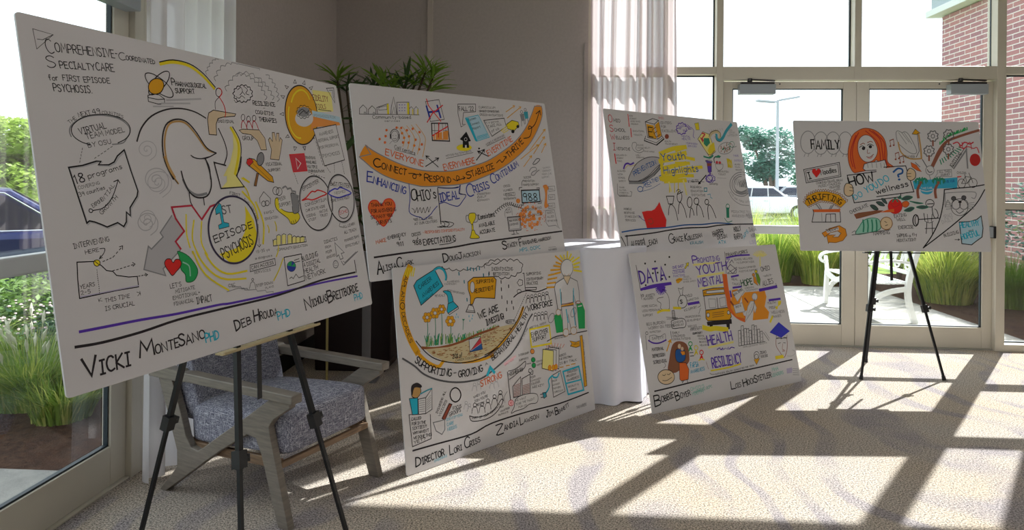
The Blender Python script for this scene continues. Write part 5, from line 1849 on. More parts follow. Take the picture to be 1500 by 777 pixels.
L|1|dk|3.2|460 212 471 239 487 245 501 232 505 202
L|3|dk|3.2|553 243 549 235 540 234 531 239 529 248 533 255 542 256 551 251
L|1|dk|3.2|513 205 524 232 540 238 555 225 559 195
L|3|dk|3.3|599 252 595 244 586 243 577 248 574 257 579 264 588 266 597 260
L|1|dk|3.3|558 214 569 240 586 247 601 234 605 204
L|3|dk|3.3|653 264 649 257 639 255 631 260 628 269 632 277 642 278 650 273
L|1|dk|3.3|611 226 623 253 640 260 654 246 659 216
L|3|dk|3.4|702 278 697 271 687 269 678 274 676 283 680 291 690 292 699 287
L|1|dk|3.4|659 239 670 267 688 274 703 260 707 229
L|3|lg|3.2|507 363 503 357 496 356 490 359 488 366 491 372 498 373 505 369
L|1|lg|3.2|476 333 484 354 497 359 508 349 511 326
L|3|lg|3.2|539 366 535 360 528 359 522 363 520 369 523 375 530 376 537 372
L|1|lg|3.2|508 336 516 357 529 362 540 352 543 329
L|3|lg|3.3|641 351 637 345 630 344 623 348 621 355 624 360 632 362 638 358
L|1|lg|3.3|608 321 617 342 630 347 641 337 645 313
L|3|lg|3.3|674 354 670 348 663 347 656 351 654 358 658 364 665 365 672 361
L|1|lg|3.3|641 324 650 345 663 350 675 340 679 316
L|3|lg|3.1|435 276 432 270 425 269 419 273 417 280 420 285 427 286 433 282
L|1|lg|3.1|406 247 413 267 426 273 436 262 440 240
L|3|lg|3.2|458 257 455 252 448 251 442 255 440 261 443 267 450 268 456 264
L|1|lg|3.2|428 229 436 249 448 254 459 244 462 221
L|1|dk|4.3|443 203 490 185 566 180 633 198 693 242 699 221 643 177 576 159 500 162 452 175 443 203
T|P|k|12.6|1.6|459 179 468 178
T|A|k|12.6|1.6|469 178 478 177
T|R|k|12.7|1.6|480 177 489 176
T|T|k|12.7|1.6|491 175 500 174
T|O|k|12.7|1.7|513 173 522 172
T|F|k|12.8|1.7|524 172 533 171
T|Y|k|12.8|1.7|546 171 554 172
T|O|k|12.8|1.7|556 173 565 174
T|U|k|12.9|1.7|566 174 575 176
T|R|k|12.9|1.7|577 176 585 177
T|C|k|12.9|1.7|598 179 606 181
T|O|k|13|1.7|608 181 617 182
T|M|k|13|1.7|618 183 626 186
T|M|k|13|1.7|627 187 634 190
T|U|k|13|1.7|636 191 643 194
T|N|k|13.1|1.7|645 195 652 198
T|I|k|13.1|1.7|654 199 661 202
T|T|k|13.1|1.7|663 203 670 206
T|Y|k|13.1|1.7|671 207 679 210
T|WHEN YOU|k|12.9|1.7|483 290 573 302
T|JOIN YOU'RE|k|12.9|1.7|487 266 590 277
T|BECOME|k|12.8|1.7|503 243 560 246
L|1|dk|8.1|47 116 205 111 444 103 602 126 880 126 1185 113 1470 123
T|D|k|47.9|6.6|59 32 93 31
T|IRECTOR|k|32.5|5.8|102 33 249 41
T|L|k|50|6|285 34 311 33
T|ORI|k|27.5|5.1|317 34 371 38
T|C|k|54.2|6.2|389 40 425 37
T|RISS|k|28.2|5.3|431 38 507 49
T|OHIOMHAS|c|11.9|1.5|179 22 265 28
T|Z|k|49.2|6.5|632 54 687 51
T|ANDIA|k|29.2|5.7|694 62 810 67
T|L|k|46.6|5.8|827 63 851 65
T|AWSON|k|22.9|5|857 67 986 69
T|J|k|41.1|6.2|1053 57 1072 56
T|IM|k|26.5|5.2|1079 57 1118 62
T|B|k|41.7|6.3|1136 51 1163 52
T|ENNETT|k|22.6|5.3|1167 54 1270 78
T|TWO MARKERS|g|17|2.2|1338 45 1438 46
T|HIGHER ED|k|18.7|3.9|767 361 889 370
L|1|dk|3.9|765 390 814 390 863 402 914 422 904 386 860 373 810 353 767 341
L|0|dk|4.8|758 387 764 215
L|2|k|3.9|791 295 863 339 851 230 790 230
L|0|rb|2.9|801 297 853 300
L|0|rb|2.9|800 289 852 291
L|0|rb|2.9|799 280 851 282
L|0|rb|2.9|797 271 850 273
L|0|rb|2.9|796 262 849 264
L|0|rb|2.9|795 253 847 255
L|0|rb|2.9|794 245 846 246
L|0|rb|2.9|793 236 845 238
L|2|k|4|872 325 944 339 930 213 865 214
L|0|rb|3|876 283 932 284
L|0|rb|3|875 274 931 275
L|0|rb|3|874 265 930 266
L|0|rb|3|873 256 929 257
L|0|rb|3|872 247 927 248
L|0|rb|3|870 238 926 239
L|0|rb|3|869 229 925 230
L|0|rb|3|868 220 924 221
F|1|w|811 221 890 230 974 217 995 192 979 161 918 166 868 152 797 151 761 147 788 177
L|3|dk|3.9|811 221 890 230 974 217 995 192 979 161 918 166 868 152 797 151 761 147 788 177
T|WE WANT|k|12.8|1.7|803 205 892 203
T|TO BE THE TALENT|k|12.2|1.6|803 182 963 183
T|FOR US!|k|11.4|1.5|824 161 893 161
F|1|pk|786 200 779 191 764 189 750 197 746 209 753 219 768 221 782 213
L|3|r2|3.8|786 200 779 191 764 189 750 197 746 209 753 219 768 221 782 213
L|3|r|3.8|774 203 771 199 765 198 760 202 758 206 761 210 767 211 772 208
T|YOUR|k|9.7|1.3|670 195 704 195
T|VOLUNTEER|k|9.7|1.3|675 170 751 177
T|PATHWAYS|k|10.4|1.3|660 153 737 156
L|1|g|2.9|742 276 716 249 718 217
L|0|pk|13.6|739 436 835 465
T|APPLY HERE|pk2|10|1.3|743 423 821 446
F|1|o|999 468 993 458 980 456 969 462 965 473 971 482 984 485 995 478
L|3|dk|3.1|999 468 993 458 980 456 969 462 965 473 971 482 984 485 995 478
F|1|n|1000 416 994 407 981 405 969 411 966 422 972 431 985 433 996 427
L|3|dk|3.1|1000 416 994 407 981 405 969 411 966 422 972 431 985 433 996 427
F|1|n|1000 382 994 373 981 371 970 377 966 388 973 397 985 399 997 393
L|3|dk|3.1|1000 382 994 373 981 371 970 377 966 388 973 397 985 399 997 393
T|INTERNSHIP|k|11|1.4|861 461 950 463
T|SUPPORTS|k|11|1.4|861 431 942 432
T|COMMUNITY|k|9.7|1.3|1008 398 1093 398
T|PARTNERS|k|9.7|1.3|1010 376 1077 380
L|0|k|3|924 404 961 402
T|PEER|k|11.7|1.5|943 312 989 313
T|COMMUNITY|k|10.3|1.3|944 293 1036 292
T|COLLEGES|k|11|1.4|947 273 1025 275
T|ARE KEY!|k|13.2|1.7|951 251 1056 249
L|3|k|3|964 357 958 350 948 348 938 353 935 362 940 370 951 371 960 366
L|1|k|4|933 356 964 333 973 357
F|0|w|1129 473 1225 449 1205 324 1104 359
L|2|dk|4.3|1129 473 1225 449 1205 324 1104 359
F|0|w|1102 468 1198 444 1178 320 1078 355
L|2|dk|4.2|1102 468 1198 444 1178 320 1078 355
F|0|ly|1077 468 1171 444 1151 320 1053 355
L|2|dk|4.2|1077 468 1171 444 1151 320 1053 355
F|1|do|1136 343 1131 333 1120 330 1111 337 1108 348 1114 358 1124 361 1133 355
L|3|o2|4.2|1136 343 1131 333 1120 330 1111 337 1108 348 1114 358 1124 361 1133 355
F|1|do|1171 339 1165 329 1155 326 1145 332 1143 344 1148 354 1159 357 1168 350
L|3|o2|4.2|1171 339 1165 329 1155 326 1145 332 1143 344 1148 354 1159 357 1168 350
F|1|do|1195 339 1189 329 1179 326 1169 332 1166 344 1172 354 1183 357 1192 351
L|3|o2|4.3|1195 339 1189 329 1179 326 1169 332 1166 344 1172 354 1183 357 1192 351
L|0|o2|3.2|1116 471 1106 495
L|0|o2|3.2|1139 470 1134 493
L|0|o2|3.2|1163 469 1163 491
L|0|o2|3.2|1186 468 1192 489
L|0|o2|3.2|1209 462 1220 482
L|0|o2|3.3|1233 455 1249 475
L|0|o2|3.3|1256 449 1278 468
T|MODULES|k|11.5|1.5|1129 473 1244 441
T|ACROSS|k|13.2|1.7|1220 396 1286 399
T|THE SPECTRUM|k|11.6|1.5|1215 375 1345 375
T|IS BY TALK|k|14|1.8|1218 348 1383 346
L|0|do|5.4|1215 331 1249 329
L|0|do|5.5|1276 331 1310 328
L|0|do|5.5|1325 331 1366 329
F|0|w|1131 294 1217 311 1243 176 1132 162
L|2|dk|4.3|1131 294 1217 311 1243 176 1132 162
T|PRIOR|k|10.6|1.4|1134 254 1178 254
T|COMMUNITY|k|10.6|1.4|1136 231 1201 229
T|PARTNERS|k|10.5|1.4|1138 208 1207 207
T|CURRICULUM|k|10.6|1.4|1141 185 1228 182
L|1|c|10.5|1204 298 1181 276 1149 282 1137 293 1102 273 1104 238 1088 216 1059 196
F|0|c2|1038 208 1067 204 1072 180 1046 173
L|2|dk|4.1|1038 208 1067 204 1072 180 1046 173
L|0|dk|4.1|1016 203 1034 201
L|0|dk|4.1|1019 183 1040 183
L|2|c|11|1242 300 1398 306 1424 148 1271 151
L|0|c|8.8|1254 222 1413 218
T|EDUCATION|k|14|1.8|1283 281 1380 282
T|PROGRAM|k|13.9|1.8|1272 257 1363 258
T|AWARENESS|k|14|1.8|1276 231 1390 235
T|RECRUIT &|k|10.8|1.4|1277 191 1378 189
T|HIRING|k|10.8|1.4|1294 166 1356 167
F|0|do|1438 497 1463 498 1461 169 1434 166
L|2|dk|3.4|1438 497 1463 498 1461 169 1434 166
T|O|k|8|3.4|1466 470 1465 452
T|P|k|8|3.4|1465 448 1464 430
T|P|k|8|3.4|1464 427 1463 409
T|O|k|8|3.4|1463 405 1463 387
T|R|k|8|3.4|1462 383 1462 365
T|T|k|8|3.4|1462 361 1461 343
T|U|k|8|3.4|1461 339 1460 322
T|N|k|7.9|3.4|1460 318 1459 300
T|I|k|7.9|3.4|1459 296 1458 278
T|T|k|7.9|3.4|1458 274 1458 257
T|I|k|7.9|3.4|1457 253 1457 235
T|E|k|7.9|3.4|1457 231 1456 213
T|S|k|7.9|3.4|1456 209 1455 192
F|0|do|1333 481 1393 463 1429 467 1428 432 1388 429 1334 447 1353 460
L|2|dk|3.4|1333 481 1393 463 1429 467 1428 432 1388 429 1334 447 1353 460
T|GROW|k|11.1|1.4|1365 447 1416 447
F|0|w|976 604 1154 606 1156 492 977 497
L|2|y|10.8|976 604 1154 606 1156 492 977 497
T|EMPLOYER|k|26.6|5.4|985 556 1135 563
T|SUPPORT|k|23.4|5.4|994 526 1117 530
T|M|k|9.3|1.2|974 608 983 609
T|E|k|9.3|1.2|985 610 995 610
T|E|k|9.3|1.2|997 611 1007 612
T|T|k|9.3|1.2|1009 612 1019 613
T|I|k|9.3|1.2|1021 613 1030 614
T|N|k|9.4|1.2|1033 614 1042 615
T|G|k|9.4|1.2|1044 615 1054 616
T|N|k|9.4|1.2|1068 617 1078 618
T|E|k|9.4|1.2|1081 618 1090 619
T|E|k|9.5|1.2|1093 620 1103 620
T|D|k|9.5|1.2|1105 621 1115 622
T|S|k|9.5|1.2|1117 622 1127 623
T|A|k|9|1.2|851 509 856 514
T|D|k|9|1.2|864 521 870 526
T|I|k|9.1|1.2|871 527 877 532
T|V|k|9.1|1.2|878 533 883 538
T|E|k|9.1|1.2|885 539 890 544
T|R|k|9.1|1.2|891 545 897 550
T|S|k|9.1|1.2|898 551 904 556
T|E|k|9.1|1.2|905 557 911 562
T|C|k|9.2|1.2|918 569 924 575
T|U|k|9.2|1.2|925 576 930 581
T|L|k|9.2|1.2|931 582 937 587
T|T|k|9.2|1.2|938 589 943 594
T|U|k|9.2|1.2|944 595 950 600
T|R|k|9.2|1.2|951 601 956 607
T|E|k|9.2|1.2|958 608 963 613
L|1|dk|5.7|1121 511 1219 528 1359 522 1515 520
T|HEROES IN THE FIELD|k|8|1|1189 512 1300 510
L|1|do|11.5|1306 929 1254 925
L|1|do|11.4|1304 948 1216 951
L|1|do|11.5|1308 966 1248 977
L|1|do|11.6|1317 983 1272 998
L|1|do|11.6|1331 998 1272 1038
L|1|y|11.7|1347 1009 1319 1039
L|1|y|11.8|1366 1014 1356 1038
L|1|y|11.8|1386 1015 1396 1059
L|1|y|11.9|1404 1010 1430 1041
L|1|y|12|1420 1001 1453 1017
L|1|y|12|1433 987 1509 1014
L|1|y|12|1441 970 1508 979
L|1|y|12|1444 951 1497 950
L|1|y|12|1441 932 1519 917
L|1|do|10.2|1281 926 1190 920
L|1|do|10.2|1266 897 1181 894
L|1|do|10.2|1251 868 1172 869
L|1|do|10.1|1236 840 1163 844
F|1|w|1432 947 1423 923 1404 906 1379 897 1354 899 1332 912 1319 932 1317 956 1326 979 1344 997 1369 1006 1395 1004 1416 992 1430 971
L|3|w|1.2|1432 947 1423 923 1404 906 1379 897 1354 899 1332 912 1319 932 1317 956 1326 979 1344 997 1369 1006 1395 1004 1416 992 1430 971
L|1|dg|3.5|1430 976 1434 954 1429 932 1416 913 1396 900 1374 895 1351 898 1332 910 1319 927 1315 949 1320 971 1332 990 1352 1003 1374 1009 1397 1006 1417 994
L|1|t2|3.5|1341 916 1363 898 1390 912
F|0|t|1335 902 1400 899 1394 878 1363 843 1336 881
L|2|dk|3.5|1335 902 1400 899 1394 878 1363 843 1336 881
F|0|w|1333 888 1251 863 1234 836 1249 695 1283 686 1297 802 1288 723 1403 719 1412 800 1430 702 1467 702 1473 793 1465 857 1398 887 1363 843
L|2|dg|4.7|1333 888 1251 863 1234 836 1249 695 1283 686 1297 802 1288 723 1403 719 1412 800 1430 702 1467 702 1473 793 1465 857 1398 887 1363 843
L|1|c|6.9|1288 822 1285 719
L|1|c|7.1|1420 813 1409 723
L|0|do|9.3|1284 711 1405 714
L|0|rb|3.5|1285 721 1407 724
L|0|rb|3.5|1283 708 1404 707
F|0|w|1286 707 1403 703 1412 561 1357 555 1342 651 1321 555 1279 556
L|2|dg|4.6|1286 707 1403 703 1412 561 1357 555 1342 651 1321 555 1279 556
L|1|c|9.2|1328 685 1335 600
L|1|c|7|1398 686 1403 572
F|1|w|1332 535 1325 522 1310 515 1293 518 1280 528 1277 543 1284 556 1299 563 1316 560 1329 550
L|3|t2|4.6|1332 535 1325 522 1310 515 1293 518 1280 528 1277 543 1284 556 1299 563 1316 560 1329 550
F|1|w|1412 535 1404 521 1387 515 1368 518 1353 529 1350 544 1358 557 1375 563 1394 561 1408 550
L|3|t2|4.6|1412 535 1404 521 1387 515 1368 518 1353 529 1350 544 1358 557 1375 563 1394 561 1408 550
F|0|n|1206 659 1266 670 1280 617 1275 548 1215 550
L|2|n|3.4|1206 659 1266 670 1280 617 1275 548 1215 550
F|0|n|1438 706 1491 709 1512 653 1495 540 1436 546
L|2|n|3.6|1438 706 1491 709 1512 653 1495 540 1436 546
L|3|g|4.4|1202 640 1189 627 1174 621 1161 622 1152 629 1152 642 1158 657 1171 669 1186 676 1200 675 1208 667 1209 654
L|3|g|4.7|1418 650 1404 638 1389 630 1376 630 1368 638 1368 651 1376 666 1389 679 1405 686 1418 686 1426 678 1426 665
F|1|w|1273 674 1264 661 1248 658 1233 665 1229 679 1237 691 1253 695 1268 687
L|3|t2|3.4|1273 674 1264 661 1248 658 1233 665 1229 679 1237 691 1253 695 1268 687
F|1|w|1478 714 1470 708 1453 707 1437 712 1431 719 1439 725 1456 726 1472 721
L|3|rb|4.7|1478 714 1470 708 1453 707 1437 712 1431 719 1439 725 1456 726 1472 721
L|1|w|8.3|1450 690 1485 691
"""
DRAWING['D'] = r"""
T|O|r2|53.4|5.5|37 964 74 965
T|S|r2|48.1|5.5|39 894 74 894
T|W|r2|36.6|5.5|37 836 79 837
T|I|r2|52.5|5.4|47 759 69 758
T|HIO|k|24.4|3.7|89 970 152 970
T|CHOOL|k|22.9|3.7|84 899 193 901
T|ELLNESS|k|21.4|3.7|90 840 222 846
T|NITIATIVE|k|19.8|3.7|84 761 215 761
L|0|r|9.9|55 730 56 660
L|0|r|7.6|241 1037 238 944
L|0|r|8.5|250 929 247 866
T|MIND|k|11|1.4|249 1021 289 1023
T|STUDENT|k|11|1.4|253 1000 325 1004
T|ASSISTANCE|k|11|1.4|258 980 361 985
T|PROGRAM|k|11|1.4|263 959 335 963
T|EDUCATIONAL|k|11.7|1.5|269 906 389 911
T|TOOLKITS|k|11.7|1.5|272 877 360 881
T|INCLUDED IN|k|10.5|1.4|66 716 173 719
T|STUDENT|k|10.5|1.4|69 695 136 696
T|TOOLS|k|10.4|1.4|71 673 119 674
T|ALIGNED|k|12.5|1.6|58 599 139 600
T|WITH|k|12.4|1.6|59 574 105 575
T|SCHOOL|k|12.4|1.6|60 550 129 550
T|SAFETY|k|12.4|1.6|61 526 130 526
L|1|v|12.9|125 624 146 655 174 664 199 657 233 670
L|1|t3|7.4|137 623 171 648 202 645 270 663
L|0|k|4.9|413 992 498 1023 560 1013 572 890 524 863 416 870 413 992
L|0|k|5|413 992 507 979 560 1013
L|0|k|4|507 979 524 863
F|0|do|422 976 499 969 508 866 425 874
F|0|do|515 974 560 1002 569 894 530 872
T|E|k|74.3|7.8|429 878 476 875
T|E|br|67.6|7|510 877 555 902
L|0|k|4.9|398 881 375 846 498 817 592 871 573 892
L|0|k|3.9|381 860 501 833 579 878
L|0|k|4.9|374 843 503 814 594 867
T|OHIO|r2|15.3|2|562 1027 621 1027
T|CENTERS|k|18.4|2.4|578 986 701 993
T|FOR|k|18.2|2.4|581 955 633 957
T|EXCELLENCE|k|18.3|2.4|584 923 761 931
F|0|rb|652 891 642 876 624 869 608 874 604 888 614 903 632 910 648 905
T|HEALTH|k|12.1|1.6|596 844 666 846
T|TRANSPARENCY|k|12.1|1.6|596 824 738 828
T|COLLEGE|k|10.1|1.3|293 801 360 804
T|ACCOUNTABILITY|k|10.2|1.3|293 781 428 785
T|EARLY|k|10|1.3|268 724 315 725
T|SCREENING|k|10|1.3|267 707 352 708
T|TRIAGE SUPPORT|k|9.5|1.2|353 758 469 756
L|1|g|4.7|250 821 239 793 255 762 307 748 354 766 346 781 299 763 275 778 291 811 278 826 250 821
F|1|lg|161 536 179 579 234 642 295 684 389 717 480 722 531 708 538 684 464 641 362 574 246 533
L|3|dk|4.7|161 536 179 579 234 642 295 684 389 717 480 722 531 708 538 684 464 641 362 574 246 533
F|0|g|161 533 289 538 409 591 537 679 534 651 429 576 296 513 157 511
L|1|dk|4.8|161 533 289 538 409 591 537 679 538 659 429 580
T|P|b2|32.3|6.5|223 572 242 580
T|R|b2|32.5|6.5|247 582 267 591
T|E|b2|32.6|6.5|271 593 291 601
T|V|b2|32.7|6.6|295 603 315 612
T|E|b2|32.9|6.6|320 614 340 622
T|N|b2|33|6.6|345 624 366 631
T|T|b2|33.1|6.7|370 633 392 640
T|I|b2|33.3|6.7|396 642 418 649
T|O|b2|33.4|6.7|422 651 444 659
T|N|b2|33.5|6.8|449 660 470 668
T|T|b2|28.2|6.5|303 495 322 500
T|R|b2|28.3|6.6|326 501 345 506
T|E|b2|28.4|6.6|350 508 369 513
T|A|b2|28.5|6.6|373 514 392 520
T|T|b2|28.6|6.7|397 521 416 526
T|M|b2|28.7|6.7|420 528 440 534
T|E|b2|28.8|6.7|444 535 463 541
T|N|b2|28.9|6.7|467 542 487 549
T|T|b2|29|6.8|491 550 511 556
L|1|y2|34.4|525 748 680 796 828 815
L|1|y2|34.4|572 726 818 768
L|1|y2|34.1|508 691 811 734
L|1|y2|34|519 634 800 684
L|1|y2|33.9|523 594 789 633
L|1|y2|33.7|492 557 780 591
L|1|y2|33.3|532 757 519 545
L|1|y2|33.8|534 538 771 550
L|1|y2|26.4|706 781 811 809
L|1|y2|26.4|698 743 905 719
L|1|y2|26.2|685 681 841 686
L|1|y2|26.6|742 637 983 659
L|1|y2|26.2|673 620 895 626
L|1|y2|26.1|665 583 864 587
L|1|y2|25.8|679 545 766 547
T|Youth|b2|60.1|8|534 696 805 717
T|Highlights|b2|51|7.1|540 594 935 624
L|0|v|7.3|863 966 869 960 871 952 860 945 847 942 847 934 842 925 829 923 817 925 808 918 797 913 788 918 784 925 771 922 759 923 759 931 762 940 752 943 744 948 751 957 761 963 755 970 754 978 765 984 778 987 779 995 785 1004 797 1005 808 1003 818 1010 831 1014 838 1008 842 1001 854 1003 866 1002 866 993 861 984
L|0|v|4.8|799 959 766 962
L|0|v|4.8|805 966 775 974
L|0|v|4.8|813 972 789 984
L|0|v|4.8|822 977 806 993
L|0|v|4.8|833 980 825 1000
L|0|v|4.8|844 982 846 1004
L|0|v|4.8|856 983 867 1004
L|0|v|4.9|866 981 885 1002
L|0|v|4.9|875 978 902 997
L|0|v|4.9|882 974 914 989
L|0|v|4.9|887 968 923 979
L|0|v|4.9|888 962 926 967
T|II|v|25|4.8|825 926 853 928
T|MENTAL|v|14.3|3.8|798 894 897 895
T|HEALTH|v|14.2|3.8|797 872 893 875
T|+ EXPANSION|v|12.9|2.9|835 841 971 840
T|SERVICES|v|11.4|2.9|853 820 955 819
L|1|v|4.9|927 980 951 957 935 909 948 894
F|0|y|975 1016 1024 1026 1022 966 981 963
L|2|dg|3|975 1016 1024 1026 1022 966 981 963
F|0|ly|985 888 1096 746 1179 793 1134 936 1060 952
L|2|dg|5|985 888 1096 746 1179 793 1134 936 1060 952
L|1|r2|11.9|1046 939 1080 933 1043 899 1055 876 1025 898 1041 867
F|0|n2|1060 900 1126 903 1129 863 1080 829 1049 851
F|0|y2|1118 839 1180 874 1181 801 1101 766 1084 797
L|1|br|5|998 881 1089 765 1169 801
L|1|n2|13.9|1026 747 1095 738 1141 759
L|1|t3|26.6|1134 912 1166 946 1231 966 1265 952 1263 919 1237 885
L|1|dk|5.1|1130 920 1162 954 1233 973 1278 956 1276 919
L|1|c2|27|1225 937 1228 901 1263 893 1307 921 1357 973 1442 1039
L|1|dk|4.1|1203 924 1219 888 1260 879
L|0|g|3|1142 973 1147 957
L|0|g|3.1|1170 977 1174 961
L|0|g|3.1|1197 981 1202 965
L|0|g|3.1|1225 985 1230 969
L|0|g|3.1|1253 989 1258 973
L|0|g|3.1|1281 994 1286 977
L|0|g|3.1|1309 998 1314 982
T|PEER|g|12.3|1.6|1390 980 1440 981
T|SUPPORT|g|12.3|1.6|1390 961 1479 964
T|COMMITTEE|g|12.3|1.6|1391 943 1505 946
T|TEAM CAPACITY|g|9.2|1.2|1365 931 1490 936
L|3|g|5.2|1414 854 1410 832 1388 809 1351 790 1308 779 1266 777 1235 785 1219 801 1223 823 1244 845 1280 864 1323 876 1365 878 1398 870
L|0|n2|6.2|1315 816 1325 826
L|0|rb|6.2|1291 821 1301 831
L|0|rb|6.1|1248 795 1258 805
L|0|br|6.2|1320 803 1329 813
L|0|br|6.2|1337 863 1347 874
L|0|br|6.2|1324 796 1334 806
L|0|br|6.2|1330 845 1340 855
L|0|br|6.2|1289 790 1299 800
L|0|n2|6.3|1366 823 1376 833
L|0|n2|6.2|1282 821 1292 831
L|0|br|6.2|1292 789 1302 799
L|0|br|6.3|1359 835 1369 845
L|0|n2|6.3|1354 856 1364 866
L|0|n2|6.2|1275 811 1285 821
L|0|rb|6.2|1335 814 1345 825
L|0|br|6.2|1361 824 1371 835
L|0|br|6.1|1252 818 1262 828
L|0|rb|6.2|1350 811 1360 821
L|0|n2|6.2|1283 813 1292 823
L|0|br|6.2|1302 804 1312 814
L|0|br|6.2|1295 835 1304 845
L|0|g|6.2|1330 825 1340 835
L|0|g|6.2|1298 797 1308 808
L|0|br|6.2|1366 813 1376 824
L|0|rb|6.2|1299 822 1309 832
L|0|br|6.3|1384 862 1394 872
L|0|g|6.2|1358 834 1368 844
L|0|rb|6.2|1329 852 1339 863
L|0|n2|6.2|1302 810 1312 820
L|0|g|6.2|1301 807 1311 818
L|0|rb|6.2|1311 823 1321 834
L|0|br|6.2|1267 812 1277 822
L|0|n2|6.3|1377 840 1387 850
L|0|g|6.3|1369 840 1379 851
L|0|g|6.2|1329 824 1339 835
L|0|rb|6.1|1255 835 1265 845
L|0|br|6.1|1259 824 1269 834
L|0|br|6.2|1344 833 1354 843
L|0|g|6.2|1329 852 1339 863
L|0|n2|6.2|1276 817 1286 827
L|3|n2|4.2|1439 866 1425 848 1400 839 1378 846 1373 863 1387 881 1412 889 1434 883
L|0|g|5.3|1399 835 1464 850
F|0|v|1040 716 1121 707 1108 695 1092 623 1049 618 1051 693
L|2|dg|3.9|1040 716 1121 707 1108 695 1092 623 1049 618 1051 693
F|0|rb|1051 693 1108 695 1098 670 1049 669
L|3|dg|4|1121 708 1106 702 1075 700 1046 704 1037 711 1051 717 1082 719 1111 716
T|XX|rb|10|1.3|1045 598 1105 603
L|0|v|5.9|1115 568 1118 562 1118 555 1108 552 1097 551 1093 544 1086 538 1076 540 1069 544 1061 539 1051 536 1045 540 1042 546 1032 545 1023 545 1022 552 1025 558 1018 561 1014 566 1020 572 1029 575 1029 581 1033 588 1042 589 1051 588 1057 594 1065 599 1074 596 1080 591 1089 595 1099 597 1104 592 1105 585 1115 585 1124 581 1121 574 1115 568
L|1|v|4.9|1040 575 1064 552 1099 576
L|1|dk|9|1145 700 1148 736 1182 753 1223 746
F|0|n2|1150 744 1209 766 1243 755 1203 742
F|0|r2|1193 704 1186 694 1173 690 1162 694 1159 703 1166 712 1179 716 1190 713
F|0|r2|1229 702 1222 693 1209 689 1198 692 1195 701 1202 711 1215 715 1226 711
L|1|g|5|1153 692 1159 656 1191 637 1238 658 1250 691
L|0|g|4|1153 690 1250 691
T|PREVENTION|k|13.1|1.7|1169 621 1305 622
T|TOOLKIT|k|13.1|1.7|1170 599 1265 599
L|0|lg|4|1152 575 1261 574
T|IKON|y2|66.9|9.2|1308 668 1364 666
T|THESE|v|13.6|1.8|1400 761 1471 763
T|SYSTEMS|v|13.6|1.8|1405 720 1505 722
T|HELPED|k|11.3|1.5|1400 687 1472 689
T|YOUTH|k|11.2|1.5|1402 665 1462 665
T|RECOVER|k|11.2|1.5|1404 642 1487 643
T|FOR|k|9.8|1.3|1486 624 1518 624
T|FAMILY|k|9.8|1.3|1486 603 1549 603
L|3|b2|5.8|291 475 281 462 261 456 243 461 237 475 248 489 268 495 286 489
L|1|b2|3.9|290 479 325 517 326 492 385 501
L|1|b2|3|286 459 381 480 482 519
L|0|k|2.8|42 513 33 438 49 422 163 422 176 454 158 458
T|TOWARD|k|9.3|1.2|55 481 106 481
T|FLU TOOL|k|9.2|1.2|53 462 123 462
T|STUDENT IN|k|9.2|1.2|52 443 139 442
T|EMERGENCY|k|9.2|1.2|51 424 129 423
T|MOBILE|k|13.4|1.7|73 324 149 322
T|RESPONSE|k|13.4|1.7|73 297 175 294
T|STABILIZATION|k|13.4|1.7|74 270 240 265
T|SERVICES|k|13.3|1.7|74 244 176 240
L|1|v|4.7|214 282 237 258 278 238
F|0|r|252 306 304 313 349 313 385 325 420 353 444 378 464 312 492 246 475 193 381 187 280 190 272 234
L|2|r|3.9|252 306 304 313 349 313 385 325 420 353 444 378 464 312 492 246 475 193 381 187 280 190 272 234
L|1|rb|5.8|303 249 338 257 349 228 319 217 305 233
L|1|y2|9.2|588 546 569 453
L|1|y2|9.3|643 546 624 453
L|1|y2|9.3|686 547 666 453
L|0|ly|16.3|579 529 589 461
L|0|ly|16.8|742 548 756 437
L|2|k|6.1|528 423 611 424 587 365 540 365
L|1|k|6|523 282 540 336 566 361 604 327 616 240
L|3|k|6.2|699 420 692 402 682 388 669 380 657 380 648 388 644 402 645 419 651 437 661 451 674 459 686 459 695 451 700 437
L|1|k|5.2|647 462 671 477 694 466
L|0|k|6.2|651 438 717 458
L|1|k|6.2|632 289 651 352 675 376 707 326 718 259
L|3|k|6.3|806 377 799 359 788 345 775 337 763 337 754 345 749 359 750 377 757 395 768 409 780 417 793 417 802 409 807 395
L|1|k|6.3|752 258 774 317 790 333 803 309 806 275
L|3|k|6.4|886 385 874 367 852 360 834 367 830 386 842 404 864 411 882 404
L|1|k|6.4|840 274 849 334 871 358 902 325 914 260
L|3|k|6.5|1001 379 991 364 974 358 959 365 956 379 966 394 983 400 997 394
L|1|k|6.5|971 242 976 324 1001 357 1033 324 1060 252
T|$ 1 MILLION|k|18.9|2.5|794 530 919 542
T|RESEARCH|k|15.7|2|811 489 938 488
T|EDUCATION|k|15.7|2|812 458 955 457
T|INITIATIVE|k|15.7|2|813 427 972 425
L|0|k|8.7|1019 595 914 523
L|0|k|8.7|922 539 914 523 938 529
L|0|k|3.2|828 539 983 539
L|2|c2|6.5|972 490 1005 491 999 464 968 462
L|0|c|4.4|1000 438 1034 442 1032 416 1052 407
T|SUPPORTED|k|12.9|1.7|1044 518 1145 517
L|0|v|6.6|1086 567 1089 562 1089 556 1081 552 1073 551 1070 545 1065 540 1056 540 1049 542 1042 538 1034 537 1028 540 1026 545 1018 545 1011 547 1011 553 1014 558 1009 561 1006 566 1012 571 1018 574 1017 579 1020 585 1028 587 1036 588 1040 592 1047 596 1055 595 1060 592 1068 594 1077 594 1080 589 1081 584 1088 582 1094 578 1091 572 1086 567
L|0|v|15.6|1071 634 1071 607
L|1|g|7|1519 451 1487 436 1445 427 1403 427 1365 434 1334 447 1311 467 1298 491 1297 517 1306 545 1326 571 1356 594 1392 613 1433 625 1476 630
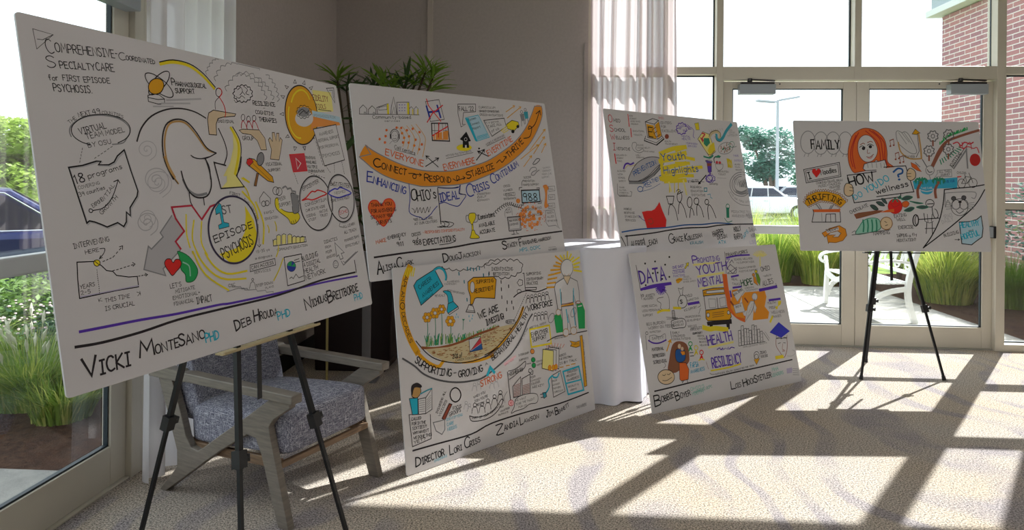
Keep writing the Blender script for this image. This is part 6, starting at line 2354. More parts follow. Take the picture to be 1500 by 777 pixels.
L|1|g|7|1512 465 1480 452 1445 445 1411 445 1380 450 1354 461 1336 477 1325 497 1324 519 1332 542 1348 563 1372 582 1402 597 1436 607 1471 611
L|1|g|7|1499 478 1474 468 1446 462 1419 462 1394 466 1374 475 1359 488 1350 503 1349 521 1356 539 1369 556 1388 571 1412 583 1438 591 1466 594
L|0|g|5.8|1363 586 1375 522
L|0|g|5.8|1387 579 1400 517
L|0|g|5.9|1411 572 1424 511
L|0|g|5.9|1435 565 1449 506
L|0|g|5.9|1459 558 1474 501
L|0|g|5.9|1484 551 1499 496
L|0|g|5.9|1508 544 1519 490
L|0|g|6|1519 537 1519 485
L|0|dg|7|1424 546 1423 504
L|0|dg|7.1|1443 552 1440 504
L|0|dg|7.1|1462 558 1457 504
L|0|dg|7.1|1481 564 1475 505
L|0|dg|7.1|1500 570 1492 505
L|0|dg|7.1|1516 565 1510 505
L|0|dg|7.2|1519 559 1519 505
L|0|dg|7.2|1519 554 1519 505
L|1|g|4.6|1263 466 1304 403 1392 358 1505 348
T|S|g|13.1|1.7|1282 457 1288 451
T|T|g|13.1|1.7|1289 449 1295 443
T|A|g|13.1|1.7|1296 442 1301 435
T|T|g|13.1|1.7|1303 434 1308 428
T|E|g|13.2|1.7|1309 426 1315 420
T|T|g|13.2|1.7|1323 411 1329 404
T|A|g|13.2|1.7|1330 403 1340 399
T|S|g|13.2|1.7|1342 398 1353 395
T|K|g|13.2|1.7|1355 395 1366 392
T|F|g|13.2|1.7|1381 387 1392 384
T|O|g|13.2|1.7|1394 384 1405 380
T|R|g|13.3|1.7|1407 380 1418 377
T|C|g|13.3|1.7|1420 376 1431 373
T|E|g|13.3|1.7|1434 372 1445 371
T|D|g|13.3|1.7|1464 372 1477 373
T|A|g|13.4|1.7|1479 373 1492 374
T|T|g|13.4|1.7|1495 374 1508 375
T|A|g|13.4|1.7|1511 375 1524 375
L|1|g|5.9|1358 480 1432 463 1519 487
L|1|g|5.9|1362 471 1430 455 1519 476
L|1|g|5.9|1365 462 1429 448 1519 464
L|1|g|5.9|1368 453 1427 441 1519 453
L|3|n2|5.6|1248 340 1238 325 1221 319 1207 325 1204 340 1214 356 1231 362 1245 355
F|0|n2|1206 332 1238 331 1222 251 1191 252
L|2|n2|3.4|1206 332 1238 331 1222 251 1191 252
L|1|n2|5.6|1163 248 1196 216 1253 224
T|PEDIATRIC TO|g|18|2.3|1262 291 1494 285
T|ADOLESCENT|g|17.9|2.3|1261 257 1453 252
T|988|g|33.1|4.3|1449 243 1522 247
L|1|b2|9.2|26 167 212 183 486 189 681 203 882 203 1040 211 1173 206 1281 195
L|1|dk|9.3|52 137 318 151 505 168 701 180 928 180 1062 191 1253 196 1519 194
T|V|k|99.5|8.1|38 28 93 39
T|ALERIE|k|43|5.5|100 58 228 61
T|L|k|63.3|7.5|237 53 275 59
T|EACH|k|34|5.7|284 66 365 76
T|G|k|69.1|6.9|488 71 547 69
T|RACE|k|35.2|6|546 77 644 84
T|K|k|55.7|7.1|666 85 699 87
T|OLLESIAN|k|30.1|5.2|703 87 863 108
T|KRAUSH|c2|21|6.2|717 54 862 57
T|HARPER|k|38.9|5.4|995 104 1127 126
T|DESON|k|28.1|5.4|1042 81 1159 93
T|ATX|c|24.8|6.5|1044 46 1135 47
T|HOLLY|k|36.9|5.6|1259 135 1349 144
T|RAFFO|k|39.9|5.6|1251 74 1351 81
T|APS|c|27.5|6.9|1370 74 1442 130
T|DANA|g|34.5|5.8|1456 130 1545 137
T|MOREAU|g|27.8|5.8|1465 83 1563 91
T|LSQA|lv|24.4|6.9|1438 32 1556 36
"""
DRAWING['E'] = r"""
L|0|k|4.5|50 978 57 806
T|DATA|v|90.2|11.8|70 848 305 860
T|DATA|k|91.6|1.8|72 846 306 858
L|1|v|18.2|63 811 175 829 343 835
L|1|v|12.8|89 811 260 825 345 830
F|0|k|142 985 139 980 133 978 127 981 126 986 129 991 135 993 141 990
F|0|k|236 994 233 990 226 988 221 990 219 995 223 1000 229 1002 235 1000
F|0|k|377 1019 373 1014 367 1012 361 1014 360 1020 363 1025 370 1027 376 1024
F|0|k|325 967 322 962 315 960 310 963 308 968 312 973 318 975 324 972
F|0|k|347 879 343 874 337 873 331 875 330 880 333 885 340 887 345 885
F|0|k|118 837 114 832 108 830 103 833 101 838 105 843 111 844 116 842
F|0|k|199 914 196 909 190 908 184 910 183 915 186 920 193 922 198 919
F|0|k|244 915 241 911 234 909 229 911 227 916 231 921 237 923 243 921
F|0|k|277 869 274 865 268 863 262 865 261 871 264 875 271 877 276 875
T|ONE SHOT|v|18.9|4.8|383 933 494 941
L|0|v|3.8|380 922 496 926
T|LICENSURE|v|16|3.8|378 899 494 902
T|FUNCTIONS|v|13|3.8|379 875 488 878
F|0|y|497 933 526 960 516 965 548 971 537 943 529 949 507 928
L|2|dk|2.9|497 933 526 960 516 965 548 971 537 943 529 949 507 928
F|0|do|397 858 432 867 464 861 450 846 412 828 395 837
L|1|br|3.8|395 850 430 855 456 850
T|CRISIS|k|10.2|1.3|471 865 529 865
T|FUNDS TO|k|10.2|1.3|467 847 545 848
T|SCHOOL SAFETY|k|10.2|1.3|463 830 591 830
F|0|v|204 815 228 829 261 831 289 813 273 786 238 773
L|0|v|7.4|273 798 288 786
L|0|v|7.4|266 793 276 774
L|0|v|7.3|257 790 261 766
L|0|v|7.3|247 788 245 763
L|0|v|7.3|236 789 228 764
L|0|v|7.3|227 792 214 769
L|0|v|7.3|220 796 202 779
L|0|v|7.3|215 802 195 791
L|0|v|7.3|214 808 194 805
L|1|k|3.6|252 792 269 794 301 744 297 689 283 658 215 667 221 704 195 721 201 740 253 744
L|1|y2|16.3|179 645 223 655 292 650
T|ANXIETY|k|17.9|2.3|93 757 180 758
T|MEASURED|k|13.7|1.8|69 738 162 740
L|0|k|2.7|52 783 55 744
L|3|k|2.7|78 770 74 763 66 761 60 764 58 771 62 777 70 779 77 776
L|0|k|2.7|60 771 78 770
T|MORE SOCIAL|k|13.7|1.8|46 691 187 688
T|LESS PERSONAL|k|13.6|1.8|45 661 211 656
T|SUPPORT|k|13.5|1.8|44 630 133 627
T|BIG BURDEN|k|17.6|2.3|65 567 232 566
T|WORRY ON TEENS|k|17.6|2.3|75 540 311 537
F|1|w|416 743 458 736 468 691 442 661 396 657 378 683 387 714
L|3|k|4.7|416 743 458 736 468 691 442 661 396 657 378 683 387 714
F|0|w|416 743 405 796 431 787 456 801 446 781 432 742
L|2|k|3.8|416 743 405 796 431 787 456 801 446 781 432 742
T|$|k|29.7|4.7|397 685 427 685
L|1|y2|18.5|332 663 396 656
T|CHILD|k|18.7|2.4|461 724 530 730
T|MARKETING|k|14.4|1.9|471 695 587 706
L|1|v|19|477 678 581 682
T|K12 SUPPORT|k|15.6|2|429 630 555 643
T|PROFESSIONAL|k|12.7|1.7|429 583 579 582
T|DEVELOPMENT|k|12.7|1.7|437 558 574 557
T|SERVICE|k|12.6|1.6|437 519 523 516
T|SURVEYS|k|12.6|1.6|453 492 540 489
T|SUPPORT|k|12.6|1.6|469 465 556 462
L|1|k|2.9|587 681 592 656 562 647
L|1|k|2.9|589 640 563 602
L|2|k|3.7|312 645 334 647 333 592 306 594
L|0|dk|2.8|314 637 337 637
L|0|dk|2.8|312 628 336 628
L|0|dk|2.7|310 620 334 620
L|0|dk|2.7|308 611 332 611
L|0|dk|2.7|306 603 330 603
L|0|k|2.7|250 607 355 594
L|0|k|2.7|253 593 354 588
L|3|k|4.6|298 579 392 586 425 563 411 525 356 523 292 527 290 557
T|SOMEONE|k|13.9|1.8|303 555 402 560
T|REACHES OUT|k|12.4|1.6|299 536 403 538
T|P|v|53.8|8.8|589 961 636 962
T|ROMOTING|v|34.2|8|641 962 869 971
L|1|ly|14|592 951 847 955
T|YOUTH|v|60.5|9|616 878 931 899
L|1|ly|14|613 864 888 876
T|MENTAL|v|53.7|8.9|607 790 864 806
L|1|ly|11.9|615 777 854 787
F|0|do|641 763 754 771 873 765 892 744 873 721 637 722
L|2|dk|6|641 763 754 771 873 765 892 744 873 721 637 722
F|0|w|674 756 858 755 858 733 673 736
L|2|dk|4|674 756 858 755 858 733 673 736
L|3|k|2.9|663 741 660 736 654 735 649 737 647 742 651 746 657 748 662 745
L|0|dk|5.8|642 718 637 628
L|0|dk|6|872 716 879 624
L|2|g|3.9|683 698 679 633 743 631 752 692
L|2|g|4|794 693 791 631 852 634 855 697
L|0|dk|5.9|770 699 764 621
F|0|do|636 620 860 621 884 594 885 552 861 530 640 543 625 564
L|2|dk|5.9|636 620 860 621 884 594 885 552 861 530 640 543 625 564
F|1|w|667 583 660 573 649 570 640 575 638 586 644 596 656 599 665 594
L|3|k|3.9|667 583 660 573 649 570 640 575 638 586 644 596 656 599 665 594
F|1|w|876 582 870 573 859 571 851 575 850 585 856 594 866 597 874 592
L|3|k|4|876 582 870 573 859 571 851 575 850 585 856 594 866 597 874 592
L|0|br|4.9|699 594 818 596
L|0|br|4.9|695 580 814 581
L|0|br|4.9|692 565 810 567
F|0|dk|629 536 880 532 876 503 631 514
L|2|k|3.9|629 536 880 532 876 503 631 514
F|0|dk|650 513 681 512 678 470 648 472
F|0|dk|820 509 856 508 847 465 818 466
L|1|y2|34.7|585 504 644 486 707 485 820 464
L|0|k|4|936 1031 912 867
T|FRAMEWORKS|k|24.3|5.1|947 993 1186 1011
L|1|v|12.2|942 985 1065 996 1201 995
L|0|v|6|931 940 975 975 939 973
L|0|dv|5|965 942 997 966 1009 944
L|0|dv|5|934 907 971 934 1026 893 982 863 934 907
L|0|dv|4|925 870 1036 909 1019 865 930 866 925 870
T|SCHOOL WELLNESS|k|13.7|1.8|1022 960 1228 961
T|TO SUPPORT KIDS|k|12.9|1.7|1043 934 1238 934
T|TRAUMA INFORMED|k|12.9|1.7|1050 892 1247 897
T|POSITIVE SUPPORT|k|12.9|1.7|1053 867 1263 871
L|1|o2|48.7|891 852 884 755 888 681 890 617 950 555 1013 525
F|0|o3|939 742 1000 746 1050 709 996 640 1025 524 936 548 895 616
F|0|o3|1076 716 1299 712 1305 665 1265 593 1303 548 1277 500 1105 504 1142 595 1014 574 1032 686
L|1|v|14|959 841 1038 847
L|1|v|13.9|956 759 1046 761
T|REAL|k|16.2|2.1|958 815 1022 810
T|TALKS|k|16.2|2.1|955 780 1035 774
T|HOPE|gn2|46.3|12.1|1052 760 1180 771
T|SCREENING|k|11.2|1.5|1080 740 1184 743
T|TO COMMUNITY|k|11.2|1.5|1088 722 1226 725
F|0|w|941 726 1047 743 1073 724 976 654
L|2|g|3|941 726 1047 743 1073 724 976 654
T|M|k|17.4|2.3|951 697 957 699
T|E|k|17.5|2.3|959 699 965 701
T|N|k|17.5|2.3|966 702 972 704
T|T|k|17.5|2.3|974 704 980 707
T|A|k|17.5|2.3|981 707 987 709
T|L|k|17.5|2.3|989 710 995 712
T|S|k|17.6|2.3|1004 715 1010 717
T|U|k|17.6|2.3|1011 718 1017 720
T|P|k|17.6|2.3|1019 720 1025 723
T|P|k|17.6|2.3|1026 723 1033 725
T|O|k|17.7|2.3|1034 726 1040 728
T|R|k|17.7|2.3|1042 728 1048 731
T|T|k|17.7|2.3|1049 731 1055 733
L|0|v|15.6|920 736 921 695
L|0|rb|15.5|906 660 928 630
F|0|w|928 630 1026 642 1039 575 937 572
L|2|g|3.9|928 630 1026 642 1039 575 937 572
T|OHIO 18|k|15.9|2.1|946 608 1007 615
F|1|w|1202 673 1193 658 1176 650 1158 651 1146 662 1144 677 1154 692 1171 701 1189 699 1201 689
L|3|g|4.1|1202 673 1193 658 1176 650 1158 651 1146 662 1144 677 1154 692 1171 701 1189 699 1201 689
F|0|w|1155 643 1119 646 1078 609 1019 500 1057 529 1109 565 1136 596 1143 554 1172 592
L|2|g|4|1155 643 1119 646 1078 609 1019 500 1057 529 1109 565 1136 596 1143 554 1172 592
L|1|dk|5|1165 659 1146 611 1109 565
L|0|rb|14|1062 672 1087 641
T|O|g|10.1|1.3|1057 529 1066 539
T|U|g|10.2|1.3|1067 541 1076 551
T|T|g|10.2|1.3|1078 554 1087 564
T|R|g|10.2|1.3|1089 566 1098 576
T|E|g|10.2|1.3|1100 578 1109 588
T|A|g|10.3|1.3|1111 590 1120 601
T|C|g|10.3|1.3|1122 603 1131 613
T|H|g|10.3|1.3|1133 615 1142 626
F|1|y2|1255 863 1248 855 1237 852 1227 856 1225 865 1232 873 1243 875 1253 871
L|3|dk|3.1|1255 863 1248 855 1237 852 1227 856 1225 865 1232 873 1243 875 1253 871
F|1|o|1220 840 1213 832 1202 829 1192 833 1190 841 1197 849 1208 852 1217 848
L|3|dk|3.1|1220 840 1213 832 1202 829 1192 833 1190 841 1197 849 1208 852 1217 848
F|0|gn|1230 852 1260 846 1273 802 1253 753 1232 788
L|2|dg|3.1|1230 852 1260 846 1273 802 1253 753 1232 788
F|0|o3|1200 832 1222 823 1235 754 1193 782
L|2|dg|3.1|1200 832 1222 823 1235 754 1193 782
T|OHIO|k|32.5|4.2|1300 860 1404 867
T|-adult-|k|17|2.2|1309 815 1420 823
T|ALLIES|k|38.3|4.2|1289 746 1416 763
L|1|v|22.9|1241 720 1341 726 1444 733
L|0|k|4.2|1441 759 1443 738
L|0|ly|9.4|1292 977 1245 997
L|0|ly|9.5|1297 981 1262 1008
L|0|ly|9.5|1304 984 1283 1016
L|0|ly|9.5|1311 985 1306 1021
L|0|ly|9.5|1318 985 1329 1022
L|0|ly|9.6|1325 984 1351 1019
L|0|ly|9.6|1331 982 1371 1012
L|0|ly|9.6|1336 979 1386 1001
L|0|ly|9.6|1339 975 1397 988
L|0|ly|12.6|1326 1014 1298 903
L|1|v|16.7|1328 636 1458 637
T|YOUTH|k|18.1|2.4|1301 606 1396 605
T|PEER|k|18|2.3|1313 570 1389 569
T|WELLNESS|k|18.1|2.3|1326 534 1479 530
T|PHASES|k|16.5|2.1|1334 499 1431 503
F|0|y2|1427 621 1467 622 1452 594 1415 580
F|0|y2|1383 583 1416 584 1403 560 1385 564
L|1|y2|18.4|1331 512 1295 474
T|NUTRITION|k|11.6|1.5|81 516 180 513
L|3|k|2.8|65 518 61 511 52 509 45 513 44 520 48 526 56 528 63 525
L|0|g|4.6|41 504 33 412
L|1|g|3.8|73 496 120 500 161 483 215 498 212 457
L|1|g|3.7|73 496 70 460
L|1|v|9.4|59 470 98 449 153 443 217 456
T|SAFETY|g|18.7|3.8|92 470 197 467
L|0|do|8.6|207 383 256 452
L|0|do|8.7|258 433 256 452 234 442
L|0|k|2.9|269 509 267 447
T|EARLY|k|13.3|1.7|285 490 349 486
T|CHILDHOOD|k|13.3|1.7|281 469 396 461
T|CONSULTATIONS|k|13.3|1.7|276 448 443 436
T|MATERNAL|k|20|3.8|77 397 182 395
T|DEPRESSION|k|19.9|3.8|75 355 186 353
T|SCREENING|k|19.8|3.7|73 314 191 312
L|1|k|2.8|169 311 176 290 156 276
F|1|br2|193 263 216 317 257 402 298 431 355 429 401 398 403 327 380 280 266 237 222 243
L|3|rb|3.9|193 263 216 317 257 402 298 431 355 429 401 398 403 327 380 280 266 237 222 243
F|1|b2|283 366 305 384 366 373 371 331 350 300 302 296 278 317
L|3|dk|3.9|283 366 305 384 366 373 371 331 350 300 302 296 278 317
F|1|t|344 399 336 387 324 383 314 390 312 403 320 415 332 419 342 412
L|3|rb|2.9|344 399 336 387 324 383 314 390 312 403 320 415 332 419 342 412
F|1|t|365 380 359 370 347 367 338 373 336 383 342 393 354 396 363 391
L|3|rb|2.9|365 380 359 370 347 367 338 373 336 383 342 393 354 396 363 391
F|0|o3|329 365 370 364 370 339 341 339
L|2|dk|1.9|329 365 370 364 370 339 341 339
F|0|o2|302 294 364 286 382 239 362 175 298 172 284 186
L|2|dk|3.8|302 294 364 286 382 239 362 175 298 172 284 186
L|0|dk|4.8|314 170 301 159
L|0|dk|4.8|350 173 352 156
F|1|t4|240 207 228 187 204 174 173 169 140 173 113 186 96 205 93 227 104 246 128 259 159 265 192 260 220 247 237 228
L|3|dk|4.7|240 207 228 187 204 174 173 169 140 173 113 186 96 205 93 227 104 246 128 259 159 265 192 260 220 247 237 228
L|1|dk|3.7|136 234 152 228 165 236
L|1|dk|3.8|178 234 194 229 210 237
L|1|dk|3.7|129 199 167 194 215 208
L|3|n|5.9|452 404 445 394 431 391 420 397 417 408 425 417 438 420 449 415
L|1|n|8.9|410 360 429 383 439 361
L|0|n|8.9|431 389 427 370
L|3|y2|6|500 371 492 361 479 358 467 364 465 375 472 385 485 388 497 382
L|1|y2|8.9|457 327 477 350 486 328
L|0|y2|8.9|478 357 474 338
L|3|r|6|544 334 536 324 523 321 511 327 509 338 516 348 530 351 541 345
L|1|r|9|501 290 521 313 530 291
L|0|r|9|522 320 518 301
L|0|k|4.9|413 347 448 345
L|0|k|4.9|414 324 449 322
L|1|y2|8|488 287 519 290 542 283
T|FAFSA|b3|32.2|4.9|402 248 479 247
T|AWARENESS|b3|21.9|3.9|393 208 531 215
T|MENTAL|k|11.3|1.5|513 445 580 440
T|TRAINED|k|11.3|1.5|518 424 596 419
T|BEHAVIORAL|k|11.3|1.5|523 403 635 395
T|WELLNESS|k|10.5|1.4|520 381 606 375
T|SERVICES|k|13.6|1.8|460 502 568 499
T|SUPPORT|k|13.6|1.8|474 466 568 463
T|HEALTH|v|65.4|9.3|606 375 855 387
L|1|ly|14.5|603 361 858 371
L|1|v|6.2|682 338 711 346 720 332 742 343
T|and|v|16.9|5.2|732 329 802 327
L|1|v|6.3|808 326 830 337 860 329
T|RESILIENCY|v|66.8|9.3|611 219 912 218
L|1|y|10.3|589 203 763 202 894 211
L|1|k|3|573 189 589 178 619 174
T|S|k|10.4|3|624 169 632 169
T|U|k|10.4|3|634 169 642 169
T|S|k|10.4|3|644 169 652 169
T|T|k|10.4|3|653 169 662 169
T|A|k|10.4|3|663 169 672 169
T|I|k|10.4|3|673 169 681 169
T|N|k|10.4|3|683 169 691 169
T|I|k|10.5|3.1|693 169 701 169
T|N|k|10.5|3.1|703 169 711 169
T|G|k|10.5|3.1|713 169 721 170
T|H|k|10.5|3.1|733 170 742 170
T|E|k|10.5|3.1|743 170 752 170
T|A|k|10.5|3.1|753 170 762 170
T|L|k|10.5|3.1|764 170 772 170
T|T|k|10.6|3.1|774 170 782 170
T|H|k|10.6|3.1|784 170 792 170
T|Y|k|10.6|3.1|794 170 802 170
T|C|k|10.6|3.1|814 171 823 171
T|O|k|10.6|3.1|825 171 833 172
T|M|k|10.6|3.1|835 172 843 172
T|M|k|10.7|3.1|845 172 853 172
T|U|k|10.7|3.1|855 172 864 173
T|N|k|10.7|3.1|866 173 874 173
T|I|k|10.7|3.1|876 173 884 173
T|T|k|10.7|3.2|886 173 895 174
T|I|k|10.7|3.2|897 174 905 174
T|E|k|10.7|3.2|907 174 916 175
T|S|k|10.8|3.2|917 175 926 175
T|F|k|10.8|3.2|938 175 947 176
T|O|k|10.8|3.2|949 176 957 176
T|R|k|10.8|3.2|959 176 968 176
T|Y|k|10.8|3.2|980 177 989 177
T|O|k|10.8|3.2|991 177 1000 178
T|U|k|10.9|3.2|1002 178 1010 178
T|T|k|10.9|3.2|1012 178 1021 178
T|H|k|10.9|3.2|1023 178 1032 179
L|0|rb|3|556 267 557 263
L|0|rb|3|557 260 558 256
L|0|rb|3|559 254 560 250
L|0|rb|3|560 247 561 243
L|0|rb|3|562 240 563 237
L|0|rb|3|563 234 564 230
L|0|rb|3|565 227 565 224
L|0|rb|3|566 221 567 217
L|0|dg|4.3|909 341 931 445 955 446 937 340
L|0|g|3.2|921 359 932 359
L|0|g|3.2|929 390 940 390
L|0|g|3.2|938 421 948 422
L|0|dg|4.3|939 340 969 475 993 476 967 339
L|0|g|3.2|953 363 964 364
L|0|g|3.2|963 404 974 404
L|0|g|3.3|974 444 985 445
L|0|dg|4.3|970 340 995 453 1020 454 999 338
L|0|g|3.2|983 359 994 359
L|0|g|3.3|992 393 1003 393
L|0|g|3.3|1001 427 1012 427
L|0|dg|4.4|997 339 1021 448 1045 449 1026 337
L|0|g|3.3|1010 357 1021 358
L|0|g|3.3|1018 390 1029 391
L|0|g|3.3|1027 423 1038 423
L|0|dg|4.4|1023 338 1044 435 1068 436 1052 337
L|0|g|3.3|1036 355 1047 355
L|0|g|3.3|1043 383 1054 384
L|0|g|3.3|1051 412 1062 413
L|0|dg|4.4|1054 337 1084 469 1109 471 1083 336
L|0|g|3.3|1068 360 1079 361
L|0|g|3.3|1079 399 1090 400
L|0|g|3.3|1090 439 1101 440
L|0|dg|4.4|1081 337 1109 460 1134 461 1110 335
L|0|g|3.3|1095 358 1106 358
L|0|g|3.3|1105 395 1116 395
L|0|g|3.3|1115 432 1126 432
L|0|dg|4.4|1115 336 1136 433 1161 434 1144 334
L|0|g|3.3|1127 352 1138 353
L|0|g|3.3|1135 381 1147 382
L|0|g|3.3|1143 410 1155 411
L|0|dg|4.4|1145 335 1161 415 1186 416 1174 334
L|0|g|3.3|1156 349 1168 349
L|0|g|3.3|1163 372 1174 373
L|0|g|3.3|1170 396 1181 397
L|0|dg|4.4|908 337 1198 338
L|0|dg|4.5|1196 404 1240 340
L|0|g|3.4|1217 407 1251 353
T|CHALLENGING TRAUMA|k|9.5|1.2|949 319 1214 322
F|0|bv|1268 398 1389 461 1494 384 1384 347
L|2|bv|3.5|1268 398 1389 461 1494 384 1384 347
L|0|b2|3.4|1305 395 1380 432 1447 387
L|0|dg|4.6|1334 371 1326 344 1383 343 1446 336 1457 356
L|1|dg|4.6|1323 345 1356 350 1382 338 1419 344 1451 338
L|1|rb|4.6|1322 340 1311 291 1339 242 1374 199 1418 242 1441 295 1447 336
L|0|dg|4.6|1336 306 1366 310
L|0|dg|4.6|1398 306 1421 302
L|1|rb|3.4|1389 301 1373 261 1393 254
L|1|rb|4.6|1369 246 1398 246
L|1|y2|24.8|1284 208 1364 207
L|1|lg|4.6|1414 205 1470 199 1519 221 1484 243
L|3|k|3.3|1106 247 1093 230 1070 225 1052 235 1049 254 1062 271 1085 276 1103 266
L|3|k|3.3|1092 235 1082 221 1066 217 1053 225 1050 240 1061 254 1077 259 1090 251
F|0|do|1041 224 1104 225 1059 184
L|0|dg|3.2|1041 224 1059 184 1104 225
T|ZERO|k|17.5|3.3|1119 254 1188 253
T|SUICIDE|k|15.9|3.3|1119 228 1197 227
L|1|dk|9.1|46 141 201 145 433 153 677 158 868 162 1067 163 1462 172
T|B|k|68.4|8.2|31 44 86 47
T|OBBIE|k|36|6.5|97 63 207 78
T|B|k|54.6|7.5|224 54 261 59
T|OYER|k|32.5|5.7|268 63 361 71
T|OHIO'S|n3|21.6|2.8|367 97 500 101
T|YOUTH|n3|21.5|2.8|371 64 482 67
T|MARKERS, OCPC|n3|17.3|3.9|391 73 574 92
T|L|k|53.8|7.2|757 54 801 53
T|OIS|k|30.1|6.2|804 54 860 56
T|H|k|51.6|8.4|885 52 925 55
T|OCK|k|35.2|6.3|932 59 1010 63
T|S|k|47.8|7.5|1012 62 1040 65
T|TETLER|k|35.9|6.5|1044 69 1196 78
T|MHA|n3|23.8|4.4|1216 117 1286 119
T|LEADERS|n3|22.2|4.4|1207 78 1335 83
L|0|lv|22.7|1384 104 1435 104
L|0|lv|15.8|1379 87 1429 86
L|0|g|3.4|1449 105 1519 93
L|0|g|3.4|1445 91 1515 79
L|0|g|3.4|1441 77 1510 65
L|0|g|3.4|1437 63 1506 51
"""
